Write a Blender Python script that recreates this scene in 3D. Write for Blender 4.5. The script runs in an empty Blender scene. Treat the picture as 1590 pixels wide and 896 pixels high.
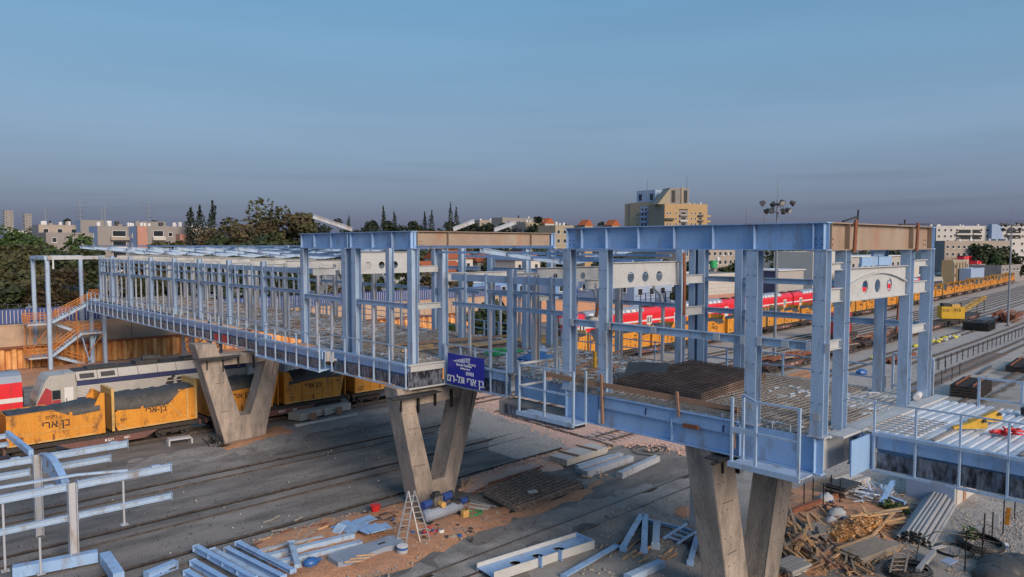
import bpy, math, random
from mathutils import Vector, Matrix
R = math.radians
rnd = random.Random(7)
S = bpy.context.scene
COL = S.collection
D = bpy.data
# ---------------------------------------------------------------- camera, sky, sun, exposure
CAM_H, FPX, PITCH, HEAD = 15.0, 1172.0, R(3.28), R(47.4)      # eye 15 m above the yard; X runs along the tracks, Y along the bridge
cam = D.cameras.new('camera'); cam.sensor_width = 36; cam.lens = FPX/1590*36; cam.clip_start = .3; cam.clip_end = 9000
co = D.objects.new('camera', cam); COL.objects.link(co)
co.location = (0, 0, CAM_H); co.rotation_euler = (R(90)-PITCH, 0, HEAD-R(90)); S.camera = co
SUN = Vector((-.12, -.90, .40)).normalized()
sl = D.lights.new('sun', 'SUN'); sl.energy = 2.3; sl.angle = R(26); sl.color = (1, .80, .62)
so = D.objects.new('sun', sl); COL.objects.link(so); so.location = (-40, -80, 90)
so.rotation_euler = SUN.to_track_quat('Z', 'Y').to_euler()
S.view_settings.view_transform = 'Standard'; S.view_settings.look = 'None'
S.view_settings.exposure = .72; S.view_settings.gamma = 1
wd = D.worlds.new('World'); S.world = wd; wd.use_nodes = True
nt = wd.node_tree; N = nt.nodes; L = nt.links
bg = N['Background']
sky = N.new('ShaderNodeTexSky'); sky.sky_type = 'NISHITA'; sky.sun_disc = False
sky.sun_elevation = math.asin(SUN.z); sky.sun_rotation = math.atan2(SUN.x, SUN.y); sky.dust_density = 3; sky.ozone_density = 2
tc = N.new('ShaderNodeTexCoord'); sx = N.new('ShaderNodeSeparateXYZ'); L.new(tc.outputs['Generated'], sx.inputs[0])
rp = N.new('ShaderNodeValToRGB'); L.new(sx.outputs['Z'], rp.inputs[0])
e = rp.color_ramp.elements
stops = [(0, (.080, .090, .152)), (.03, (.088, .104, .172)), (.075, (.122, .162, .244)), (.14, (.142, .222, .325)), (.22, (.122, .232, .355)), (.32, (.092, .218, .352)), (.5, (.125, .255, .42)), (1, (.16, .29, .45))]
for i, (p, c) in enumerate(stops):
    el = e[i] if i < 2 else e.new(p)
    el.position = p; el.color = (*c, 1)
# soft overcast streaks, one layer of cloud all round
mp = N.new('ShaderNodeMapping'); mp.inputs['Scale'].default_value = (1.1, 1.1, 9); L.new(tc.outputs['Generated'], mp.inputs[0])
nz = N.new('ShaderNodeTexNoise'); nz.inputs['Scale'].default_value = 1.7; nz.inputs['Detail'].default_value = 5; nz.inputs['Roughness'].default_value = .5
L.new(mp.outputs[0], nz.inputs['Vector'])
mr = N.new('ShaderNodeMapRange'); mr.inputs[1].default_value = .3; mr.inputs[2].default_value = .72; mr.inputs[3].default_value = .92; mr.inputs[4].default_value = 1.06
L.new(nz.outputs[0], mr.inputs[0])
mu = N.new('ShaderNodeVectorMath'); mu.operation = 'SCALE'; L.new(rp.outputs[0], mu.inputs[0]); L.new(mr.outputs[0], mu.inputs['Scale'])
nk = N.new('ShaderNodeVectorMath'); nk.operation = 'SCALE'; L.new(sky.outputs[0], nk.inputs[0]); nk.inputs['Scale'].default_value = .02
mp2 = N.new('ShaderNodeMapping'); mp2.inputs['Scale'].default_value = (1.6, 1.6, 34); L.new(tc.outputs['Generated'], mp2.inputs[0])
nz2 = N.new('ShaderNodeTexNoise'); nz2.inputs['Scale'].default_value = 1.3; nz2.inputs['Detail'].default_value = 4; L.new(mp2.outputs[0], nz2.inputs['Vector'])
mr2 = N.new('ShaderNodeMapRange'); mr2.inputs[1].default_value = .54; mr2.inputs[2].default_value = .70; mr2.inputs[3].default_value = 1; mr2.inputs[4].default_value = .80; L.new(nz2.outputs[0], mr2.inputs[0])
mz = N.new('ShaderNodeMapRange'); mz.inputs[1].default_value = .05; mz.inputs[2].default_value = .16; mz.inputs[3].default_value = 1; mz.inputs[4].default_value = 0; L.new(sx.outputs['Z'], mz.inputs[0])
mm = N.new('ShaderNodeMix'); mm.data_type = 'FLOAT'; L.new(mz.outputs[0], mm.inputs[0]); mm.inputs[2].default_value = 1; L.new(mr2.outputs[0], mm.inputs[3])
mu2 = N.new('ShaderNodeVectorMath'); mu2.operation = 'SCALE'; L.new(mu.outputs[0], mu2.inputs[0]); L.new(mm.outputs[0], mu2.inputs['Scale'])
ad = N.new('ShaderNodeVectorMath'); ad.operation = 'ADD'; L.new(mu2.outputs[0], ad.inputs[0]); L.new(nk.outputs[0], ad.inputs[1])
L.new(ad.outputs[0], bg.inputs['Color']); bg.inputs['Strength'].default_value = .78

# ---------------------------------------------------------------- helpers
def ray(px, py):
    fw = Vector((math.cos(HEAD)*math.cos(PITCH), math.sin(HEAD)*math.cos(PITCH), -math.sin(PITCH)))
    rt = Vector((math.sin(HEAD), -math.cos(HEAD), 0)); up = rt.cross(fw)
    return fw*FPX + rt*(px-795) - up*(py-448)
def G(px, py, z=0.0):
    'place surveyed from the photograph: the point of the level z seen at that pixel'
    d = ray(px, py); t = (z-CAM_H)/d.z
    return Vector((d.x*t, d.y*t, z))
def PD(px, d):
    'ground point at a bearing and a distance along the view axis'
    fw = Vector((math.cos(HEAD), math.sin(HEAD), 0)); rt = Vector((math.sin(HEAD), -math.cos(HEAD), 0))
    return fw*d + rt*((px-795)/FPX*d)
def ZH(py, d): return CAM_H - (py-381)*d/FPX

def atY(px, py, y):
    d = ray(px, py); t = y/d.y
    return Vector((d.x*t, y, CAM_H+d.z*t))
class M:
    def __init__(s): s.v = []; s.f = []
    def add(s, vs, fs):
        b = len(s.v); s.v += [tuple(v) for v in vs]; s.f += [tuple(b+i for i in f) for f in fs]; return s
    BF = ((0,3,2,1),(4,5,6,7),(0,1,5,4),(1,2,6,5),(2,3,7,6),(3,0,4,7))
    def box(s, x0, x1, y0, y1, z0, z1):
        return s.add([(x0,y0,z0),(x1,y0,z0),(x1,y1,z0),(x0,y1,z0),(x0,y0,z1),(x1,y0,z1),(x1,y1,z1),(x0,y1,z1)], s.BF)
    def frame(s, p0, p1, up=(0,0,1)):
        p0 = Vector(p0); p1 = Vector(p1); t = (p1-p0).normalized(); up = Vector(up)
        if abs(t.dot(up)) > .98: up = Vector((1,0,0)) if abs(t.x) < .9 else Vector((0,1,0))
        sd = t.cross(up).normalized(); return p0, p1, sd, sd.cross(t)
    def bar(s, p0, p1, w, h=None, up=(0,0,1), ou=0.0, ow=0.0):
        h = w if h is None else h
        p0, p1, sd, u = s.frame(p0, p1, up)
        c = [sd*(ow+a*w/2)+u*(ou+b*h/2) for a, b in ((-1,-1),(1,-1),(1,1),(-1,1))]
        return s.add([p0+k for k in c]+[p1+k for k in c], ((0,1,2,3),(7,6,5,4),(0,4,5,1),(1,5,6,2),(2,6,7,3),(3,7,4,0)))
    def ib(s, p0, p1, h, w, tf=.03, tw=.02, up=(0,0,1)):
        'rolled I section: two flanges and a web butted between them'
        s.bar(p0, p1, w, tf, up, ou=h/2-tf/2); s.bar(p0, p1, w, tf, up, ou=-h/2+tf/2); return s.bar(p0, p1, tw, h-2*tf-.002, up)
    def tube(s, p0, p1, r, n=6, r1=None, cap=True):
        r1 = r if r1 is None else r1
        p0, p1, sd, u = s.frame(p0, p1)
        a = [2*math.pi*i/n for i in range(n)]
        vs = [p0+sd*(r*math.cos(t))+u*(r*math.sin(t)) for t in a]+[p1+sd*(r1*math.cos(t))+u*(r1*math.sin(t)) for t in a]
        fs = [(i,(i+1)%n,n+(i+1)%n,n+i) for i in range(n)]
        if cap: fs += [tuple(range(n-1,-1,-1)), tuple(range(n,2*n))]
        return s.add(vs, fs)
    def path(s, pts, r, n=5):
        for a, b in zip(pts, pts[1:]): s.tube(a, b, r, n)
        return s
    def prism(s, poly, o, u, v, w):
        'polygon in the plane (u, v) at o, pushed along w'
        o = Vector(o); u = Vector(u); v = Vector(v); w = Vector(w); n = len(poly)
        a = [o+u*p+v*q for p, q in poly]
        return s.add(a+[k+w for k in a], [tuple(range(n-1,-1,-1)), tuple(range(n,2*n))]+[(i,(i+1)%n,n+(i+1)%n,n+i) for i in range(n)])
    def ball(s, c, rx, ry, rz, n=8, m=5, jit=0):
        vs = []; fs = []
        for j in range(m+1):
            t = math.pi*j/m
            for i in range(n):
                p = 2*math.pi*i/n; k = 1+jit*(rnd.random()-.5)
                vs.append((c[0]+rx*k*math.sin(t)*math.cos(p), c[1]+ry*k*math.sin(t)*math.sin(p), c[2]+rz*k*math.cos(t)))
        for j in range(m):
            for i in range(n): fs.append((j*n+i, (j+1)*n+i, (j+1)*n+(i+1)%n, j*n+(i+1)%n))
        return s.add(vs, fs)
    def mesh(s, mat, smooth=False, name='shape'):
        me = D.meshes.new(name); me.from_pydata(s.v, [], s.f); me.materials.append(mat)
        if smooth: me.polygons.foreach_set('use_smooth', [True]*len(me.polygons))
        me.update(); return me
WL = {}
KID = {}
def link(o, parent=None, loc=(0,0,0), rz=0.0):
    COL.objects.link(o); loc = Vector(loc)
    if parent is not None:
        o.parent = parent; o.location = loc-WL[parent.name]; KID.setdefault(parent.name, []).append(o)
    else: o.location = loc
    if rz: o.rotation_euler = (0,0,rz)
    WL[o.name] = loc
    return o
def obj(name, m, mat, parent=None, loc=(0,0,0), smooth=False, label=None, cat=None, group=None, kind=None, rz=0.0):
    'one mesh object; shapes of things that stand still are given in world metres'
    me = m.mesh(mat, smooth, name) if isinstance(m, M) else m
    o = link(D.objects.new(name, me), parent, loc, rz)
    return tag(o, label, cat, group, kind)
def tag(o, label=None, cat=None, group=None, kind=None):
    if label: o['label'] = label
    if cat: o['category'] = cat
    if group: o['group'] = group
    if kind: o['kind'] = kind
    return o
def thing(name, label, cat, loc=(0,0,0), group=None):
    o = D.objects.new(name, None); o.empty_display_size = .5; link(o, None, loc)
    return tag(o, label, cat, group)
def copy_tree(src, loc, rz=0.0, label=None, group=None, sc=None):
    'a copy of a thing, of its parts and of their sub-parts'
    def cp(o, parent):
        c = o.copy(); COL.objects.link(c); c.parent = parent
        for k in KID.get(o.name, []): cp(k, c)
        return c
    r = cp(src, None); r.location = loc; r.rotation_euler = (0,0,rz)
    if sc: r.scale = sc
    WL[r.name] = Vector(loc)
    if label: r['label'] = label
    if group: r['group'] = group
    return r

# ---------------------------------------------------------------- materials
def mat(name, c, c2=None, rough=.6, metal=0.0, scale=3.0, mix=.5, bump=.0, bscale=None, dirt=None, dscale=.7, damt=.35, stretch=(1,1,1), detail=6, grain=.10):
    m = D.materials.new(name); m.use_nodes = True; t = m.node_tree; n = t.nodes; l = t.links
    b = n['Principled BSDF']; b.inputs['Roughness'].default_value = rough; b.inputs['Metallic'].default_value = metal
    tcn = n.new('ShaderNodeTexCoord'); mpn = n.new('ShaderNodeMapping'); mpn.inputs['Scale'].default_value = stretch
    gp = n.new('ShaderNodeNewGeometry')
    l.new(gp.outputs['Position'], mpn.inputs[0])
    c2 = c2 or tuple(k*.72 for k in c)
    nn = n.new('ShaderNodeTexNoise'); nn.inputs['Scale'].default_value = scale; nn.inputs['Detail'].default_value = detail; nn.inputs['Roughness'].default_value = .62
    l.new(mpn.outputs[0], nn.inputs['Vector'])
    r = n.new('ShaderNodeValToRGB'); r.color_ramp.elements[0].position = .5-mix*.35; r.color_ramp.elements[1].position = .5+mix*.35
    r.color_ramp.elements[0].color = (*c2, 1); r.color_ramp.elements[1].color = (*c, 1)
    l.new(nn.outputs[0], r.inputs[0]); out = r.outputs[0]
    if dirt:
        n2 = n.new('ShaderNodeTexNoise'); n2.inputs['Scale'].default_value = dscale; n2.inputs['Detail'].default_value = 8; n2.inputs['Roughness'].default_value = .7
        l.new(mpn.outputs[0], n2.inputs['Vector'])
        r2 = n.new('ShaderNodeValToRGB'); r2.color_ramp.elements[0].position = .52; r2.color_ramp.elements[1].position = .68
        r2.color_ramp.elements[0].color = (0,0,0,1); r2.color_ramp.elements[1].color = (damt,damt,damt,1)
        l.new(n2.outputs[0], r2.inputs[0])
        mx = n.new('ShaderNodeMixRGB'); mx.inputs['Color2'].default_value = (*dirt, 1); l.new(r2.outputs[0], mx.inputs['Fac']); l.new(out, mx.inputs['Color1']); out = mx.outputs[0]
    n4 = n.new('ShaderNodeTexNoise'); n4.inputs['Scale'].default_value = 17; n4.inputs['Detail'].default_value = 3; l.new(gp.outputs['Position'], n4.inputs['Vector'])
    m4 = n.new('ShaderNodeMapRange'); m4.inputs[1].default_value = .3; m4.inputs[2].default_value = .7; m4.inputs[3].default_value = 1-grain*1.1; m4.inputs[4].default_value = 1+grain; l.new(n4.outputs[0], m4.inputs[0])
    v4 = n.new('ShaderNodeVectorMath'); v4.operation = 'SCALE'; l.new(out, v4.inputs[0]); l.new(m4.outputs[0], v4.inputs['Scale']); out = v4.outputs[0]
    l.new(out, b.inputs['Base Color'])
    if bump:
        n3 = n.new('ShaderNodeTexNoise'); n3.inputs['Scale'].default_value = bscale or scale*6; n3.inputs['Detail'].default_value = 6
        l.new(mpn.outputs[0], n3.inputs['Vector'])
        bp = n.new('ShaderNodeBump'); bp.inputs['Strength'].default_value = bump; bp.inputs['Distance'].default_value = .05
        l.new(n3.outputs[0], bp.inputs['Height']); l.new(bp.outputs[0], b.inputs['Normal'])
    return m
MT = {}
def defmats():
    g = MT
    g['steel'] = mat('pale_blue_steel_paint', (.39,.51,.67), (.26,.37,.53), .42, scale=1.4, mix=1, dirt=(.20,.155,.12), dscale=1.6, damt=.75, stretch=(1,1,.22))
    g['steel2'] = mat('pale_grey_steel_paint', (.45,.48,.53), (.33,.36,.42), .45, scale=1.2, mix=1, dirt=(.24,.16,.10), dscale=1.6, damt=.75, stretch=(1,1,.22))
    g['girder'] = mat('blue_girder_paint', (.31,.47,.71), (.20,.35,.60), .38, scale=.9, mix=1, dirt=(.20,.17,.15), dscale=1.6, damt=.7, stretch=(1,1,.3))
    g['cream'] = mat('rust_streaked_sunlit_cream', (.35,.295,.245), (.24,.16,.11), .55, scale=.8, mix=.9, dirt=(.34,.13,.05), dscale=.9, damt=.6, stretch=(1,1,.35))  # warm base colour paints low sun on the end girders, plus rust streaks
    g['plate'] = mat('off_white_plate_paint', (.48,.50,.51), (.37,.39,.41), .5, scale=1, mix=1, dirt=(.3,.27,.24), dscale=1.6, damt=.4)
    g['rust'] = mat('rusty_steel', (.25,.085,.04), (.13,.05,.03), .85, scale=4, mix=1, bump=.3, grain=.3)
    g['rebar'] = mat('rebar_steel', (.36,.335,.31), (.16,.13,.11), .7, scale=5, mix=1)
    g['deck'] = mat('galvanised_deck', (.46,.47,.48), (.26,.25,.24), .5, metal=.3, scale=1.5, mix=1, dirt=(.09,.08,.07), dscale=.6, damt=.7)
    g['deckw'] = mat('bright_galvanised_deck', (.62,.68,.76), (.44,.49,.57), .4, metal=.2, scale=1.2, mix=1, dirt=(.2,.19,.17), dscale=1, damt=.5)
    g['net'] = mat('black_netting', (.16,.18,.23), (.010,.012,.016), .25, scale=5, mix=.35, bump=1, bscale=9, stretch=(1,1,.4))  # paler streaks in the colour imitate reflections on the netting
    g['conc'] = mat('cast_concrete', (.40,.335,.29), (.21,.185,.165), .85, scale=1.4, mix=.45, bump=.5, bscale=12, dirt=(.13,.12,.115), dscale=1.1, damt=.95, stretch=(1,1,.3), grain=.14)
    g['concl'] = mat('pale_concrete', (.52,.50,.47), (.38,.36,.34), .85, scale=1.2, mix=1, bump=.2)
    g['ground'] = mat('dark_yard_paving', (.225,.203,.188), (.10,.092,.088), .9, scale=.5, mix=.38, bump=.35, bscale=6, dirt=(.27,.25,.235), dscale=.4, damt=.85, detail=9, stretch=(.35,1,1), grain=.45)
    g['gravel'] = mat('grey_ballast', (.50,.46,.43), (.18,.16,.148), .95, scale=7, mix=.9, bump=1, bscale=14, dirt=(.15,.13,.115), dscale=.25, damt=.6, grain=.3)
    g['pink'] = mat('reddish_ballast', (.74,.50,.41), (.34,.21,.17), .95, scale=8, mix=.9, bump=1, bscale=14, grain=.3)
    g['soil'] = mat('orange_sandy_soil', (.58,.29,.155), (.30,.15,.09), .95, scale=2.2, mix=1, bump=.9, bscale=9, dirt=(.2,.18,.165), dscale=.6, damt=.75, grain=.3)
    g['yard2'] = mat('dusty_grey_yard', (.36,.335,.315), (.18,.167,.16), .95, scale=.6, mix=1, bump=.6, bscale=9, dirt=(.09,.085,.085), dscale=.2, damt=.7, grain=.3)
    g['railtop'] = mat('worn_rail', (.17,.14,.125), (.07,.055,.05), .4, metal=.5, scale=2)
    g['raildark'] = mat('flangeway_dirt', (.02,.018,.018), (.012,.012,.012), .9)
    g['sleeper'] = mat('weathered_sleeper', (.30,.24,.22), (.17,.13,.12), .9, scale=3, mix=1, bump=.3)
    g['yellow'] = mat('orange_yellow_wagon_paint', (.70,.30,.03), (.48,.19,.022), .5, scale=1.1, mix=1, dirt=(.13,.06,.03), dscale=1.5, damt=.9, stretch=(1,1,.45), grain=.2)
    g['yellowd'] = mat('dusty_yellow_paint', (.62,.40,.14), (.48,.27,.08), .6, scale=1.3, mix=1, dirt=(.2,.14,.09), dscale=1.2, damt=.7)
    g['tarp'] = mat('black_tarpaulin', (.065,.064,.065), (.03,.03,.032), .55, scale=1.5, mix=1, bump=.8, bscale=3, grain=.3)
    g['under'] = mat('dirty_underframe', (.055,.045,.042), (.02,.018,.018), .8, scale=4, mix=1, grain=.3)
    g['maroon'] = mat('maroon_underframe', (.19,.085,.07), (.09,.05,.045), .7, scale=2, mix=1, grain=.3)
    g['wheel'] = mat('wheel_steel', (.06,.055,.055), (.03,.03,.03), .55, metal=.5)
    g['red'] = mat('train_red_paint', (.74,.03,.045), (.60,.025,.035), .32, scale=.6, mix=1, dirt=(.2,.03,.03), dscale=1, damt=.35)
    g['white'] = mat('white_paint', (.66,.66,.66), (.54,.54,.55), .45, scale=1, mix=1)
    g['silver'] = mat('cream_silver_body', (.43,.42,.40), (.33,.32,.31), .4, scale=.9, mix=1, dirt=(.25,.22,.2), dscale=1.5, damt=.4)
    g['navy'] = mat('navy_band', (.035,.045,.13), (.025,.03,.09), .4, scale=1)
    g['maroonp'] = mat('dull_red_cab_paint', (.40,.035,.05), (.30,.03,.04), .45)
    g['roofg'] = mat('blue_grey_train_roof', (.28,.33,.42), (.2,.24,.31), .5, scale=.8, mix=1, dirt=(.1,.1,.1), damt=.5)
    g['roofd'] = mat('dark_roof_gear', (.05,.05,.055), (.025,.025,.027), .7)
    g['glass'] = mat('dark_glass', (.03,.04,.05), (.02,.025,.03), .08)
    g['glassb'] = mat('sky_blue_glass', (.22,.36,.48), (.15,.26,.36), .08)
    g['wood'] = mat('rough_timber', (.64,.41,.22), (.40,.24,.12), .85, scale=3, mix=1, bump=.3, stretch=(1,1,1), dirt=(.16,.14,.12), dscale=.9, damt=.7)
    g['woodg'] = mat('grey_weathered_timber', (.33,.29,.25), (.18,.155,.135), .9, scale=3, mix=1, bump=.3)
    g['woodr'] = mat('stained_rail_board', (.36,.20,.12), (.22,.14,.10), .9, scale=2, mix=1, bump=.2)
    g['sign'] = mat('deep_blue_sign', (.012,.022,.36), (.010,.018,.30), .4)
    g['orange'] = mat('orange_handrail_paint', (.52,.20,.04), (.36,.12,.03), .6, scale=3, mix=1)
    g['sheet'] = mat('rusted_sheet_piles', (.78,.47,.20), (.42,.14,.035), .8, scale=.9, mix=.6, bump=.3, dirt=(.13,.04,.02), dscale=.7, damt=.85, stretch=(1,1,.35), grain=.3)
    g['wall'] = mat('peach_painted_wall', (.50,.345,.24), (.36,.26,.20), .85, scale=.2, mix=1, dirt=(.2,.18,.15), dscale=.12, damt=.7, stretch=(1,1,1.3))
    g['bfence'] = mat('blue_fence_paint', (.03,.07,.26), (.022,.05,.19), .5, scale=1)
    g['bpanel'] = mat('blue_cladding', (.16,.30,.55), (.12,.23,.45), .5, scale=.3, mix=1)
    g['black'] = mat('black_plastic', (.012,.012,.013), (.008,.008,.008), .5)
    g['pipe'] = mat('grey_plastic_pipe', (.33,.335,.35), (.23,.235,.25), .45, scale=1, mix=1)
    g['plast'] = mat('bright_blue_plastic', (.03,.12,.36), (.02,.09,.28), .4)
    g['plastr'] = mat('red_plastic', (.62,.03,.03), (.5,.02,.02), .45)
    g['bagw'] = mat('dirty_white_sack', (.42,.44,.47), (.28,.30,.33), .8, scale=4, mix=1, bump=.5)
    g['green'] = mat('green_paint', (.02,.36,.12), (.015,.28,.09), .5)
    g['yel'] = mat('crane_yellow', (.66,.40,.03), (.5,.3,.02), .45, scale=1, mix=1, dirt=(.2,.1,.03), damt=.5)
    g['alu'] = mat('aluminium', (.48,.48,.48), (.36,.36,.36), .35, metal=.6)
    g['mast'] = mat('mast_steel', (.20,.23,.28), (.15,.17,.21), .5)
    g['leaf'] = mat('dark_leaf', (.048,.068,.022), (.014,.024,.009), .75, scale=.32, mix=.7)
    g['leafo'] = mat('olive_leaf', (.095,.092,.034), (.026,.031,.013), .75, scale=.28, mix=.7)
    g['leafb'] = mat('brownish_leaf', (.110,.078,.034), (.032,.029,.014), .75, scale=.3, mix=.7)
    g['leafg'] = mat('fresh_leaf', (.065,.115,.026), (.024,.045,.012), .75, scale=.4, mix=.7)
    g['leafc'] = mat('cypress_leaf', (.022,.036,.016), (.010,.016,.008), .8, scale=.8)
    g['bark'] = mat('pale_bark', (.30,.25,.20), (.16,.13,.10), .9, scale=2, mix=1)
    g['tan'] = mat('tan_render', (.33,.29,.215), (.28,.24,.18), .9, scale=.2, mix=1, dirt=(.2,.17,.13), dscale=.2, damt=.5)
    g['tano'] = mat('ochre_and_sunlit_tan_render', (.41,.29,.155), (.35,.24,.125), .9, scale=.2, mix=1, dirt=(.25,.17,.1), dscale=.2, damt=.5)  # plain ochre walls, and the sunlit tone of the tan towers' right faces
    g['grey'] = mat('grey_render', (.27,.25,.245), (.20,.19,.19), .9, scale=.2, mix=1, dirt=(.15,.15,.15), dscale=.15, damt=.5)
    g['beige'] = mat('beige_render', (.36,.31,.27), (.29,.25,.215), .9, scale=.2, mix=1, dirt=(.2,.18,.16), dscale=.15, damt=.5)
    g['pinkw'] = mat('pink_stone_cladding', (0.440,0.232,0.184), (0.376,0.192,0.152), .9, scale=.5, mix=1, dirt=(.25,.16,.13), dscale=.3, damt=.4)
    g['whitew'] = mat('white_render', (0.504,0.490,0.475), (0.432,0.418,0.403), .9, scale=.2, mix=1, dirt=(.35,.33,.3), dscale=.15, damt=.5)
    g['tile'] = mat('orange_roof_tile', (0.375,0.098,0.030), (0.285,0.068,0.022), .85, scale=1, mix=1, bump=.4)
    g['bluew'] = mat('pale_blue_render_and_shade', (0.288,0.376,0.544), (0.240,0.320,0.480), .85, scale=.2, mix=1)  # blue walls, and painted sky-lit shade on left walls of apartments
    g['shed'] = mat('grey_shed_cladding', (.40,.385,.37), (.33,.32,.31), .7, scale=.4, mix=1)
    g['rope'] = mat('grey_cable', (.05,.05,.055), (.03,.03,.03), .6)
    g['stone'] = mat('broken_stone', (.34,.31,.28), (.20,.18,.16), .95, scale=2, mix=1)
    g['straw'] = mat('orange_shavings', (.62,.30,.09), (.42,.18,.05), .95, scale=6, mix=1, bump=1)
    g['ink'] = mat('black_lettering', (.03,.02,.025), (.02,.015,.02), .7)
    g['inkw'] = mat('white_lettering', (.82,.83,.85), (.75,.76,.78), .6)
    g['oily'] = mat('oily_ballast', (.17,.145,.13), (.085,.07,.062), .95, scale=3, mix=1, bump=.6)
defmats()
# lettering: the words on wagons, signs and machines become thin meshes
def words(lines):
    tmp = []
    for s in lines:
        c = D.curves.new('lettering', 'FONT'); c.body = s; c.extrude = .012; c.offset = .012; c.resolution_u = 2; c.align_x = 'CENTER'
        o = D.objects.new('lettering', c); COL.objects.link(o); tmp.append((s, o, c))
    dg = bpy.context.evaluated_depsgraph_get(); dg.update(); out = {}
    for s, o, c in tmp:
        me = D.meshes.new_from_object(o.evaluated_get(dg)); out[s] = [tuple(v.co) for v in me.vertices], [tuple(p.vertices) for p in me.polygons]
        D.objects.remove(o); D.curves.remove(c); D.meshes.remove(me)
    return out
BEN, BENH = 'ירא ןב', 'ירא-ןב'
TXT = words([BEN, BENH, 'םיקינ', 'םר-לת ירא ןב', 'BT', 'Ben Ari Tal-Ram', 'תבכר', '915', '315', '3057', 'Building & Steel', 'לת ירא ןב'])
def write(m, s, o, size, u, v=(0,0,1)):
    'letters of a line centred at o, reading along u'
    vs, fs = TXT[s]; o = Vector(o); u = Vector(u).normalized(); v = Vector(v); w = u.cross(v)
    return m.add([o+u*(x*size)+v*(y*size)+w*(z*.6) for x, y, z in vs], fs)
# ---------------------------------------------------------------- setting: ground, patches, tracks
def inside(x, y, poly):
    r = False; j = len(poly)-1
    for i in range(len(poly)):
        a, b = poly[i], poly[j]
        if (a[1] > y) != (b[1] > y) and x < (b[0]-a[0])*(y-a[1])/(b[1]-a[1])+a[0]: r = not r
        j = i
    return r
def edge_d(x, y, poly):
    d = 1e9
    for i in range(len(poly)):
        a, b = poly[i-1], poly[i]; dx, dy = b[0]-a[0], b[1]-a[1]
        t = max(0, min(1, ((x-a[0])*dx+(y-a[1])*dy)/(dx*dx+dy*dy+1e-9))); d = min(d, math.hypot(x-a[0]-t*dx, y-a[1]-t*dy))
    return d
def hash2(i, j): 
    n = math.sin(i*127.1+j*311.7)*43758.5453; return n-math.floor(n)
def vnoise(x, y):
    i, j = math.floor(x), math.floor(y); a, b = x-i, y-j; a = a*a*(3-2*a); b = b*b*(3-2*b)
    return (hash2(i,j)*(1-a)+hash2(i+1,j)*a)*(1-b)+(hash2(i,j+1)*(1-a)+hash2(i+1,j+1)*a)*b
def patch(name, poly, mtl, step=.5, hmax=.12, kind='structure', base=.0):
    'an uneven sheet of loose material: it rises from just under the yard at its ragged edge'
    m = M(); idx = {}
    x0 = min(p[0] for p in poly); x1 = max(p[0] for p in poly); y0 = min(p[1] for p in poly); y1 = max(p[1] for p in poly)
    nx, ny = int((x1-x0)/step)+2, int((y1-y0)/step)+2
    def vert(i, j):
        if (i, j) in idx: return idx[i, j]
        x, y = x0+(i-.5)*step, y0+(j-.5)*step
        e = edge_d(x, y, poly)*(1 if inside(x, y, poly) else -1)+(vnoise(x*1.3, y*1.3)-.5)*1.0*min(2, step*2.4)
        z = base-.03+min(.075+hmax*(.25+.75*vnoise(x*1.1+9, y*1.1)), max(0, e)*.16)+(.012+.05*min(1,hmax*4))*(vnoise(x*3.7, y*3.7)-.5)*(e > .2)
        idx[i, j] = len(m.v); m.v.append((x, y, z)); ok[i, j] = e > -step
        return idx[i, j]
    ok = {}
    for i in range(nx):
        for j in range(ny):
            x, y = x0+i*step, y0+j*step
            if inside(x, y, poly) or edge_d(x, y, poly) < step*1.5:
                c = [(i,j),(i+1,j),(i+1,j+1),(i,j+1)]; q = [vert(*k) for k in c]
                if any(ok[k] for k in c): m.f.append(tuple(q))
    return obj(name, m, mtl, kind=kind, smooth=True)
gm = M().add([(-3000,-3000,0),(6000,-3000,0),(6000,6000,0),(-3000,6000,0)], [(0,1,2,3)])
obj('ground', gm, MT['ground'], kind='structure')
def gp(*pts): return [tuple(G(*p)[:2]) for p in pts]
# wide ballast of the yard beyond the crossing, dusty yard to the east, the work site round the piers
def curve_y(y0, x): return y0+.02*x+.00015*x*x
bal = [(40,curve_y(50.6,40)),(36,curve_y(46,36)),(37,curve_y(36.8,37)),(52,33.5),(60,29.5),(66,27),(90,25)]+[(x, curve_y(25.6,x)-2) for x in (130,180,240,320,420)]+[(420,130),(300,110),(200,88),(120,70),(60,60.5)]
patch('ballast', bal, MT['gravel'], step=2.2, hmax=.02)
patch('pink_ballast', gp((700,608),(790,612),(900,648),(1000,668),(1090,680),(1082,712),(1010,690),(960,694),(885,696),(800,660),(735,634)), MT['pink'], step=.5, hmax=.06)
patch('pink_ballast', gp((716,748),(790,722),(880,698),(905,706),(880,728),(815,741),(745,768),(712,765)), MT['pink'], step=.35, hmax=.10)
patch('work_site_gravel', [(29,19),(35,24.2),(44,25.6),(60,27.5),(90,25.2),(110,22),(110,2),(30,2),(24,10)], MT['yard2'], step=.8, hmax=.03)
patch('site_ballast', gp((1240,700),(1310,690),(1430,735),(1590,790),(1590,840),(1480,800),(1400,770),(1310,745),(1270,745)), MT['gravel'], step=.4, hmax=.07)
patch('soil', gp((1205,760),(1290,735),(1400,765),(1420,800),(1400,850),(1340,896),(1190,905),(1170,860)), MT['soil'], step=.35, hmax=.20)
patch('soil', gp((390,838),(470,812),(560,795),(630,775),(720,770),(760,785),(835,780),(790,806),(700,850),(600,900),(430,915),(400,865)), MT['soil'], step=.35, hmax=.14)
patch('soil', gp((330,690),(380,680),(430,658),(465,672),(400,690),(350,705)), MT['soil'], step=.35, hmax=.25)
patch('soil', gp((700,800),(800,790),(905,755),(935,745),(905,775),(830,800),(760,825),(690,835)), MT['soil'], step=.4, hmax=.05)
patch('soil', gp((1040,785),(1085,775),(1090,812),(1035,810)), MT['soil'], step=.3, hmax=.08)
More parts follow.
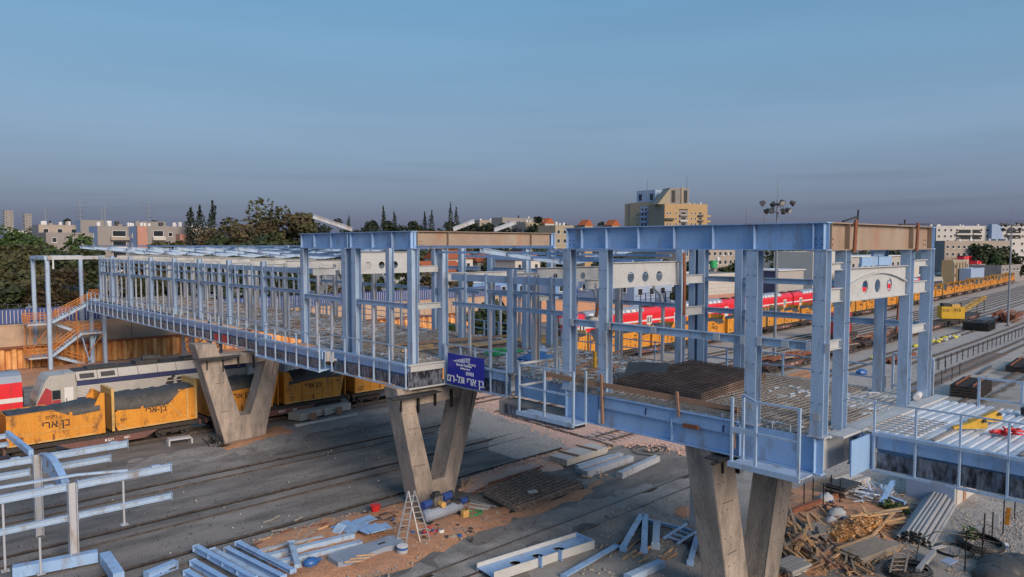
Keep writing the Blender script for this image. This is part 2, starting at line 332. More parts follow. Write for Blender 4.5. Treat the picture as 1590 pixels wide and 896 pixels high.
patch('dusty_ground', gp((470,655),(640,625),(640,640),(520,665),(440,690),(300,720),(200,735),(200,715)), MT['yard2'], step=.8, hmax=.0)
patch('dusty_ground', gp((600,905),(700,852),(800,812),(905,778),(1060,742),(1088,752),(1085,790),(950,805),(850,840),(760,896)), MT['yard2'], step=.6, hmax=.0)
patch('dusty_ground', gp((840,860),(950,790),(1090,770),(1120,905),(800,930)), MT['yard2'], step=.5, hmax=.02)
# scattered stones, one stuff object per patch
def pebbles(name, polys, n, s0, s1, mtl, seed):
    r = random.Random(seed); m = M(); k = 0
    while k < n:
        poly = polys[r.randrange(len(polys))]
        x = r.uniform(min(p[0] for p in poly), max(p[0] for p in poly)); y = r.uniform(min(p[1] for p in poly), max(p[1] for p in poly))
        if not inside(x, y, poly): k += .2; continue
        s = r.uniform(s0, s1); k += 1; a = r.random()*6; z = .05+s*.3
        c, q = math.cos(a)*s, math.sin(a)*s
        m.add([(x+c,y+q,z),(x-q*.8,y+c*.8,z-.02),(x-c,y-q,z+.01),(x+q*.8,y-c*.8,z-.02),(x+.1*s,y,z+s*r.uniform(.4,.8)),(x,y,z-s)], [(0,1,4),(1,2,4),(2,3,4),(3,0,4),(1,0,5),(2,1,5),(3,2,5),(0,3,5)])
    return obj(name, m, mtl, kind='stuff')
pebbles('loose_stones', [gp((700,608),(790,612),(1000,668),(1090,680),(1082,712),(960,694),(885,696),(735,634)), gp((716,748),(790,722),(880,698),(905,706),(815,741),(712,765))], 5200, .05, .11, MT['pink'], 3)
pebbles('loose_stones', [gp((1240,700),(1310,690),(1430,735),(1590,790),(1590,840),(1480,800),(1310,745)), gp((1480,800),(1590,790),(1590,896),(1470,896)), gp((1300,690),(1590,780),(1590,740),(1400,690))], 4200, .04, .10, MT['stone'], 4)
pebbles('rubble', [gp((390,838),(560,795),(720,770),(790,806),(700,850),(600,900),(430,915)), gp((1205,760),(1290,735),(1400,765),(1420,800),(1400,850),(1190,905)), gp((950,790),(1090,770),(1100,900),(900,900))], 1500, .03, .12, MT['stone'], 5)
pebbles('litter', [gp((100,800),(640,640),(900,690),(620,790),(400,830),(200,890)), gp((440,690),(640,640),(640,680),(500,710))], 110, .02, .07, MT['whitew'], 6)

yard_ = [(2,28),(60,28.5),(60,52),(2,58)]
pebbles('grit', [yard_], 2600, .015, .05, MT['roofd'], 8); pebbles('grit', [yard_], 1800, .012, .04, MT['stone'], 9)
# railway tracks: two rails each with the dark groove beside them, sleepers where ballast shows them
def track(y0, xs, label, sleepers=None, emb=True):
    pts = [(x, curve_y(y0, x)) for x in xs]
    t = thing('railway_track', label, 'railway track', (pts[0][0], pts[0][1], 0), 'tracks across the yard')
    for s in (-.72, .72):
        m = M(); g = M()
        for (x0, a), (x1, b) in zip(pts, pts[1:]):
            m.bar((x0,a+s,.035 if emb else .15),(x1,b+s,.035 if emb else .15),.075,.10 if emb else .16)
            if not emb: g.bar((x0,a+s,.062),(x1,b+s,.062),.62,.01)
            if emb: g.bar((x0,a+s+(.115 if s < 0 else -.115),.009),(x1,b+s+(.115 if s < 0 else -.115),.009),.20,.01)
        r = obj('rail', m, MT['railtop'], t)
        obj('groove' if emb else 'oily_ballast', g, MT['raildark' if emb else 'oily'], r)
    if sleepers:
        x = sleepers[0]; k = 0
        while x < sleepers[1] and k < 130:
            y = curve_y(y0, x); obj('sleeper', SLP, MT['sleeper'], t, (x, y, .05), rz=.02+.0003*x); x += .62; k += 1
    return t
SLP = M().box(-.12,.12,-1.25,1.25,-.06,.05).mesh(MT['sleeper'], name='sleeper')
NEAR = list(range(-40, 61, 10)); 
track(26.1, [2,10,20,30,40,48], 'paved in rails of the track nearest the near concrete pier')
track(36.3, NEAR[3:9], 'paved in rails running just behind the middle concrete pier'); track(41.8, NEAR[3:9], 'second pair of paved in rails behind the middle pier')
track(48.2, NEAR[2:9], 'paved in rails nearest the row of yellow wagons, before the far pier')
FARX = [44,60,80,100,130,160,200,250,300,360]
for y0, lb, sl in ((36.3,'ballasted track passing behind the near hall frame',(44,62)),(41.8,'ballasted track with rusty flat wagons standing on it',(44,58)),(48.2,'ballasted track beyond the crane',None),(53.6,'ballasted track next to the long row of yellow wagons',None)):
    track(y0, FARX, lb, sl, emb=False)
for y0, lb in ((31.2,'ballasted track between the stakes and the scrap wagons'),(45.2,'ballasted siding beyond the crane'),(51.0,'second ballasted siding beyond the crane')): track(y0, FARX[3:], lb, None, emb=False)
track(26.3, [52,70,90,110,140,180,230], 'ballasted track along the row of fence stakes at right', (56,120), emb=False)
track(20.2, [62,80,100,130,170,220], 'outermost ballasted track at the right edge', None, emb=False)
track(60.85, [-10,20]+FARX, 'track under the yellow container wagons', None, emb=False)
track(71.0, [0,20,40,60], 'track under the silver locomotive', None, emb=False)
track(76.0, FARX, 'track under the red double deck train', None, emb=False)

# ---------------------------------------------------------------- concrete piers
def pier(x, y, label, prof, th=1.35, cap=6.72):
    """V pier: one casting of two leaning legs on a common foot; prof is its outline seen along the bridge"""
    t = thing('bridge_pier', label, 'pier', (x+1.2, y+th/2, 0), 'V shaped concrete piers under the footbridge')
    b = M(); s = .05; n = len(prof); vs = []
    cx = sum(p[0] for p in prof)/n; cz = sum(p[1] for p in prof)/n
    for k, yy in ((s, y), (0, y+s), (0, y+th-s), (s, y+th)): vs += [(x+p[0]+(cx-p[0])*k*.2, yy, p[1]+(cz-p[1])*k*.2) for p in prof]
    fs = [tuple(range(n)), tuple(range(4*n-1, 3*n-1, -1))]
    for r in range(3):
        for i in range(n): fs.append((r*n+i, (r+1)*n+i, (r+1)*n+(i+1)%n, r*n+(i+1)%n))
    b.add(vs, fs); obj('shaft', b, MT['conc'], t)
    xl, xr = x+prof[6][0]-.25, x+prof[3][0]+.25
    obj('crosshead', M().box(xl, xr, y+.12, y+th-.12, cap-.80, cap), MT['conc'], t)
    for k in range(4):
        xx = xl-.5+k*1.2; obj('bracket', M().box(xx, xx+.09, y-.08, y+.02 if xx > xr or xx < xl else y+.11, cap-1.0-(.25 if k%2 else 0), cap-.2), MT['black'], t)
    for a, e_, ya, yb, z in ((-2.3,1.0,-.72,-.10,cap-.12),(-2.5,.5,-.62,-.5,cap-.24)): obj('shuttering_board', M().box(x+a, x+e_, y+ya, y+yb, z, z+.07), MT['roofd'], t)
    obj('drain_chase', M().bar((x+prof[2][0]-.55, y-.004, cap-.1),(x+prof[2][0]-1.0, y-.004, cap-2.0), .06,.03), MT['roofd'], t)
    for z in (1.9,3.1,4.3,5.5):
        for o_ in (.22,.62):
            for bx in (prof[0][0]+(prof[-1][0])*z/7, prof[2][0]-(prof[2][0]-prof[1][0])*(7-z)/7-1.05): obj('tie_hole', M().tube((x+bx+o_, y-.006, z),(x+bx+o_, y+.004, z), .035, 6), MT['roofd'], t)
    for z in (2.4, 4.6): obj('pour_joint', M().box(x-1.2*z/7+.02, x-1.2*z/7+.75, y-.006, y+.002, z, z+.03), MT['roofd'], t)
    return t
PR = [(0,-.3),(2.3,-.3),(4.6,7),(3.3,7),(1.75,1.35),(.85,1.35),(-.60,7),(-1.55,7)]
pier(24.95, 34.9, 'middle concrete V pier standing beside the ladder and compressor', PR)
pier(22.32, 56.4, 'far concrete V pier in front of the yellow wagons', [(0,-.3),(3.06,-.3),(4.75,7),(3.65,7),(2.0,1.9),(1.15,1.9),(-.6,7.6),(-2.15,7.7)])
pier(27.2, 16.2, 'near concrete V pier cut by the bottom edge of the picture', [(0,-.3),(3.75,-.3),(5.8,6.95),(4.2,6.95),(2.65,.5),(1.37,.5),(-.2,6.95),(-1.75,6.95)], th=1.2, cap=6.9)
ct = thing('steel_column', 'plain grey steel column standing behind the near concrete pier', 'column', (34.0,22.5,0))
obj('shaft', M().box(33.75,34.25,22.3,22.7,.02,6.98), MT['steel2'], ct); obj('base_plate', M().box(33.5,34.5,22.1,22.9,0,.03).box(33.6,34.4,22.15,22.85,6.98,7.0), MT['steel2'], ct)

# ---------------------------------------------------------------- footbridge
ZB, ZD, ZR0, ZR = 7.0, 8.3, 14.8, 15.8
def hpost(t, x, y, z0, z1, w=.36, d=.30, axis='x', mtl='steel', name='post'):
    'H section post; axis is the direction of its web'
    up = (1,0,0) if axis == 'x' else (0,1,0)
    o = obj(name, M().ib((x,y,z0),(x,y,z1), d, w, .035, .03, up), MT[mtl], t)
    return o
def beam(t, name, p0, p1, h, w, mtl='steel', up=(0,0,1), label=None):
    return obj(name, M().ib(p0, p1, h, w, .035, .025, up), MT[mtl], t, label=label)
def rail(t, name, p0, p1, w, h=None, mtl='steel', up=(0,0,1), label=None):
    return obj(name, M().bar(p0, p1, w, h, up), MT[mtl], t, label=label)
def bolts(t, pts, axis):
    m = M()
    for p in pts: m.tube(Vector(p), Vector(p)+Vector(axis)*.03, .02, 5)
    return obj('bolt', m, MT['roofd'], t, kind='stuff')
def plate_girder(t, a, b, z0, z1, mtl, stiff, out, name='roof_girder', w=.42):
    'deep girder with welded stiffeners; out is the way its seen side faces'
    a = Vector((*a, 0)); b = Vector((*b, 0)); zc = (z0+z1)/2; h = z1-z0
    o = obj(name, M().ib(a+Vector((0,0,zc)), b+Vector((0,0,zc)), h, w, .04, .03), MT[mtl], t)
    d = (b-a).normalized(); L_ = (b-a).length; n = Vector(out); m = MT[mtl]
    for s in stiff:
        p = a+d*s
        for sg in (1, -1):
            q = p+n*sg*(.017+(w/2-.02)/2); sm = M().bar(q+Vector((0,0,z0+.042)), q+Vector((0,0,z1-.042)), (w/2-.04), .022, up=d); obj('stiffener', sm, m, o)
    ps = [a+d*s_+n*.02+Vector((0,0,zz)) for s_ in (.25, .45, L_-.25, L_-.45) for zz in (z0+.2, z0+.4)]
    bolts(o, ps, n)
    return o
def arch_plate(t, x0, x1, y, z0, z1, rib=False, n=3, thick=.05):
    'cross plate with three round holes and an arched lower edge'
    m = M(); vs = []; xs = []; cx = (x0+x1)/2; sp = 1.0; r = .26 if z1-z0 > .9 else .2; zc = z0+(z1-z0)*.38
    holes = [cx+(k-(n-1)/2)*sp*1.15 for k in range(n)]
    def slab(a, b, c, d): m.box(a, b, y, y+thick, c, d)
    prev = x0
    seg = 16
    for hx in holes:
        slab(prev, hx-r, z0, z1)
        # ring of quads from the circle to the square around it
        top = [(hx+r*math.cos(math.pi*i/seg), r*math.sin(math.pi*i/seg)) for i in range(seg+1)]
        for sg, zz in ((1, z1), (-1, z0)):
            for i in range(seg):
                (xa, da), (xb, db) = top[i], top[i+1]
                f = [(xa, zc+sg*da),(xb, zc+sg*db),(xb, zz),(xa, zz)]
                m.add([(p, y, q) for p, q in f]+[(p, y+thick, q) for p, q in f], [(0,1,2,3),(7,6,5,4),(0,4,5,1)])
        prev = hx+r
    slab(prev, x1, z0, z1)
    m.box(x0, x1, y-.12, y+thick+.12, z1, z1+.03); m.box(x0, x1, y-.1, y+thick+.1, z0-.03, z0)
    o = obj('arch_plate', m, MT['plate'], t)
    if rib:
        rm = M(); pts = []
        for i in range(15):
            u = i/14; pts.append(Vector((x0+.1+(x1-x0-.2)*u, y-.06, zc+.02+.50*math.sin(math.pi*(.06+.88*u)))))
        for a, b in zip(pts, pts[1:]): rm.bar(a, b, .11, .05)
        obj('arch_rib', rm, MT['plate'], o)
    return o
def rebar_mat(t, x0, x1, y0, y1, z, step=.2, r=.011, n=4, gap=None):
    m = M(); x = x0+.1
    while x < x1: m.bar((x,y0,z),(x,y1,z), r*2); x += step
    y = y0+.1
    while y < y1: m.bar((x0,y,z+.024),(x1,y,z+.024), r*2); y += step
    return obj('rebar_mat', m, MT['rebar'], t, kind='stuff')
def deck_sheet(t, x0, x1, y0, y1, z, mtl='deck', step=.3):
    'trapezoid deck, ribs along X'
    m = M(); y = y0
    while y < y1-.01:
        e_ = min(y1, y+step); a = (e_-y)
        pr = [(y,z),(y+a*.12,z-.07),(y+a*.38,z-.07),(y+a*.5,z),(e_,z)]
        for (ya, za), (yb, zb) in zip(pr, pr[1:]): m.add([(x0,ya,za),(x1,ya,za),(x1,yb,zb),(x0,yb,zb)], [(0,1,2,3)])
        y = e_
    return obj('deck_sheet', m, MT[mtl], t)
def fleck(t, x0, x1, y0, y1, z, n, seed, mtl='deckw'):
    'offcuts, chairs and spacers left lying on the reinforcement'
    r = random.Random(seed); m = M()
    for i in range(n):
        x, y, a, l = r.uniform(x0+.3,x1-.3), r.uniform(y0+.3,y1-.3), r.choice((0,0,1.57,r.random()*3)), r.uniform(.15,.7)
        c, s = math.cos(a)*l/2, math.sin(a)*l/2; m.bar((x-c,y-s,z+.02),(x+c,y+s,z+.02), r.uniform(.03,.1), .04)
    return obj('offcut', m, MT[mtl], t, kind='stuff')
def outer_girder(t, x, y0, y1, spacing, net=True, top=9.3, inset=.28, rails=True, ends=True, seed=1):
    'edge girder along Y with a row of rail posts in front, black netting stretched over the lower half'
    r = random.Random(seed); n = max(1, round((y1-y0)/spacing)); dy = (y1-y0)/n
    g = obj('edge_girder', M().ib((x+inset+.12,y0,(ZB+ZD)/2),(x+inset+.12,y1,(ZB+ZD)/2), ZD-ZB-.02, .24, .04, .03), MT['girder'], t)
    obj('edge_channel', M().bar((x+inset-.06,y0,ZD-.28),(x+inset-.06,y1,ZD-.28), .08, .50), MT['girder'], t)
    for k in range(n+1):
        y = y0+dy*k; o = obj('rail_post', M().bar((x,y,ZB-.06),(x,y,top), .09, .06, up=(0,1,0)), MT['steel'], t)
        obj('bracket', M().bar((x+.03,y+.05,ZB+.02),(x+inset,y+.05,ZB+.02), .08, .06), MT['steel'], o)
        if net and k < n:
            zt = ZD-.56-(r.random()*.08); obj('netting_panel', M().bar((x+inset-.13,y+.07,(ZB+zt)/2+.03),(x+inset-.13,y+dy-.07,(ZB+zt)/2+.03), .025, zt-ZB-.10), MT['net'], t)
    rail(t, 'toe_rail', (x-.02,y0-.04,ZB),(x-.02,y1+.04,ZB), .16, .07)
    rail(t, 'knee_rail', (x-.08,y0-.04,ZD+.02),(x-.08,y1+.04,ZD+.02), .05, .11)
    rail(t, 'hand_rail', (x,y0-.04,top+.02),(x,y1+.04,top+.02), .07, .05)
def bfly(t, y, xw, xv, xe, zt, zv, mtl='steel', sec=(.26,.13)):
    'butterfly roof rafter pair'
    beam(t, 'rafter', (xw,y,zt),(xv,y,zv), sec[0], sec[1], mtl); beam(t, 'rafter', (xv+.02,y,zv),(xe,y,zt), sec[0], sec[1], mtl)

# --- near hall frame (tower A)
X0, X1, Y0, Y1 = 25.4, 35.9, 11.75, 24.1
A = thing('footbridge_hall', 'near hall frame of the footbridge, blue steel bay with bare posts and deep girders', 'steel frame', (30.6,18,7), 'steel bays of the footbridge')
west = [11.98, 14.55, 21.75, 23.95]
for y in west: hpost(A, X0+.25, y, ZD-.02, ZR0, .46, .42, 'x')
for y in (13.9, 21.05, 23.3): hpost(A, X1-.25, y, ZD-.02, ZR0, .42, .40, 'x')
for x in (27.25, 33.35): hpost(A, x, 11.98, ZD-.02, ZR0, .40, .42, 'x')
hpost(A, X1-.25, 11.98, ZD-.02, ZR0, .42, .42, 'x')
for x in (27.3, 33.4): hpost(A, x, 23.2, ZD-.02, ZR0, .38, .40, 'x')
hpost(A, X1-.25, 24.1-.2, ZD-.02, ZR0, .4, .4, 'x')
plate_girder(A, (X0+.22,Y0),(X0+.22,Y1), ZR0+.02, ZR, 'girder', [.12,.5,2.75,4.5,6.3,8.1,9.85,11.3,12.2], (-1,0,0))
plate_girder(A, (X0+.45,Y0+.22),(X1-.45,Y0+.22), ZR0+.02, ZR, 'cream', [.02,1.45,7.5,9.6], (0,-1,0))
plate_girder(A, (X1-.22,Y0),(X1-.22,Y1), ZR0+.02, ZR, 'girder', [.1,2.2,5,8,12.2], (1,0,0))
plate_girder(A, (X0+.45,Y1-.22),(X1-.45,Y1-.22), ZR0+.02, ZR, 'girder', [1.5,4.5,7.5], (0,1,0))
arch_plate(A, 27.5, 33.1, 11.95, 12.98, 14.15, rib=True); arch_plate(A, 27.55, 33.2, 23.2, 12.98, 14.15)
for z, h in ((11.46,.30),):
    for a, b in zip(west, west[1:]): beam(A, 'side_rail', (X0+.2,a+.2,z),(X0+.2,b-.2,z), h, .2)
for a, b in ((12.2,13.7),(14.1,20.85),(21.25,23.1)): beam(A, 'side_rail', (X1-.25,a,11.5),(X1-.25,b,11.5), .28, .18); 
for a, b in ((14.1,20.85),(21.25,23.1)): beam(A, 'side_rail', (X1-.25,a,13.2),(X1-.25,b,13.2), .28, .18)
for x0, x1 in ((25.9,27.05),(33.55,35.4)):
    for z, mtl, h in ((11.45,'plate',.34),(12.98+.25,'plate',.5),(14.25,'plate',.28)): beam(A, 'tie_beam', (x0,11.98,z),(x1,11.98,z), h, .2, mtl)
for x0, x1 in ((25.9,27.1),(33.6,35.4)):
    for z in (13.2,11.5): beam(A, 'tie_beam', (x0,23.2,z),(x1,23.2,z), .45, .2, 'plate')
# red primed strips hanging inside the end frame and the back frame
for pts, y, w in ((((1303,392),(1302,470),(1300,505),(1320,530)),13.4,.22),(((1404,390),(1402,430),(1395,480),(1392,516)),13.4,.2),(((937,432),(934,455),(925,492)),22.7,.16),(((1062,392),(1063,440),(1062,490)),22.7,.2)):
    P_ = [atY(px, py, y) for px, py in pts]; m = M()
    for a, c in zip(P_, P_[1:]): m.bar(a, c, w, .06, up=(0,1,0))
    obj('primed_brace', m, MT['rust'], A, label='red primed strip hanging beside the posts')
for x in (27.6, 33.6): obj('primed_brace', M().bar((x,Y0-.06,ZR+.12),(x-.1,Y0-.06,ZR0-.05), .2, .06, up=(0,1,0)), MT['rust'], A, label='red primed strip across the end girder')
obj('roof_offcut', M().bar((27.0,11.9,ZR+.05),(28.2,11.9,ZR+.25),.1,.05).bar((28.2,11.9,ZR+.02),(28.25,11.9,ZR+.5),.05).bar((32.5,12,ZR+.05),(35.7,12,ZR+.12),.12,.05).tube((33,12,ZR),(33,12,ZR+.25),.04), MT['roofd'], A)
for y in west+[13.2,16.0,19.0]:
    for z in ((11.46,) if y not in west else (11.46,9.0)):
        for s in (-.34,.34): obj('joint_plate', M().box(X0+.02,X0+.05,y+s-.09,y+s+.09,z-.16,z+.16) if y in west and z > 10 else M().box(X0+.03,X0+.06,y-.07+s*.2,y+.07+s*.2,z-.12,z+.12), MT['steel2'], A)
for y in west: bolts(A, [(X0+.035,y+a,z) for a in (-.15,.15) for z in (9.5,10.6,12.2,13.1,13.9)], (-1,0,0)); obj('base_plate', M().box(X0-.0,X0+.55,y-.32,y+.32,ZD-.02,ZD+.03), MT['steel2'], A)
for x in (27.25,33.35): bolts(A, [(x+a,11.77,z) for a in (-.13,.13) for z in (9.4,10.5,12.2,14.4)], (0,-1,0))
# east roof eave beyond the hall seen between the girders
for a, b in ((29.4,30.9),(31.0,32.3)): obj('hanger', M().box(a,b,12.2,12.3,14.2,14.55), MT['girder'], A)
obj('hanger', M().box(30.6,31.6,12.25,12.35,14.56,ZR0), MT['girder'], A)
# floor
obj('edge_girder', M().bar((X0+.16,Y0,(ZB+ZD)/2),(X0+.16,Y1,(ZB+ZD)/2), .04, ZD-ZB-.08).bar((X0+.16,Y0,ZB),(X0+.16,Y1,ZB), .36,.06), MT['girder'], A)
obj('edge_channel', M().bar((X0+.06,Y0+3.2,ZD-.25),(X0+.06,21.9,ZD-.25), .10, .52).bar((X0+.02,Y0+3.2,ZD+.02),(X0+.02,21.9,ZD+.02), .22,.03), MT['girder'], A)
for y in (12.0,14.9,18,21.95,23.9): obj('stiffener', M().box(X0-.02,X0+.138,y,y+.03,ZB+.035,ZD-.05), MT['girder'], A)
obj('end_girder', M().bar((X0+.4,Y0+.15,(ZB+ZD)/2),(X1,Y0+.15,(ZB+ZD)/2), .04, ZD-ZB-.1).bar((X0+.4,Y0+.1,ZD-.03),(X1,Y0+.1,ZD-.03), .4,.05), MT['plate'], A)
deck_sheet(A, X0+.3, X1+.8, Y0, Y1, ZD-.02)
rebar_mat(A, X0+.4, 31.0, Y0+.3, Y1, ZD+.07); rebar_mat(A, 31.0, X1, 14.4, Y1, ZD+.07)
rebar_mat(A, X0+.9, 30.6, Y0+.5, 17.5, ZD+.16, step=.26); rebar_mat(A, X0+.5, X1-.5, 17.2, Y1-.3, ZD+.15, step=.3, r=.013)
fleck(A, X0, X1-1, Y0, Y1, ZD+.1, 260, 11)
st = M()
for y in [Y0+.5+k*.7 for k in range(17)]: st.bar((X0+.1,y,ZD),(X0+.1,y,ZD+.25),.03)
obj('starter_bar', st, MT['deckw'], A, kind='stuff')
# timber guard rails on the west edge
obj('guard_board', M().bar((X0-.02,15.0,ZD+.48),(X0-.02,25.2,ZD+.55), .05, .22), MT['woodr'], A); obj('guard_board', M().bar((X0-.02,15.0,ZD+1.0-.65),(X0-.02,22.3,ZD+.12), .05, .16), MT['woodg'], A)
for y, z0, z1 in ((21.6,7.1,9.3),(17.6,8.1,9.1),(15.1,7.3,9.2)): obj('guard_post', M().bar((X0-.08,y,z0),(X0-.06,y+.12,z1), .10,.10), MT['woodr'], A)
for y in (17.0,): obj('clamp', M().bar((X0-.12,y-.35,7.82),(X0-.12,y+.35,7.8),.12,.16), MT['rust'], A)
for y, z in ((19.3,8.02),(15.6,7.95)): obj('stencil_mark', M().bar((X0-.0,y,z+.14),(X0-.0,y+.02,z-.14), .012,.07, up=(0,1,0)), MT['navy'], A)
# hanging platforms
def platform(t, xa, xb, ya, yb, zf, top, px=()):
    o = obj('work_platform', M().box(xa,xb,ya,yb,zf-.06,zf).bar((xa,ya,zf-.02),(xa,yb,zf-.02),.1,.2), MT['steel'], t)
    for p in px: rail(o, 'rail_post', (p[0],p[1],zf),(p[0],p[1],top), .09, .09)
    return o
o = platform(A, 24.35, 25.3, 12.0, 14.75, ZB+.02, 9.45, ((24.42,12.08),(24.42,13.7),(25.2,14.65),(24.42,14.65)))
for z in (9.42, 8.28): rail(o, 'hand_rail', (24.42,12.05,z),(24.42,13.7,z), .08, .07)
rail(o, 'hand_rail', (24.42,13.7,9.42),(25.25,14.7,9.42), .08, .07); rail(o, 'hand_rail', (24.42,13.7,8.28),(24.42,14.7,8.28), .08, .2)
o = platform(A, 24.4, 25.35, 22.5, 26.2, ZB+.02, 9.35, ((24.47,22.58),(24.47,24.4),(24.47,26.1),(25.3,22.6)))
for z in (9.35, 8.3): rail(o, 'hand_rail', (24.47,22.55,z),(24.47,26.12,z), .07, .08)
for z in (9.35, 8.3): rail(o, 'hand_rail', (24.47,26.1,z),(27.3,26.1,z), .07, .1, 'plate')
for x in (26.3,27.2): rail(o, 'rail_post', (x,26.1,7.9),(x,26.1,9.3), .08)
# east balustrade
for a, b in ((14.2,24.0),):
    for z in (9.35, 8.75): rail(A, 'hand_rail', (X1+.75,a,z),(X1+.75,b,z), .06, .07)
    for k in range(7): y = a+(b-a)*k/6; rail(A, 'rail_post', (X1+.75,y,ZD-.1),(X1+.75,y,9.35), .09, .12)
for k, (x, y) in enumerate(((37.3,13.9),(37.3,12.2),(36.5,11.9))): rail(A, 'rail_post', (x,y,7.2),(x,y,9.9), .09)
rail(A, 'hand_rail', (37.3,13.9,9.9),(37.3,12.2,9.7), .08); rail(A, 'hand_rail', (37.3,12.2,8.4),(37.3,13.9,8.4), .08)

# --- second hall frame (tower B)
X0, X1, Y0, Y1 = 24.3, 35.9, 34.7, 48.0
B = thing('footbridge_hall', 'second hall frame behind the blue sign, with sloping rafter stubs above its girders', 'steel frame', (30.3,41,7), 'steel bays of the footbridge')
for y in (34.95,40.95,42.1,47.7): hpost(B, X0+.25, y, ZD-.02, ZR0 if y not in (42.1,) else ZR0+.0, .46, .42, 'x')
for x in (26.7,33.4,35.65): hpost(B, x, 34.95, ZD-.02, ZR0, .42, .42, 'x')
for y in (41.0,47.7): hpost(B, X1-.25, y, ZD-.02, ZR0, .42, .42, 'x')
for x in (27.3,33.3): hpost(B, x, 47.0, ZD-.02, ZR0, .42, .42, 'x'); hpost(B, x, 41.4, ZD-.02, ZR0, .4, .4, 'x')
plate_girder(B, (X0+.22,41.55),(X0+.22,Y1), ZR0+.02, ZR, 'girder', [.1,2.2,4.4,6.2], (-1,0,0)); plate_girder(B, (X0+.22,Y0),(X0+.22,41.5), ZR0+.02, ZR, 'girder', [.1,2.0,4.1,6.6], (-1,0,0))
plate_girder(B, (X0+.45,Y0+.22),(X1-.45,Y0+.22), ZR0+.02, ZR, 'cream', [.02,2.2,8.9,11.0], (0,-1,0))
plate_girder(B, (X1-.22,Y0),(X1-.22,Y1), ZR0+.02, ZR, 'girder', [.1,4,8,12], (1,0,0)); plate_girder(B, (X0+.45,Y1-.22),(X1-.45,Y1-.22), ZR0+.02, ZR, 'girder', [1,4,8], (0,1,0))
arch_plate(B, 27.5, 33.1, 47.0, 12.98, 14.5)
for a, b in ((35.15,40.75),(42.3,47.5)): beam(B, 'side_rail', (X0+.2,a,11.55),(X0+.2,b,11.55), .30, .2); beam(B, 'side_rail', (X1-.25,a,11.55),(X1-.25,b,11.55), .28, .2); beam(B, 'side_rail', (X1-.25,a,13.3),(X1-.25,b,13.3), .28, .2)
for x0, x1 in ((24.8,26.5),(33.6,35.4)):
    for y in (34.95,): beam(B, 'tie_beam', (x0,y,11.55),(x1,y,11.55), .34, .2, 'plate')
    beam(B, 'tie_beam', (x0,47.0,13.2),(x1,47.0,13.2), .5, .2, 'plate')
beam(B, 'tie_beam', (26.9,34.95,13.15),(33.2,34.95,13.15), .5, .2, 'plate')
for y in (37.0,39.0,44,46): obj('mullion', M().bar((X0+.2,y,ZD),(X0+.2,y,11.38), .16,.14), MT['steel2'], B)
for y in (36.0,38.0,40,43,45,46.4): obj('mullion', M().bar((X1-.25,y,ZD),(X1-.25,y,11.4), .16,.14), MT['steel2'], B)
for k, y in enumerate((44,46)):   # kinked brackets of the side glazing
    obj('mullion', M().bar((X1-.3,y,11.7),(X1-.3,y+.4,12.3),.2,.2).bar((X1-.3,y+.4,12.3),(X1-.3,y+.4,13.0),.2,.2), MT['plate'], B)
for y, x0, x1, z0, z1 in ((41.5,21.95,24.6,16.72,15.98),):
    beam(B, 'rafter', (x0,y,z0),(x1,y,z1), .26, .14, 'steel2')
for y, x0, x1 in ((35.0,27.5,29.1),(35.0,30.7,32.5)): beam(B, 'rafter', (x0,y,15.94),(x1,y,16.45), .24, .13, 'steel2')
deck_sheet(B, X0+.3, X1+.5, Y0, Y1, ZD-.02); rebar_mat(B, X0+.4, X1, Y0, Y1, ZD+.07, step=.24); rebar_mat(B, X0+1, X1-1, Y0+1, Y1-2, ZD+.17, step=.34)
fleck(B, X0, X1, Y0, Y1, ZD+.1, 700, 12); fleck(B, X0, X1, Y0, Y1, ZD+.1, 130, 13, 'woodr')
outer_girder(B, 23.9, 34.75, 43.0, 1.62, seed=2)
outer_girder(B, 23.15, 43.2, 52.6, 1.55, seed=3, top=9.3)
obj('end_panel', M().bar((24.0,34.66,7.5),(26.4,34.66,7.5), .03, .90), MT['net'], B)
obj('end_girder', M().bar((24.1,34.6,8.1),(26.5,34.6,8.1), .1, .36).bar((23.9,34.5,ZB),(26.5,34.5,ZB),.12,.09).bar((23.9,34.5,ZD+.02),(26.5,34.5,ZD+.02),.1,.09), MT['plate'], B)
obj('walkway_deck', M().box(23.2,24.6,43.25,52.5,7.05,7.11), MT['girder'], B)
rail(B, 'rail_post', (26.45,34.5,ZB),(26.45,34.5,9.35), .09)
for z in (9.35,8.75): rail(B, 'hand_rail', (36.7,Y0,z),(36.7,Y1,z), .06,.07)
for k in range(9): y = Y0+(Y1-Y0)*k/8; rail(B, 'rail_post', (36.7,y,ZD-.1),(36.7,y,9.35), .09,.1)

for y in (34.95,40.95,42.1,47.7): bolts(B, [(X0+.035,y+a,z) for a in (-.15,.15) for z in (9.5,10.6,12.2,13.1,13.9)], (-1,0,0))
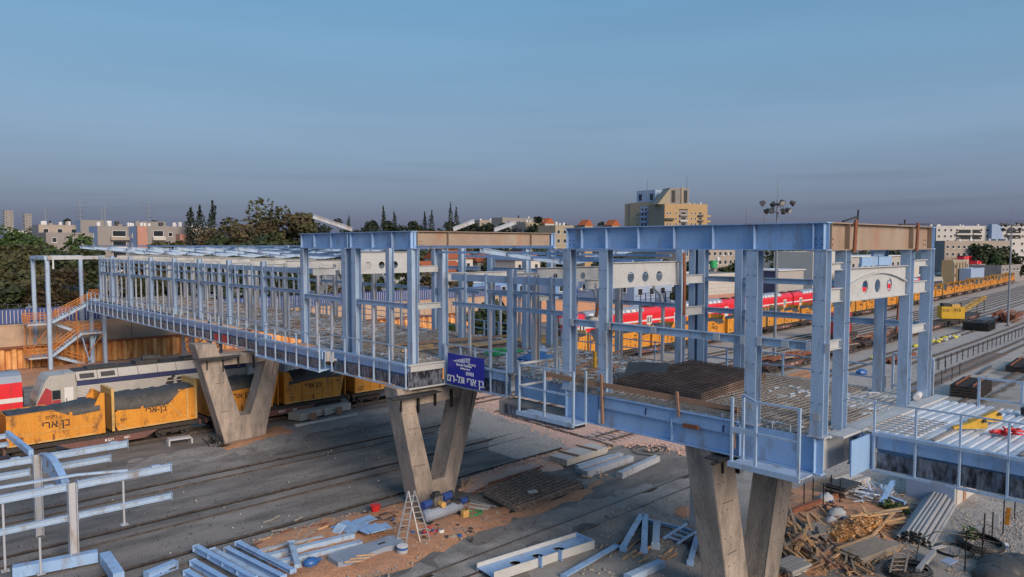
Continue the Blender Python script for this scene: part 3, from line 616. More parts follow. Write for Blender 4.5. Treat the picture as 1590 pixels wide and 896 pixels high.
# --- galleries: low butterfly roofed bays
def gallery(t, xw, xe, ys, ends, mull, seed, zrail=11.66, east=True, roof=True):
    y0, y1 = ends
    for i, y in enumerate(ys):
        hpost(t, xw, y, ZD-.02, 13.75, .42, .36, 'x'); hpost(t, xe, y, ZD-.02, 13.6, .36, .34, 'x', 'steel2')
        arch_plate(t, xw+1.9, xe-1.9, y, 12.95, 13.75)
        for a, b in ((xw+.2,xw+1.9),(xe-1.9,xe-.2)): beam(t, 'tie_beam', (a,y,13.25),(b,y,13.25), .55, .18, 'plate')
        for x in (xw+1.75, xe-1.75): hpost(t, x, y, ZD-.02, 13.4, .3, .3, 'x', 'steel2')
        if roof: bfly(t, y, xw-2.2, (xw+xe)/2, xe+1.4, 14.75, 13.98)
    cuts = [y0]+[y for y in ys if y0+1 < y < y1-1]+[y1]
    for a, b in zip(cuts, cuts[1:]):
        rail(t, 'fascia', (xw-.02,a+.2,13.18),(xw-.02,b-.2,13.18), .14, .38)
        for z in (zrail, 12.55): beam(t, 'side_rail', (xw,a+.2,z),(xw,b-.2,z), .24 if z == zrail else .14, .16)
        rail(t, 'fascia', (xe,a+.2,13.1),(xe,b-.2,13.1), .14, .4, 'plate')
        beam(t, 'side_rail', (xe,a+.2,11.6),(xe,b-.2,11.6), .24, .16)
        for k in range(mull):
            y = a+(b-a)*(k+1)/(mull+1)
            obj('mullion', M().bar((xw,y,ZD),(xw,y,zrail-.13), .15,.13), MT['steel2'], t); obj('mullion', M().bar((xw-.06,y+.25,zrail+.13),(xw-.06,y+.25,13.45), .12,.16), MT['steel'], t)
            obj('mullion', M().bar((xe,y,ZD),(xe,y,11.47), .16,.14), MT['steel2'], t)
            if k % 2 == 0: obj('kinked_bracket', M().bar((xe-.1,y,11.75),(xe-.1,y+.1,12.15),.18,.16).bar((xe-.1,y+.1,12.15),(xe-.1,y+.55,12.5),.18,.16).bar((xe-.1,y+.55,12.5),(xe-.1,y+.55,12.9),.18,.16), MT['plate'], t)
    if roof:
        for x, z in ((xw-2.1,14.92),(xw-.4,14.6),(xw+1.4,14.36),(xw+3.6,14.18),((xw+xe)/2+1.6,14.2),(xe-2,14.45),(xe-.4,14.68),(xe+1.3,14.92)):
            obj('purlin', M().bar((x,y0-.3,z),(x,y1+.3,z), .10,.13), MT['girder'], t)
        for i, (a, b) in enumerate(zip(ys, ys[1:])):
            if i % 2 == 0: obj('roof_brace', M().tube((xw-1.5,a+.2,14.5),(xw+4,b-.2,14.0),.03,5), MT['roofd'], t); obj('roof_brace', M().tube((xe+1,a+.2,14.65),(xw+6,b-.2,14.1),.03,5), MT['roofd'], t)
    deck_sheet(t, xw-.2, xe+.3, y0, y1, ZD-.03, step=.36)
    rebar_mat(t, xw+.1, xe, y0, y1, ZD+.06, step=.34, r=.016)
    fleck(t, xw, xe, y0, y1, ZD+.08, int((y1-y0)*38), seed); fleck(t, xw, xe, y0, y1, ZD+.12, int((y1-y0)*9), seed+1, 'woodr')
    for z in (9.3, 8.8): rail(t, 'hand_rail', (xe+.5,y0,z),(xe+.5,y1,z), .05,.06)
    n = int((y1-y0)/2.2)
    for k in range(n+1): rail(t, 'rail_post', (xe+.5,y0+(y1-y0)*k/n,ZD-.1),(xe+.5,y0+(y1-y0)*k/n,9.3), .06)
MID = thing('footbridge_link', 'low roofed link between the two hall frames, carrying the blue sign', 'steel frame', (30.6,29.3,7), 'steel bays of the footbridge')
gallery(MID, 26.8, 35.6, [29.15], (24.3,34.4), 2, 21)
outer_girder(MID, 26.55, 29.3, 34.45, 1.3, seed=4, inset=.2)
obj('abutment_beam', M().box(26.2,27.3,24.4,29.5,6.15,6.85), MT['conc'], MID); obj('netting_panel', M().bar((26.16,24.45,6.45),(26.16,29.0,6.45), .03, .56), MT['net'], MID)
obj('edge_girder', M().bar((27.1,24.2,7.62),(27.1,29.2,7.62), .05, 1.2), MT['girder'], MID)
FAR = thing('footbridge_gallery', 'long low gallery of the footbridge running back to the far stair', 'steel frame', (30.6,75,7), 'steel bays of the footbridge')
gallery(FAR, 25.6, 35.6, [56.5,63.2,69.9,76.5,83.5,90.6,97.6,102.6], (48.2,103.0), 3, 23)
outer_girder(FAR, 24.1, 52.9, 103.0, 1.78, seed=6)
for y in (60.5,62.1): obj('netting_panel', M().bar((24.20,y,7.4),(24.20,y+1.0,7.4), .02, .55), MT['plastr'], FAR, label='red sheet panel among the black ones')
# --- walkway towards the camera
W = thing('footbridge_walkway', 'narrow walkway bay at right with bright ribbed deck and black netting panels', 'steel frame', (31,7,7), 'steel bays of the footbridge')
deck_sheet(W, 27.8, 35.9, 1.0, 11.6, ZD-.03, 'deckw', .34)
outer_girder(W, 27.45, 1.2, 10.8, 1.36, seed=8, inset=.22, top=9.42)
obj('end_girder', M().bar((25.9,10.95,7.65),(27.5,10.95,7.65), .05,1.25), MT['girder'], W)
obj('end_girder', M().bar((27.6,10.86,7.62),(27.6,11.74,7.62), .05, 1.2).bar((27.56,10.86,7.03),(27.56,11.74,7.03),.2,.05), MT['girder'], W)
lad = obj('ladder_rungs', M().bar((27.5,11.3,7.05),(27.5,11.3,8.2),.05,.06), MT['steel'], W)
for k in range(5): obj('rung', M().bar((27.52,11.02,7.2+.2*k),(27.52,11.58,7.2+.2*k),.05), MT['black'], lad)
for z in (9.42,8.55): rail(W, 'hand_rail', (35.9,1.2,z),(35.9,9.9,z), .07,.08)
for y in (9.9,8.35,6.8,5.2): rail(W, 'rail_post', (35.9,y,7.2),(35.9,y,9.42), .09)
for y in (9.0,6.4,3.8): obj('cover_strip', M().box(28.0,35.8,y,y+.12,ZD-.015,ZD+.03), MT['woodg'], W)
rebar_mat(W, 28, 31, 9.5, 11.5, ZD+.05, step=.4)
obj('edge_channel', M().bar((26.0,11.5,ZD+.02),(36.5,11.5,ZD+.02), .5,.08), MT['plate'], W)
pt = thing('hanging_duct', 'short white duct lying across the joint of the ribbed decks', 'duct', (35.5,12.3,8.3))
obj('duct', M().tube((34.6,11.9,8.45),(36.4,12.3,8.45),.14,10), MT['white'], pt); obj('blue_cap', M().tube((36.4,12.3,8.45),(37.0,12.45,8.45),.16,10), MT['plast'], pt)
# --- blue company sign on the link
SG = thing('company_sign', 'deep blue company sign with white Hebrew lettering hung on the bridge rail', 'sign', (26.35,32.6,7))
u = Vector((0,-1,0)); sx_ = 26.36
ya, yb, za, zb = 34.1, 30.9, 7.12, 8.85
obj('board', M().bar((sx_,ya,(za+zb)/2),(sx_,yb,(za+zb)/2), .03, zb-za), MT['sign'], SG)
t1 = M(); write(t1, 'םר-לת ירא ןב', (sx_-.035,(ya+yb)/2,za+.14), .60, u); obj('lettering', t1, MT['inkw'], SG)
t2 = M(); write(t2, 'BT', (sx_-.035,32.25,zb-.36), .34, u); write(t2, 'Ben Ari Tal-Ram', (sx_-.035,32.6,zb-.62), .20, u); write(t2, 'Building & Steel', (sx_-.035,32.5,zb-.78), .13, u); write(t2, 'לת ירא ןב', (sx_-.035,31.9,zb-.5), .16, u)
obj('lettering', t2, MT['inkw'], SG)
lg = M()
for k in range(8): lg.bar((sx_-.02,33.5-.13*k,zb-.42),(sx_-.02,33.5-.13*k,zb-.36+.03*k), .012,.06, up=(0,1,0))
for k in range(6): lg.bar((sx_-.02,32.4-.12*k,zb-1.08),(sx_-.02,32.4-.12*k,zb-.88), .012,.05, up=(0,1,0))
obj('emblem', lg, MT['inkw'], SG)
# ---------------------------------------------------------------- rail vehicles
RT = .23   # top of rail
def wheelset(t, x, gauge=1.44, r=.46, width=.13):
    for y in (-gauge/2, gauge/2):
        w = M().tube((x,y-width/2,RT+r),(x,y+width/2,RT+r), r, 14).tube((x,y-width/2-.05,RT+r),(x,y-width/2+.001,RT+r), .14, 8)
        obj('wheel', w, MT['wheel'], t)
def bogie(t, x, wb=1.8):
    b = M()
    for y in (-.98, .98): b.bar((x-wb/2-.35,y,RT+.52),(x+wb/2+.35,y,RT+.52), .12,.26); b.box(x-.28,x+.28,y-.1,y+.1,RT+.30,RT+.385); b.box(x-wb/2-.13,x-wb/2+.13,y-.12,y+.12,RT+.25,RT+.385); b.box(x+wb/2-.13,x+wb/2+.13,y-.12,y+.12,RT+.25,RT+.385)
    b.box(x-.15,x+.15,-.9,.9,RT+.45,RT+.72)
    o = obj('bogie', b, MT['under'], t)
    for s in (-wb/2, wb/2): wheelset(o, x+s)
    return o
def flat_wagon(label, group):
    t = thing('flat_wagon', label, 'rail wagon', (0,0,0), group)
    obj('deck_frame', M().box(.1,13.0,-1.25,-1.05,1.02,1.28).box(.1,13.0,1.05,1.25,1.02,1.28).box(.1,13.0,-1.03,1.03,1.14,1.24), MT['under'], t)
    obj('side_sill', M().prism([(3.2,1.02),(9.9,1.02),(9.0,.55),(4.1,.55)], (0,-1.24,0), (1,0,0),(0,0,1),(0,.12,0)), MT['maroon'], t)
    obj('side_sill', M().prism([(3.2,1.02),(9.9,1.02),(9.0,.55),(4.1,.55)], (0,1.12,0), (1,0,0),(0,0,1),(0,.12,0)), MT['maroon'], t)
    for x in (1.9, 11.2): bogie(t, x)
    for x, s in ((.1,-1),(13.0,1)):
        obj('headstock', M().box(min(x,x+s*.15),max(x,x+s*.15),-1.3,1.3,.92,1.30), MT['maroon'], t)
        for y in (-.87,.87): obj('buffer', M().tube((x+s*.15,y,1.05),(x+s*.42,y,1.05),.09,8).tube((x+s*.42,y,1.05),(x+s*.47,y,1.05),.22,10), MT['under'], t)
    m = M(); write(m, 'תבכר', (6.5,-1.245,.74), .26, (1,0,0)); write(m, '3057', (7.7,-1.245,.74), .2, (1,0,0)); obj('lettering', m, MT['inkw'], t)
    return t
def heap(x0, x1, zr, bulge, seed, drape, y0=-1.2):
    'tarpaulin over a load: nx by ny sheet, edges hanging over the sides'
    m = M(); nx, ny = 18, 8; r = random.Random(seed)
    for i in range(nx+1):
        for j in range(ny+1):
            u, v = i/nx, j/ny; x = x0+(x1-x0)*u; y = y0-2*y0*v
            z = zr(u)+bulge*math.sin(math.pi*v)**.7*(.4+.6*math.sin(math.pi*min(1,max(0,u)))**.6)+(r.random()-.5)*.20
            if j in (0, ny): z = zr(u)-drape(u)*(1 if j == 0 else .6); y *= 1.065
            if j in (1, ny-1): y = (1.0 if j > 4 else -1.0)*1.235; z = zr(u)+(r.random()-.5)*.05
            m.v.append((x,y,z))
    for i in range(nx):
        for j in range(ny): a = i*(ny+1)+j; m.f.append((a,a+ny+1,a+ny+2,a+1))
    return m
def container(kind, label, group):
    t = thing('tipping_container', label, 'container', (0,0,0), group)
    Lc = 6.06; th = .07
    prof = {1: [(0,.02),(Lc,.02),(Lc,2.95),(5.78,2.95),(5.32,2.0),(3.3,1.95),(2.75,2.2),(0,2.16)],
            2: [(.35,.05),(Lc,.02),(Lc,2.55),(4.75,2.5),(4.15,1.62),(3.3,1.72),(.5,1.66),(.2,1.4),(.2,.4)],
            3: [(.0,.02),(5.45,.02),(Lc,2.7),(5.8,2.85),(5.45,2.85),(4.55,1.95),(2,1.8),(1.0,1.66),(.45,2.7),(.0,2.8)]}[kind]
    for y in (-1.25, 1.25-th):
        obj('side_wall', M().prism(prof, (0,y,0),(1,0,0),(0,0,1),(0,th,0)), MT['yellow'], t)
    hl, hr = {1:(2.16,2.9),2:(3.05,3.05),3:(2.8,2.8)}[kind]
    for x, h in ((0,hl),(Lc-.08,hr)):
        e = M().box(x+.005,x+.075,-1.25+th+.002,1.25-th-.002,.03,h)
        if kind == 2: e.box(x-.06,x+.14,-1.28,1.28,h+.003,h+.12).box(x-.05,x+.13,-1.32,-1.255,.05,h).box(x-.05,x+.13,1.255,1.32,.05,h).box(x-.05,x-.0,-1.2,1.2,h-.4,h-.05)
        obj('end_wall', e, MT['yellow' if kind != 2 else 'yellowd'], t)
    obj('floor', M().box(.09,Lc-.09,-1.17,1.17,.03,.10), MT['under'], t)
    for x in {1:(1.72,3.85,5.9),2:(2.05,),3:(1.75,3.75,4.75)}[kind]:
        h = 1.9 if kind == 1 else 1.6
        for y in (-1.31,1.252): obj('rib', M().box(x-.09,x+.09,y,y+.058,.04,h), MT['yellow'], t)
    for z in (.7,):
        if kind != 2: obj('seam', M().box(.1,5.4,-1.275,-1.252,z,z+.04), MT['yellowd'], t)
    if kind == 2: obj('gusset', M().bar((4.0,-1.28,1.55),(5.0,-1.28,.35),.05,.06).bar((.4,-1.28,.5),(1.0,-1.28,.1),.05,.06), MT['yellowd'], t); obj('corner_post', M().box(5.3,5.42,-1.33,-1.255,.05,2.5), MT['yellowd'], t)
    if kind == 1: obj('tarpaulin', heap(.1,5.75, lambda u: 2.14 if u < .5 else 2.14+.38*(u-.5), .12, 5, lambda u: .0 if u < .5 else min(.62,(u-.48)*3)), MT['tarp'], t, smooth=True)
    if kind == 2: obj('tarpaulin', heap(.12,5.9, lambda u: 2.55-.2*math.sin(u*3)+.1*u, .25, 6, lambda u: .98 if u < .66 else max(.05,.98-(u-.66)*5.5)), MT['tarp'], t, smooth=True)
    if kind == 3: obj('tarpaulin', heap(.4,5.5, lambda u: 2.05+.25*math.sin(u*2.6), .5, 8, lambda u: .42), MT['tarp'], t, smooth=True)
    m = M()
    if kind == 1: write(m, BEN, (2.95,-1.275,.98), .72, (1,0,0)); write(m, 'םיקינ', (2.65,-1.275,1.62), .34, (1,0,0))
    if kind == 2: write(m, BENH, (3.05,-1.275,1.02), .62, (1,0,0)); write(m, '3057', (.75,-1.275,.72), .25, (1,0,0))
    if kind == 3: write(m, BEN, (2.75,-1.275,1.16), .62, (1,0,0)); write(m, '3057', (5.2,-1.275,1.4), .2, (1,0,0))
    obj('lettering', m, MT['ink'], t)
    if kind != 2:
        for y in (-1.30,1.252):
            for z in (.28,.5): obj('hinge_bar', M().box(.5,.95,y,y+.045,z,z+.05), MT['under'], t)
            obj('latch', M().box(2.7,2.8,y-.02,y+.045,.12,.5), MT['rust'], t)
    for y in (-1.285,1.252): obj('bottom_rail', M().box(.05 if kind != 2 else .4,5.4,y,y+.032,.025,.14), MT['yellowd'], t)
    for x in (.4, 5.6): obj('foot', M().box(x-.2,x+.2,-1.2,1.2,-.07,.018), MT['under'], t)
    return t
TY = 60.85
def on_track(x, y0=TY): return (x, curve_y(y0, x), 0), math.atan(.02+.0003*(x+6))
CG, WG, CGF, WGF = 'yellow containers on the wagons', 'flat wagons under the yellow containers', 'yellow containers on the distant wagons', 'flat wagons under the distant yellow containers'
wag0 = flat_wagon('flat wagon', WG)
protos = {k: container(k, 'x', CG) for k in (1,2,3)}
near_lab = {0: 'yellow container with black letters and half hung tarpaulin, at the left edge', 1: 'yellow container with tall lipped end walls and a deep scoop of black tarpaulin', 2: 'yellow container seen between the legs of the far pier', 3: 'yellow container just right of the far pier, black load heaped over it'}
wn = 0; used = set()
x = -4.9
seqk = [3,1,2,3,3,1]
far = 0
for w in range(26):
    xs = x+13.55*w
    if w == 4: continue
    loc, rz = on_track(xs)
    c, s = math.cos(rz), math.sin(rz)
    if w == 1: xs_ = 8.62-.3
    base = xs
    loc, rz = on_track(base); ww = wag0 if w == 0 else copy_tree(wag0, loc, rz)
    if w == 0: wag0.location = loc; wag0.rotation_euler = (0,0,rz)
    ww['label'] = {0:'flat wagon mostly outside the left edge of the picture',1:'flat wagon under the scooped yellow container left of the far pier',2:'flat wagon under the heaped container right of the far pier',3:'flat wagon behind the middle pier under yellow containers'}.get(w, 'flat wagon in the distant row of yellow containers')
    ww['group'] = WG if w < 4 else WGF
    for h in (0,1):
        k = seqk[(2*w+h) % 6]; idx = 2*w+h
        k = {0:3,1:2,2:1,3:2,4:3,5:3}.get(idx, rnd.choice((1,2,3)))
        off = .2+h*6.55; p = Vector((loc[0]+c*off, loc[1]+s*off, 1.36))
        lab = {2:near_lab[0],3:near_lab[1],4:near_lab[2],5:near_lab[3],0:'yellow container outside the left edge',1:'yellow container mostly outside the left edge',6:'yellow container behind the middle pier, its load low',7:'yellow container behind the bridge right of the middle pier'}.get(idx, 'yellow container with black load in the distant row')
        if k not in used: cc = protos[k]; used.add(k); cc.location = p; cc.rotation_euler = (0,0,rz); cc['label'] = lab; cc['group'] = CG if idx < 8 else CGF
        else: cc = copy_tree(protos[k], p, rz, lab, CG if idx < 8 else CGF)

# --- silver locomotive with navy bands
LX, LY = 12.6, 72.3
def loco():
    t = thing('locomotive', 'silver locomotive with navy bands and dull red cab behind the yellow wagons', 'locomotive', (LX+10, LY, 0))
    x0, x1, y = LX, LX+20.5, LY-1.45
    w = 2.9
    def strip(name, xa, xb, za, zb, ya, yb, mtl, par=t):   # both flanks
        for sg in (-1, 1):
            m = M().prism([(0,za),(0,zb),(.06,zb),(.06,za)], (xa,0,0), (0,1,0),(0,0,1),(xb-xa,0,0)) if False else M()
            pts = [(xa,LY+sg*ya,za),(xb,LY+sg*ya,za),(xb,LY+sg*yb,zb),(xa,LY+sg*yb,zb)]; q = [(p[0],p[1]-sg*.06,p[2]) for p in pts]
            m.add(pts+q, [(0,1,2,3),(7,6,5,4),(0,4,5,1),(1,5,6,2),(2,6,7,3),(3,7,4,0)]); o = obj(name, m, MT[mtl], par)
        return o
    obj('body_core', M().box(x0+1.6,x1-1.6,LY-1.36,LY+1.36,1.0,3.58).box(x0+2.2,x1-2.2,LY-1.0,LY+1.0,3.6,4.34), MT['silver'], t)
    strip('lower_band', x0+3.0, x1-3.0, 1.15, 2.22, 1.46,1.46,'navy')
    strip('upper_band', x0+3.0, x1-3.0, 3.22, 3.62, 1.46,1.46,'navy')
    for k in range(8): strip('side_slat', x0+3.0, x1-3.0, 2.25+k*.121, 2.25+k*.121+.098, 1.47,1.45,'silver')
    for k in range(9): strip('roof_panel', x0+3.0+k*1.62, x0+3.0+k*1.62+1.58, 3.65, 4.36, 1.44,1.08,'silver')
    for k in (0,1,6,8): strip('grille', x0+3.25+k*1.62, x0+3.0+k*1.62+1.35, 3.80, 4.18, 1.40,1.20,'roofd')
    obj('roof_gear', M().box(x0+3,x1-3,LY-1.0,LY+1.0,4.37,4.44).box(x0+7.8,x0+9.6,LY-.9,LY+.6,4.445,4.72).tube((x0+8.4,LY-.6,4.9),(x0+9.9,LY-.6,4.85),.3,10).box(x0+4,x0+6.5,LY-.7,LY+.7,4.445,4.58).box(x0+12,x0+15,LY-.7,LY+.7,4.445,4.6), MT['roofd'], t)
    for sg, xa in ((1, x0), (-1, x1)):
        X = lambda d: xa+sg*d
        cab = [(0.0,1.1),(0.05,2.2),(.70,3.85),(1.0,4.28),(2.9,4.3),(2.9,1.1)]
        obj('cab', M().prism([(X(a)-xa,b) for a,b in cab] if sg > 0 else [(X(a)-xa,b) for a,b in cab][::-1], (xa,LY-1.44,0),(1,0,0),(0,0,1),(0,2.88,0)), MT['silver'], t)
        obj('windscreen', M().add([(X(.10),LY-1.15,2.38),(X(.10),LY+1.15,2.38),(X(.62),LY+1.05,3.76),(X(.62),LY-1.05,3.76),(X(.16),LY-1.15,2.34),(X(.16),LY+1.15,2.34),(X(.69),LY+1.05,3.73),(X(.69),LY-1.05,3.73)], [(0,1,2,3),(7,6,5,4),(0,4,5,1),(1,5,6,2),(2,6,7,3),(3,7,4,0)] if sg < 0 else [(3,2,1,0),(4,5,6,7),(1,5,4,0),(2,6,5,1),(3,7,6,2),(0,4,7,3)]), MT['glassb'], t)
        for yy in (LY-1.47, LY+1.445):
            red = [(X(.06),1.12),(X(.1),2.15),(X(.75),3.35),(X(1.15),3.05),(X(1.15),1.12)]
            obj('cab_panel', M().prism([(a-xa,b) for a,b in red], (xa,yy,0),(1,0,0),(0,0,1),(0,.022,0)), MT['maroonp'], t)
            obj('cab_panel', M().box(min(X(1.18),X(1.78)),max(X(1.18),X(1.78)),yy,yy+.022,1.12,2.25), MT['maroonp'], t)
            obj('side_window', M().box(min(X(1.18),X(1.78)),max(X(1.18),X(1.78)),yy,yy+.022,2.3,3.05), MT['glass'], t)
            d = obj('cab_door', M().box(min(X(2.05),X(2.72)),max(X(2.05),X(2.72)),yy-.01,yy+.022,1.2,3.2), MT['white'], t)
            obj('door_handle', M().box(X(2.2)-.03,X(2.2)+.03,yy-.03 if yy < LY else yy+.024,yy-.011 if yy < LY else yy+.05,2.0,2.3), MT['roofd'], d)
        for yy in (-.9,.9): obj('buffer', M().tube((X(0),LY+yy,1.05),(X(-.4),LY+yy,1.05),.12,8).tube((X(-.4),LY+yy,1.05),(X(-.46),LY+yy,1.05),.25,10), MT['under'], t)
    # railway mark: four slanted navy bars meeting in a cross
    e = M(); cx, cz, yy = x0+10.9, 2.78, LY-1.475
    for a, b, sh in ((-1,1,-.14),(1,1,.14),(-1,-1,.14),(1,-1,-.14)):
        e.prism([(cx+a*.06,cz+b*.05),(cx+a*.72,cz+b*.05),(cx+a*.72+(.14 if a*b<0 else -.14),cz+b*.27),(cx+a*.06+(.22 if a > 0 else -.1),cz+b*.27)], (0,yy,0),(1,0,0),(0,0,1),(0,-.02,0))
    for a, b in ((1,1),(-1,-1)): e.prism([(cx+a*.02,cz+b*.28),(cx+a*.02,cz+b*.46),(cx-a*.3,cz+b*.46),(cx-a*.3,cz+b*.28)], (0,yy,0),(1,0,0),(0,0,1),(0,-.02,0))
    obj('railway_mark', e, MT['ink'], t)
    obj('fuel_tank', M().box(x0+7.5,x0+13,LY-1.3,LY+1.3,.45,.98), MT['under'], t)
    for xx in (x0+4.3, x1-4.3):
        b = M().box(xx-2.2,xx+2.2,LY-1.15,LY-1.0,RT+.3,RT+.72).box(xx-2.2,xx+2.2,LY+1.0,LY+1.15,RT+.3,RT+.72); o = obj('bogie', b, MT['under'], t)
        for s in (-1.7,0,1.7):
            for yy in (-.72,.72): obj('wheel', M().tube((xx+s,LY+yy-.07,RT+.5),(xx+s,LY+yy+.07,RT+.5),.5,14), MT['wheel'], o)
loco()
# --- double deck coaches
def coach(name, label, group, mats=('red','roofg','white'), Lc=26.4, dd=True):
    t = thing(name, label, 'train car', (0,0,0), group)
    red, roof, wh = (MT[k] for k in mats)
    low = [(-1.36,.85),(-1.42,1.1),(-1.42,3.35),(-1.32,3.75),(1.32,3.75),(1.42,3.35),(1.42,1.1),(1.36,.85)]
    obj('body', M().prism(low[::-1], (0.1,0,0),(0,1,0),(0,0,1),(Lc-.2,0,0)), red, t, smooth=False)
    up = [(-1.31,3.753),(-1.05,4.25),(-.55,4.55),(.55,4.55),(1.05,4.25),(1.31,3.753)]
    obj('roof', M().prism(up[::-1], (5.4,0,0),(0,1,0),(0,0,1),(Lc-10.8,0,0)), roof, t)
    ue = [(-1.30,3.753),(-1.0,4.10),(-.5,4.3),(.5,4.3),(1.0,4.10),(1.30,3.753)]
    for xa in (.15, Lc-5.35): obj('end_roof', M().prism(ue[::-1], (xa,0,0),(0,1,0),(0,0,1),(5.2,0,0)), red, t)
    for xa in (1.2, Lc-3.4): obj('roof_unit', M().box(xa,xa+2.2,-.6,.6,4.305,4.5), MT['roofd'], t)
    for y in (-1.445, 1.421): obj('stripe', M().box(.2,Lc-.2,y,y+.024,2.02,2.30), wh, t)
    n = 9
    for k in range(n):
        xa = 6.2+k*1.62
        for sg in (-1,1):
            p = [(xa,sg*1.325,3.80),(xa+1.05,sg*1.325,3.80),(xa+1.05,sg*1.105,4.22),(xa,sg*1.105,4.22)]; q = [(a,b-sg*.04,c) for a,b,c in p]
            f = obj('window', M().add(p+q, [(0,1,2,3),(7,6,5,4),(0,4,5,1),(1,5,6,2),(2,6,7,3),(3,7,4,0)]), wh, t)
            if dd: obj('window', M().box(xa,xa+1.05,sg*1.43-.012,sg*1.43+.012,1.15,1.8), MT['glass'], t)
    for xa in (3.3, Lc-4.9):
        for y in (-1.45, 1.422):
            d = obj('door', M().box(xa,xa+.75,y,y+.03,.95,2.95).box(xa+.8,xa+1.55,y,y+.03,.95,2.95), wh, t)
            s = -1 if y < 0 else 1; yy = y-.016 if y < 0 else y+.031
            for dx in (.2,1.0): obj('door_pane', M().box(xa+dx,xa+dx+.33,yy,yy+.015,1.7,2.7), MT['glass'], d)
    for xx in (3.6, Lc-3.6): bogie(t, xx, 2.4)
    obj('skirt', M().box(6.5,Lc-6.5,-1.2,1.2,.5,.84), MT['under'], t)
    for xx in (0, Lc): obj('gangway', M().box(xx-.14,xx+.12,-.7,.7,1.0,3.4), MT['roofd'], t)
    return t
RY = 76.6
rc = coach('red_coach', 'red double deck coach nearest the hall posts, first of the red train', 'red double deck coaches')
ords = ['first red double deck coach, its left end behind the bridge posts','second red double deck coach of the train behind the near hall','third red double deck coach, seen left of the corner post','fourth red double deck coach, behind the corner post','fifth red double deck coach, mostly behind the end girder','sixth red double deck coach, its red end showing right of the bridge','last red double deck coach before the far silver locomotive']
x = 82.5
for k in range(7):
    p = (x, curve_y(RY, x)+.2, 0); rz = math.atan(.02+.0003*(x+13)); 
    o = rc if k == 0 else copy_tree(rc, p, rz)
    o.location = p; o.rotation_euler = (0,0,rz); o['label'] = ords[k]; x += 26.75
# coach parked in front of the silver locomotive
rl = thing('diesel_locomotive', 'bright red locomotive with blue grey roof in front of the silver one', 'locomotive', (2,LY,0))
obj('body', M().box(-10,11.7,LY-1.46,LY+1.46,.95,4.03), MT['red'], rl); obj('stripe', M().box(-10.01,11.71,LY-1.485,LY-1.462,2.45,2.82), MT['white'], rl)
obj('roof', M().prism([(-1.45,4.033),(-1.2,4.55),(-.6,4.75),(.6,4.75),(1.2,4.55),(1.45,4.033)][::-1], (-10,LY,0),(0,1,0),(0,0,1),(21.7,0,0)), MT['roofg'], rl)
for xa in (7.6,3.2,-1.2): obj('roof_vent', M().add([(xa,LY-1.44,4.1),(xa+2.6,LY-1.44,4.1),(xa+2.6,LY-1.28,4.45),(xa,LY-1.28,4.45),(xa,LY-1.2,4.1),(xa+2.6,LY-1.2,4.1),(xa+2.6,LY-1.2,4.45),(xa,LY-1.2,4.45)], [(0,1,2,3),(4,7,6,5),(0,4,5,1),(1,5,6,2),(2,6,7,3),(3,7,4,0)]), MT['roofd'], rl)
for xa in (2.0,6.5,10.9): obj('body_seam', M().box(xa,xa+.05,LY-1.475,LY-1.461,1.0,4.0), MT['maroonp'], rl)
obj('underframe', M().box(-9.8,11.5,LY-1.2,LY+1.2,.5,.948), MT['under'], rl)
for yy in (-.9,.9): obj('buffer', M().tube((11.7,LY+yy,1.05),(12.0,LY+yy,1.05),.1,8), MT['under'], rl)
obj('gangway', M().box(11.701,11.95,LY-.6,LY+.6,1.2,3.2), MT['roofd'], rl)
wc = coach('white_coach', 'white coach with dark windows far behind the floodlight mast', 'white coaches', ('white','roofg','bpanel'), dd=True)
wl = ['white coach with blue stripe at the far end of the yellow wagons','white coach with blue stripe at the right edge behind the mast','white coach behind the near hall, beyond the red train']
for k, (xx, yy) in enumerate(((272,101),(299.5,103.5),(327,106))):
    o = wc if k == 0 else copy_tree(wc, (0,0,0)); o.location = (xx,yy,0); o.rotation_euler = (0,0,.09); o['label'] = wl[min(k,1)]
    if k == 2: o['label'] = 'white coach with blue stripe running out of the right edge'
# covered white wagon coupled behind the locomotive
bw = thing('covered_wagon', 'white ribbed covered wagon standing right of the silver locomotive', 'rail wagon', (40,LY,0))
obj('body', M().box(34.2,52,LY-1.35,LY+1.35,1.1,3.9), MT['white'], bw); obj('roof', M().prism([(-1.4,3.905),(-.7,4.25),(.7,4.25),(1.4,3.905)][::-1], (34.1,LY,0),(0,1,0),(0,0,1),(18,0,0)), MT['roofg'], bw)
for k in range(44): obj('side_rib', M().box(34.4+k*.4,34.55+k*.4,LY-1.42,LY-1.352,1.15,3.85), MT['white'], bw)
for xx in (36.5,49.5):
    b = obj('bogie', M().box(xx-1.4,xx+1.4,LY-1.1,LY+1.1,.6,1.05), MT['under'], bw)
    for s in (-.9,.9):
        for yy in (-.72,.72): obj('wheel', M().tube((xx+s,LY+yy-.07,RT+.46),(xx+s,LY+yy+.07,RT+.46),.46,12), MT['wheel'], b)
# silver-blue engine at the far end of the red train
fe = thing('locomotive', 'distant silver and blue locomotive at the far end of the red train', 'locomotive', (280,curve_y(RY,280),0))
yy = curve_y(RY,278)
obj('body', M().prism([(0,1),(0,2.4),(1,4.0),(19,4.0),(20,2.4),(20,1)], (270.5,yy-1.4,0),(1,0,0),(0,0,1),(0,2.8,0)), MT['silver'], fe); obj('lower_band', M().box(271.5,289.5,yy-1.44,yy-1.402,1.1,2.6), MT['navy'], fe)
obj('roof_gear', M().box(273,276,yy-.9,yy+.9,4.01,4.5).box(278,283,yy-.9,yy+.9,4.01,4.4), MT['roofd'], fe); obj('underframe', M().box(271,290,yy-1.2,yy+1.2,.4,.98), MT['under'], fe)

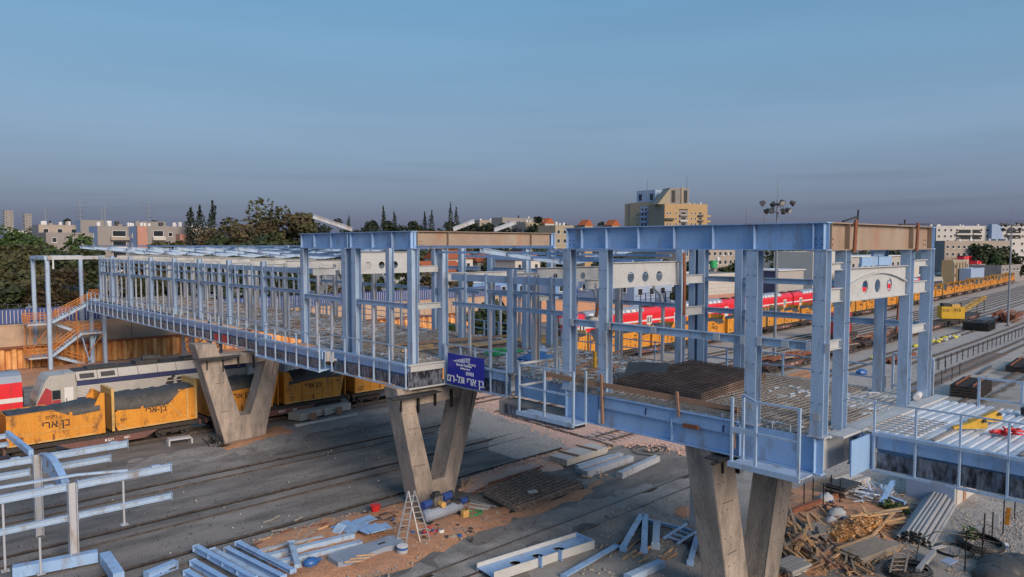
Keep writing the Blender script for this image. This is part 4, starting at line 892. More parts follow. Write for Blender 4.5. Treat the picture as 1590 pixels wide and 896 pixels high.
# --- flat wagons with scrap on the ballast, rail crane
def scrap(m, x0, x1, y, z, n, r):
    for i in range(n):
        xa = r.uniform(x0, x1-1.5); l = r.uniform(1.5, min(5,x1-xa)); yo = y+r.uniform(-1.05,1.05); zz = z+r.uniform(.05,.55); a = r.uniform(-.12,.12)
        m.bar((xa,yo,zz),(xa+l,yo+l*a,zz+r.uniform(-.12,.12)), r.uniform(.08,.2), r.uniform(.06,.16))
sx0 = 64
for k in range(5):
    lb = ['rusty flat wagon loaded with scrap nearest the near hall','rusty flat wagon with scrap behind the east posts of the hall','rusty flat wagon loaded with old rails, middle of its row','rusty flat wagon with scrap, behind the end of the hall','rusty flat wagon with an almost bare deck before the yellow crane'][k]
    xa = sx0+k*15; p = (xa, curve_y(41.8,xa), 0)
    t = copy_tree(wag0, p, math.atan(.02+.0003*(xa+6)), lb, 'rusty flat wagons on the ballast')
    r = random.Random(40+k); s = thing('scrap_load', 'tangle of rusty scrap lying on '+['the nearest flat wagon','the second flat wagon','the middle flat wagon','the fourth flat wagon','the flat wagon before the crane'][k], 'scrap', (xa+6.5,p[1],1.28), 'loads of scrap on the flat wagons')
    m = M(); scrap(m, xa+.5, xa+12.5, curve_y(41.8,xa+6), 1.28, 34 if k < 4 else 12, r); obj('scrap_bar', m, MT['rust'], s, kind='stuff')
    m = M(); scrap(m, xa+.8, xa+12, curve_y(41.8,xa+6), 1.30, 9, r); obj('scrap_bar', m, MT['woodg'], s, kind='stuff')
rb = thing('red_wagon', 'maroon lattice sided wagon standing behind the end posts of the near hall', 'rail wagon', (118,curve_y(48.2,118),0)); ry = curve_y(48.2,118)
obj('body', M().box(116,120.5,ry-1.3,ry+1.3,1.2,4.4), MT['maroonp'], rb); obj('underframe', M().box(115,123,ry-1.2,ry+1.2,.5,1.18), MT['under'], rb)
for k in range(5): obj('side_rib', M().box(116.1+k*1.05,116.3+k*1.05,ry-1.37,ry-1.302,1.25,4.35), MT['rust'], rb)
cx, cy = 154.5, curve_y(41.8,154.5)-.9
cr = thing('rail_crane', 'yellow rail crane numbered 915 with its lattice boom pointing away', 'crane', (cx,cy,0))
rot = -.95
def cl(x, y, z): c, s = math.cos(rot), math.sin(rot); x *= .84; y *= .84; z = 1.2+(z-1.4)*.86; return (cx+x*c-y*s, cy+x*s+y*c, z)
def cbox(x0,x1,y0,y1,z0,z1): m = M().box(x0,x1,y0,y1,z0,z1); m.v = [cl(*v) for v in m.v]; return m
obj('house', cbox(-2.4,2.2,-1.5,1.5,1.75,4.3), MT['yel'], cr); obj('turntable', cbox(-1.4,1.4,-1.2,1.2,1.65,1.745), MT['under'], cr)
obj('carriage', M().box(cx-4.5,cx+5.5,cy-1.3,cy+1.3,.95,1.38), MT['under'], cr)
for s in (-3.6,-1.8,2.6,4.4):
    for yy in (-.72,.72): obj('wheel', M().tube((cx+s,cy+yy-.07,RT+.42),(cx+s,cy+yy+.07,RT+.42),.42,12), MT['wheel'], cr)
obj('engine_cover', cbox(-2.0,-.6,-1.2,1.2,4.31,4.95), MT['roofd'], cr); obj('engine_cover', cbox(-.2,1.4,-1.1,.6,4.31,4.8), MT['yellowd'], cr); obj('exhaust', cbox(1.5,1.8,-.9,-.6,4.31,5.2), MT['roofd'], cr)
uu = Vector((math.cos(rot), math.sin(rot), 0))
for tx, q, sz in (('915',.75,.80),('315',-1.6,.72)): m = M(); write(m, tx, cl(q,-1.52,3.25), sz, uu); obj('lettering', m, MT['ink'], cr)
o = obj('window', cbox(2.21,2.25,-1.1,.2,2.7,3.8), MT['glass'], cr)
tip = Vector(cl(6.6,.2,6.4)); root = Vector(cl(2.3,.3,3.4)); bm_ = M()
for dy in (-.45,.45):
    for dz in (-.35,.35): bm_.bar(root+Vector((0,dy,dz*.6)), tip+Vector((0,dy*.5,dz*.6)), .12)
obj('boom', bm_, MT['yel'], cr)
bl = M()
for k in range(9):
    a = root.lerp(tip, k/9); b = root.lerp(tip, (k+1)/9); s = 1 if k % 2 else -1
    bl.bar(a+Vector((0,.42*s,.2)), b+Vector((0,-.42*s,.2)), .07); bl.bar(a+Vector((0,-.4,.22*s)), b+Vector((0,-.4,-.22*s)), .07)
obj('boom_lacing', bl, MT['yel'], cr, kind='stuff')
obj('stay_frame', M().path([(cx+12,cy-.8,1.4),(cx+12.2,cy-.8,4.0),(cx+18,cy-.4,4.0),(cx+18,cy-.4,1.4)], .07).path([cl(-.5,0,4.95),cl(2.4,.1,6.2),tip],.04), MT['roofd'], cr)
ft = copy_tree(wag0, (cx+7, curve_y(41.8,cx+7)-.3, 0), .06, 'bare flat wagon under the crane boom', 'rusty flat wagons on the ballast')
ft2 = copy_tree(wag0, (cx-18.3, curve_y(41.8,cx-18.3)-.1, 0), .055, 'bare flat wagon coupled left of the yellow crane', 'rusty flat wagons on the ballast')
# ---------------------------------------------------------------- stair tower, walls and fence at the far end
ST = thing('stair_tower', 'pale blue stair tower with orange handrails at the far end of the gallery', 'stair tower', (22,105,0))
for x, y, z1, nm in ((20.0,103.2,13.3,'post'),(19.6,109.0,13.3,'post'),(24.9,109.2,13.3,'post'),(26.0,103.4,13.75,'post'),(24.9,104.8,8.2,'post')): hpost(ST, x, y, .02, z1, .50 if y < 104 else .42, .42, 'x')
rail(ST, 'top_beam', (20.0,102.95,13.5),(26.2,102.95,13.5), .36,.42, 'steel2'); rail(ST, 'top_beam', (19.9,103.2,13.5),(19.5,109.2,13.5), .36,.42); rail(ST, 'top_beam', (19.6,109.2,13.5),(25.1,109.2,13.5), .3,.42)
def flight(x0, z0, x1, z1, ya, yb):
    o = obj('stringer', M().bar((x0,ya,z0),(x1,ya,z1), .06,.32), MT['steel'], ST); o2 = obj('stringer', M().bar((x0,yb,z0),(x1,yb,z1), .06,.32), MT['steel'], ST)
    n = max(3, int(abs(z1-z0)/.19))
    for k in range(n): x = x0+(x1-x0)*(k+.5)/n; z = z0+(z1-z0)*(k+.5)/n; obj('tread', M().box(x-.13,x+.13,ya+.032,yb-.032,z+.06,z+.10), MT['deckw'], o)
    for yy in (ya, yb):
        for h in (.62, 1.05): obj('hand_rail', M().bar((x0,yy,z0+h),(x1,yy,z1+h), .07,.09), MT['orange'], ST)
        for k in range(4): f = (k+.5)/4; obj('rail_post', M().bar((x0+(x1-x0)*f,yy,z0+(z1-z0)*f+.1),(x0+(x1-x0)*f,yy,z0+(z1-z0)*f+1.05), .06), MT['orange'], ST)
flight(20.4,5.75,25.3,8.3,103.6,104.9); flight(20.4,5.7,23.4,4.25,105.4,106.7); flight(20.3,1.7,23.6,4.2,103.6,104.9); flight(20.3,1.65,24.2,.1,105.4,106.7)
for xa, xb, z in ((17.9,20.3,5.7),(17.9,20.3,1.68),(23.6,26.0,4.22),(25.2,26.5,8.3)):
    o = obj('landing', M().box(xa,xb,103.5,106.8,z-.18,z), MT['steel2'], ST)
    for yy in (103.5,106.8):
        for h in (.6,1.05): obj('hand_rail', M().bar((xa,yy,z+h),(xb,yy,z+h),.06,.08), MT['orange'], ST)
        for k in range(5): obj('rail_post', M().bar((xa+(xb-xa)*k/4,yy,z),(xa+(xb-xa)*k/4,yy,z+1.05),.05), MT['orange'], ST)
    for k in range(10): obj('baluster', M().bar((xa if xa < 20 else xb,103.6+.34*k,z),(xa if xa < 20 else xb,103.6+.34*k,z+1.05),.04), MT['orange'], ST)
for p in (((24.9,104.8,8.1),(26.0,103.6,6.3)),((26.0,104.6,8.1),(24.9,104.8,6.3)),((23.7,104.6,4.0),(24.6,104.6,.1)),((25.4,104.6,4.0),(24.4,104.6,.1))): obj('brace', M().bar(*p,.14,.12), MT['girder'], ST)
LT = thing('lattice_trestle', 'white steel lattice trestle under the far part of the gallery', 'trestle', (29,79,0))
for x in (27.6,30.4):
    for y in (77.6,80.4): obj('leg', M().box(x-.12,x+.12,y-.12,y+.12,0,6.95), MT['steel2'], LT)
for k in range(3):
    z0, z1 = .3+k*2.2, 2.5+k*2.2
    for y in (77.6,80.4): obj('brace', M().bar((27.72,y,z0),(30.28,y,z1),.1,.08), MT['steel2'], LT); obj('brace', M().bar((27.72,y+.09,z1),(30.28,y+.09,z0),.1,.08), MT['steel2'], LT)
    for x in (27.6,30.4): obj('brace', M().bar((x,77.72,z0),(x,80.28,z1),.1,.08), MT['steel2'], LT)
for k, (x, y) in enumerate(((18.1,103.6),(18.1,106.6),(23.0,103.4),(23.6,106.9),(21.5,106.9),(25.2,106.9))): obj('scaffold_pole', M().tube((x,y,0),(x,y,7.2),.05,6), MT['orange'], ST)
for a, c in (((18.1,103.5,2.6),(20.2,103.5,5.4)),((23.0,103.3,.2),(25.8,103.3,4.0)),((20.4,106.9,2.6),(23.4,106.9,5.2)),((23.6,106.9,4.5),(21.0,106.9,1.8)),((18.1,106.7,5.2),(20.4,106.7,2.2))): obj('scaffold_pole', M().tube(a,c,.05,6), MT['orange'], ST)
TZ = 5.1   # terrace above the wall
tm = M(); 
sw = thing('sheet_pile_wall', 'rust streaked orange sheet pile wall behind the locomotive and the stair', 'retaining wall', (30,107.5,0))
x = -60.0; pl = {}
k = 0
while x < 96:
    key = k % 2
    if key not in pl: pl[key] = (M().add([(0,.45*key,-.3),(.42,.45*key,-.3),(.62,.45*(1-key),-.3),(.62,.45*(1-key),2.5),(.42,.45*key,2.5),(0,.45*key,2.5)], [(0,1,4,5),(1,2,3,4)])).mesh(MT['sheet'], name='sheet_pile')
    obj('sheet_pile', pl[key], MT['sheet'], sw, (x,107.5,0)); x += .62; k += 1
obj('capping', M().box(-60,97,107.3,108.1,2.505,2.72), MT['rust'], sw)
pw = thing('boundary_wall', 'long peach painted wall standing above the rusty sheet piles', 'wall', (30,109,2.6))
for k in range(26): obj('wall_panel', M().box(-60+k*6.05,-60+k*6.05+6.0,109,109.3,2.3,TZ+.05), MT['wall'], pw)
obj('coping', M().box(-60,97.3,108.9,109.4,TZ+.055,TZ+.2), MT['wall'], pw)
obj('red_bar', M().bar((37.5,108.8,3.05),(42.6,108.8,3.4),.5,.35), MT['maroonp'], pw)
fb = thing('blue_fence', 'deep blue panel fence with slim white pickets along the wall top', 'fence', (30,110,TZ))
for k in range(62): obj('fence_panel', M().box(-60+k*2.55,-60+k*2.55+2.5,110,110.06,TZ+.2,TZ+2.05), MT['bfence'], fb)
pk = M().box(-.035,.035,-.06,-.005,TZ+.25,TZ+1.9).mesh(MT['whitew'], name='picket')
for k in range(290): obj('picket', pk, MT['whitew'], fb, (-18+k*.40,110,0))
for z in (TZ+2.6,): obj('top_wire', M().bar((-60,110.1,z),(97,110.1,z),.05), MT['rope'], fb)
for k in range(31): obj('fence_post', M().bar((-59.5+k*5.1,110.12,TZ),(-59.5+k*5.1,110.12,TZ+2.65),.09), MT['rope'], fb)
obj('terrace', M().add([(-400,109.2,TZ-.02),(97,109.2,TZ-.02),(120,190,TZ-.02),(150,700,TZ-.02),(-400,700,TZ-.02)], [(0,1,2,3,4)]), MT['yard2'], kind='structure')
patch('soil', [(-30,93),(10,93),(36,96),(60,99),(96,103),(96,107.2),(-30,107.2)], MT['soil'], step=1.2, hmax=.3)
obj('embankment', M().add([(96.9,104,-.2),(150,104,-.2),(185,150,-.2),(120,190,TZ-.03),(97,109,TZ-.03)],[(0,1,4),(1,2,3,4)]), MT['soil'], kind='structure')

# ---------------------------------------------------------------- buildings
WM = {}
AC = M().box(-.45,0,-.4,.4,0,.6).mesh(MT['white'], name='air_conditioner'), M().box(-.4,.4,-.45,0,0,.6).mesh(MT['white'], name='air_conditioner')
def window(par, p, u, w, h, glass='glass', fr='white', sill=False):
    'a frame standing proud of the wall with its pane set inside; u runs along the wall, seen from outside to the right'
    a = math.atan2(u[1], u[0]); key = (round(w,2), round(h,2), glass, fr)
    if key not in WM:
        f = M(); t = .09
        f.box(-w/2,-w/2+t,-.10,.02,0,h).box(w/2-t,w/2,-.10,.02,0,h).box(-w/2+t,w/2-t,-.10,.02,0,t).box(-w/2+t,w/2-t,-.10,.02,h-t,h); f.box(-w/2-.1,w/2+.1,-.2,.02,-.1,-.003)
        WM[key] = f.mesh(MT[fr], name='window'), M().box(-w/2+t,w/2-t,-.03,.01,t,h-t).mesh(MT[glass], name='pane')
    o = obj('window', WM[key][0], None, par, p, rz=a); pn = D.objects.new('pane', WM[key][1]); pn.parent = o; COL.objects.link(pn); KID.setdefault(o.name, []).append(pn); return o
def block(name, label, cat, px, d, ytop, ll, lr, mats, wl=None, wr=None, ybot=None, parapet=.6, roofmat='grey', z0=0, depth=None, top=None, yaw=0.0):
    """a building whose near vertical edge stands at bearing px and distance d; its left face runs ll metres away along Y, its right face lr metres along X.
    wl, wr: (columns, rows, width, height, top offset, storey) of windows on the faces"""
    c = PD(px, d); z1 = ZH(ytop, d) if top is None else top
    t = thing(name, label, cat, (c.x, c.y, z0))
    x, y = c.x, c.y; th = .3
    obj('wall', M().box(x,x+th,y+th,y+ll,z0-.5,z1), MT[mats[0]], t)      # left face
    obj('wall', M().box(x,x+lr,y,y+th,z0-.5,z1), MT[mats[1]], t)          # right face
    obj('wall', M().box(x+lr-th,x+lr,y+th,y+ll,z0-.5,z1).box(x+th,x+lr-th,y+ll-th,y+ll,z0-.5,z1), MT[mats[0]], t)
    obj('roof', M().box(x+th,x+lr-th,y+th,y+ll-th,z1-parapet-.2,z1-parapet), MT[roofmat], t)
    for face, spec in (('l', wl), ('r', wr)):
        if not spec: continue
        n, rows, w, h, off, st = spec[:6]; gl = spec[6] if len(spec) > 6 else 'glass'
        L_ = ll if face == 'l' else lr
        for r in range(rows):
            for k in range(n):
                s = L_*(k+.5)/n; z = z1-off-r*st-h
                if z < z0+.2: continue
                if rnd.random() < .3:
                    q = s+w*.8; bz = z+rnd.uniform(-.4,.3)
                    obj('air_conditioner', AC[0] if face == 'l' else AC[1], None, t, (x-.012,y+q,bz) if face == 'l' else (x+q,y-.012,bz))
                if face == 'l': window(t, (x-.01, y+s, z), (0,-1), w, h, gl)
                else: window(t, (x+s, y-.01, z), (1,0), w, h, gl)
    return t, x, y, z1
def antenna(px, d, y0, y1, label, arms=3, w=3.0):
    c = PD(px, d); za, zb = ZH(y1, d), ZH(y0, d); t = thing('antenna', label, 'antenna', (c.x,c.y,za))
    obj('mast', M().bar((c.x,c.y,za-3),(c.x,c.y,zb),.22), MT['mast'], t)
    for k in range(arms): z = zb-.6-k*(zb-za)*.22; obj('arm', M().bar((c.x-w/2*(1-.2*k)*.7,c.y+w/2*.7,z),(c.x+w/2*(1-.2*k)*.7,c.y-w/2*.7,z),.18), MT['mast'], t)
def gear(t, x0, x1, y0, y1, z, n, seed):
    'water tanks and boilers on a flat roof'
    r = random.Random(seed)
    for k in range(n):
        x, y, s = r.uniform(x0,x1), r.uniform(y0,y1), r.uniform(.35,.6)
        if r.random() < .6: obj('water_tank', M().tube((x,y,z-.6),(x,y,z+s*2.2),s,8), MT['white'], t)
        else: obj('roof_box', M().box(x-s,x+s,y-s,y+s,z-.6,z+r.uniform(.3,1.6)), MT[r.choice(('grey','white','roofd'))], t)
# left apartments
t, x, y, z1 = block('apartment_block', 'low beige apartment block with roof tanks at far left behind the bushes', 'building', 62, 230, 349, 10, 34, ('grey','beige'), None, (9,4,1.5,1.5,1.2,3.1), roofmat='grey'); gear(t, x+1, x+33, y+1, y+8, z1, 22, 3)  # grey left wall paints the shaded face of the beige block
t, x, y, z1 = block('apartment_block', 'grey windowless stair block standing left of the pink clad apartments', 'building', 73, 208, 361, 9, 16, ('grey','grey'), None, (4,3,1.2,1.4,1.4,3.0)); 
t, x, y, z1 = block('apartment_block', 'grey apartment block with balconies and a pink clad corner, second from left', 'building', 153, 212, 351, 9, 14, ('bluew','grey'), (1,3,1.2,1.3,2,3.0), None); gear(t, x+1, x+12, y+1, y+8, z1, 9, 4)  # blue left wall paints skylight on the grey block
obj('cladding', M().box(x+8.3,x+11.0,y-.5,y-.01,.5,z1-.1), MT['pinkw'], t)
for r in range(5):
    z = z1-3.0-r*3.0; obj('balcony', M().box(x+3.2,x+8.0,y-1.2,y-.01,z-1.0,z-.05), MT['whitew' if r % 2 else 'beige'], t); window(t, (x+5.6,y-.012,z+.05),(1,0), 3.6,1.7)
t, x, y, z1 = block('apartment_block', 'grey apartment block with pink clad edges behind the gallery roof', 'building', 214, 212, 351, 9, 15, ('bluew','grey'), (1,3,1.2,1.3,2,3.0), None); gear(t, x+1, x+13, y+1, y+8, z1, 9, 5)  # left wall coloured blue for sky-lit shade
obj('cladding', M().box(x-.01,x+2.6,y-.5,y-.01,.5,z1-.1), MT['pinkw'], t); obj('cladding', M().box(x+10.5,x+14.0,y-3.5,y-.01,.5,z1-2.2), MT['pinkw'], t)
for r in range(5):
    z = z1-3.0-r*3.0; obj('balcony', M().box(x+4.0,x+7.4,y-1.2,y-.01,z-1.0,z-.05), MT['whitew'], t); window(t, (x+5.7,y-.012,z+.05),(1,0), 2.8,1.7); window(t, (x+9,y-.012,z),(1,0), 1.2,1.3)
t, x, y, z1 = block('apartment_block', 'plain grey block linking the two pink clad apartment blocks', 'building', 196, 226, 351, 9, 12, ('grey','grey'), None, (4,4,1.2,1.3,1.5,3)); 
t, x, y, z1 = block('apartment_block', 'dark grey lift housing above the roofs of the left apartments', 'building', 128, 232, 342, 8, 8, ('bluew','grey'), None, None)
t, x, y, z1 = block('apartment_block', 'dark lift housing above the roof of the pink edged block', 'building', 222, 232, 344, 8, 7, ('bluew','grey'), None, None)
t, x, y, z1 = block('apartment_block', 'pale block low behind the cypresses', 'building', 262, 250, 353, 9, 16, ('grey','beige'), None, (5,3,1.2,1.4,1.4,3)); gear(t, x+1, x+14, y+1, y+8, z1, 8, 6)
for px, d, y0, y1, w, lb in ((73,240,322,350,4,'thin mast antenna left of the beige roof'),(127,232,312,345,5,'wide comb antenna over the left lift housing'),(233,232,314,346,5,'wide comb antenna over the second lift housing'),(160,236,325,352,1.5,'slim mast between the two comb antennas'),(165,236,321,352,1.2,'taller slim mast between the two comb antennas'),(1158,330,326,352,2,'thin antenna right of the tan tower block'),(1185,330,331,350,7,'flat wide antenna beside the near floodlight mast')):
    antenna(px, d, y0, y1, lb, 4 if w > 3 else 2, w)
for px, y0, w, lb in ((13,327,15,'hazy far tower block, left of the pair on the horizon'),(44,332,12,'hazy far tower block, right of the pair on the horizon')):
    t, x, y, z1 = block('tower_block', lb, 'building', px-3, 1500, y0, 18, w, ('grey','grey'), (3,8,2,2,3,5), (2,8,2,2,3,5))
t, x, y, z1 = block('house', 'white house among the trees at the far left horizon', 'building', 14, 420, 358, 10, 14, ('whitew','whitew'), None, (3,1,1.5,1.4,1.4,3))
# tall tan block
d = 440
t, x, y, z1 = block('tower_block', 'tall tan apartment tower, its right side in sunlit ochre, its left in shaded tan', 'building', 1031, d, 317, 17, 27, ('tan','tano'), (2,9,1.4,1.4,3,3.1), None, roofmat='grey')  # right face coloured as in low sun, left face as in shade
t.rotation_euler = (0,0,R(-30))
obj('penthouse', M().box(x+5,x+17,y+4,y+14,z1-.5,z1+9.6), MT['grey'], t); obj('penthouse', M().box(x+12,x+13.2,y+3.4,y+3.99,z1-.5,z1+10.2), MT['tan'], t)
obj('penthouse_slope', M().prism([(0,0),(-7.5,0),(0,9.2)], (x+5,y+4,z1),(1,0,0),(0,0,1),(0,10,0)), MT['tan'], t)
for xx in (x+6.0,x+13.8): obj('loggia', M().box(xx,xx+2.2,y+3.9,y+3.99,z1+1,z1+8.2), MT['glass'], t)
for xx in (x+8.6,): obj('loggia', M().box(xx,xx+2.6,y+3.9,y+3.99,z1+.8,z1+8.6), MT['grey'], t)
obj('cladding', M().box(x+9.0,x+14.6,y-.04,y-.002,z1-30,z1-3), MT['grey'], t); obj('cladding', M().box(x+9.0,x+14.6,y-.3,y-.041,z1-3.4,z1-2.9), MT['roofd'], t)
for r in range(8):
    z = z1-6.2-r*3.1; obj('balcony', M().box(x+9.4,x+14.2,y-1.4,y-.05,z-1.0,z-.1), MT['whitew' if r % 2 else 'grey'], t); window(t, (x+11.8,y-.05,z+.0),(1,0), 3.2,1.6)
    for xx in (1.8,3.6,7.2,17,19.4): window(t, (x+xx,y-.01,z),(1,0), 1.0,1.4)
    obj('balcony', M().box(x+21,x+24,y-1.3,y-.02,z-1.0,z-.1), MT['roofd'], t); window(t, (x+22.5,y-.01,z),(1,0), 2.0,1.6)
    obj('balcony', M().box(x+27.002,x+29.5,y+.5,y+6,z-1.2,z-.1), MT['tano'], t)
for k in range(3): obj('balcony', M().box(x+.4,x+5.4,y-1.4,y-.02,z1-9.6-k*6.2,z1-8.4-k*6.2), MT['roofd' if k == 0 else 'tano'], t)
gear(t, x+18, x+26, y+1, y+10, z1, 9, 71)
antenna(1065, d, 274, 290, 'whip antenna on top of the taller tan roof', 1, 1.0)
t, x, y, z1 = block('tower_block', 'tan apartment tower with a blue balcony column, left of the taller sunlit one', 'building', 1021, d+14, 313.5, 21.5, 9, ('tan','tano'), None, None, roofmat='grey')  # ochre right face paints the low sun on tan render
obj('penthouse', M().box(x+1,x+8,y+3,y+17,z1-.5,z1+7.2), MT['bluew'], t)
for yy in (5.5, 14): obj('loggia', M().box(x+.9,x+.99,y+yy-1,y+yy+1.3,z1+1.2,z1+5), MT['glass'], t)
obj('cladding', M().box(x-.04,x-.002,y+7.4,y+13.2,z1-30,z1-2.6), MT['bluew'], t)
for r in range(8):
    z = z1-5.2-r*3.1; obj('balcony', M().box(x-1.2,x-.05,y+7.6,y+13,z-1.1,z-.15), MT['bluew'], t); window(t, (x-.05,y+9,z),(0,-1), 1.8,1.6); window(t, (x-.05,y+11.6,z),(0,-1), 1.8,1.6)
    for yy in (3,15.8): window(t, (x-.01,y+yy,z),(0,-1), 1.2,1.3)
t2 = obj('wing', M().box(x+.6,x+5,y+21.6,y+26,0,z1-.4), MT['tan'], t)
antenna(1004, d, 281, 297, 'whip antenna on the lower tan roof', 1, 1.0)
# white terraces far right
d = 380
t, x, y, z1 = block('terrace_block', 'long white apartment terrace with dark balconies at far right', 'building', 1452, d, 351, 14, 50, ('bluew','whitew'), (3,4,1.2,1.3,1.2,3), None, roofmat='grey'); t.rotation_euler = (0,0,R(-40))
for k in range(16):
    for r in range(5):
        if k in (4,5,6,9,10): continue
        window(t, (x+1.5+k*3.1,y-.01,z1-2.8-r*3.1),(1,0), 1.2,1.3)
for xa, w in ((10,8),(18.5,5),(36,8)):
    for r in range(4):
        z = z1-3.6-r*3.1; obj('balcony', M().box(x+xa,x+xa+w,y-1.5,y-.02,z-1.0,z-.2), MT['whitew'], t); obj('loggia', M().box(x+xa+.2,x+xa+w-.2,y-.1,y-.015,z-.05,z+1.7), MT['glass'], t)
for xa in (27,): obj('stair_panel', M().box(x+xa,x+xa+3,y-2.5,y-.02,0,z1+.8), MT['bluew'], t); obj('stair_panel', M().box(x+xa+3.4,x+xa+6,y-2.0,y-.02,0,z1+.2), MT['bluew'], t)
gear(t, x+2, x+48, y+2, y+10, z1, 12, 81)
t, x, y, z1 = block('apartment_block', 'grey two storey block below the white terrace', 'building', 1466, 330, 374, 12, 30, ('grey','beige'), None, (12,3,1.2,1.4,2.0,3.2)); gear(t, x, x+28, y, y+8, z1, 6, 8); t.rotation_euler = (0,0,R(-40))
t, x, y, z1 = block('apartment_block', 'white apartment block at the right edge behind the far mast', 'building', 1566, 345, 371, 12, 24, ('whitew','whitew'), (3,4,1.2,1.3,1.6,3.1), (6,4,1.2,1.3,1.6,3.1)); t.rotation_euler = (0,0,R(-40))
t, x, y, z1 = block('apartment_block', 'narrow white block just right of the end girder', 'building', 1449, 340, 386, 8, 6, ('whitew','whitew'), None, (2,3,1.2,1.3,1.6,3.1))
# middle distance behind the hall
t, x, y, z1 = block('apartment_block', 'beige apartment block seen under the near roof girder', 'building', 1061, 265, 372, 12, 36, ('beige','beige'), None, (10,4,1.8,1.5,4.4,3.2)); gear(t, x, x+30, y, y+8, z1, 8, 9)
tk = thing('water_tank', 'bright green tank standing on the low roof behind the hall', 'tank', tuple(PD(1108,205)))
c = PD(1108,205); zt = ZH(416,205); obj('tank', M().tube((c.x,c.y,zt),(c.x,c.y,zt+2.0),.95,12), MT['green'], tk); obj('lid', M().ball((c.x+.8,c.y-.8,zt+2.3),.5,.5,.7), MT['white'], tk); obj('stand', M().box(c.x-.6,c.x+.6,c.y-.6,c.y+.6,zt-2,zt-.01), MT['grey'], tk)
t, x, y, z1 = block('concrete_hall', 'pale board marked concrete building beyond the red train', 'building', 1096, 185, 426, 14, 17, ('whitew','concl'), None, (4,1,1.8,1.6,6.2,3), roofmat='grey')
for k in range(5): obj('wall_course', M().box(x,x+17,y-.09,y-.01,z1-.7-k*.95,z1-.12-k*.95), MT['concl'], t)
obj('plinth', M().box(x-.1,x+17,y-.12,y-.013,-.3,z1-5.2), MT['pinkw'], t)
t, x, y, z1 = block('storage_shed', 'grey clad shed with a navy blue side beyond the red train', 'building', 1208, 190, 421, 10, 13.5, ('navy','shed'), None, (4,1,1.5,3.2,5.5,3,'glassb'), roofmat='white')
for k in range(26): obj('cladding', M().box(x+.02+k*.52,x+.5+k*.52,y-.07,y-.01,z1-5.2,z1-.1), MT['shed'], t)
obj('eave', M().box(x-.4,x+14,y-.5,y+10,z1+.003,z1+.22), MT['white'], t)
t, x, y, z1 = block('house', 'white rendered house seen between the two end posts', 'building', 1262, 215, 391, 12, 22, ('whitew','whitew'), None, (5,3,1.3,1.6,2.2,3.3))
t, x, y, z1 = block('station_building', 'pale blue station building with dark railing, behind the hall', 'building', 985, 172, 431, 18, 26, ('bluew','bluew'), (3,1,1.6,1.6,2,3), (6,1,1.8,1.6,2.6,3), roofmat='white')
for k in range(13): obj('rail_post', M().bar((x+.5+k*1.9,y-1.4,z1-6.2),(x+.5+k*1.9,y-1.4,z1-3.6),.14), MT['navy'], t)
for z in (z1-3.6,z1-5): obj('hand_rail', M().bar((x,y-1.4,z),(x+24,y-1.4,z),.12), MT['navy'], t)
obj('terrace_wall', M().box(x-6,x+25,y-1.9,y-1.5,0,z1-6.2), MT['bluew'], t)
t, x, y, z1 = block('station_building', 'blue and white low building behind the link between the halls', 'building', 850, 178, 436, 10, 16, ('bluew','bpanel'), None, (5,1,1.6,1.6,1.2,3), roofmat='white')
t, x, y, z1 = block('storage_shed', 'long white shed with flat roof seen through the second hall', 'building', 600, 190, 425, 22, 24, ('whitew','whitew'), (3,1,2,1.8,1.6,3,'glassb'), (5,1,2.4,2.0,1.6,3,'glassb'), z0=TZ, roofmat='roofg')
t, x, y, z1 = block('house', 'white house under a red roof, seen through the second hall', 'building', 668, 180, 423, 9, 11, ('whitew','whitew'), None, (3,1,1.5,1.5,1.5,3), z0=TZ)
obj('pitched_roof', M().prism([(-.6,0),(5.0,2.6),(10,0)], (x-.4,y,z1+.003),(0,1,0),(0,0,1),(12,0,0)), MT['tile'], t)
t, x, y, z1 = block('station_building', 'white canopy building with blue lower panels left of the near hall', 'building', 730, 168, 440, 12, 20, ('whitew','bpanel'), None, (7,1,1.4,1.6,1.0,3), z0=3, roofmat='white')
for px, d, yt, lb in ((690,205,402,'orange roofed house left of the link posts'),(800,215,404,'orange roofed house over the middle of the link'),(742,240,407,'white house with a small chimney over the link')):
    t, x, y, z1 = block('house', lb, 'building', px, d, yt, 9, 10, ('whitew','whitew'), None, (3,1,1.3,1.3,1.2,3))
    obj('pitched_roof', M().prism([(-.7,0),(4.5,2.4),(9.7,0)], (x-.6,y,z1+.003),(0,1,0),(0,0,1),(11.2,0,0)), MT['tile'], t)
for px, d, yt, w, mt_, lb in ((816,330,345,10,'tan','dark tan house at the left of the row on the skyline'),(846,335,347,6,'whitew','white house with red gable on the skyline'),(868,325,350,8,'tan','tan house on the skyline between two gables'),(908,330,350,5,'tano','ochre house with orange gable on the skyline'),(950,330,350,5,'tano','orange roofed house just left of the tan towers'),(780,420,338,26,'grey','hazy grey block on the skyline behind the rafters'),(745,430,342,14,'beige','small beige block on the skyline')):
    t, x, y, z1 = block('house', lb, 'building', px, d, yt, 9, w, ('grey',mt_), None, (3,2,1.2,1.3,1.6,3)); gear(t, x+1, x+w-1, y+1, y+7, z1, 3, int(px))
    if px in (846,908,950): obj('pitched_roof', M().prism([(-.4,0),(w/2,2.4),(w+.4,0)], (x,y-.3,z1+.003),(1,0,0),(0,0,1),(0,4.5,0)), MT['tile'], t)
t, x, y, z1 = block('apartment_block', 'tan balconied block in the gap between the two roofs', 'building', 862, 250, 350, 8, 9, ('tan','tan'), None, (3,6,1.4,1.4,1.5,3))
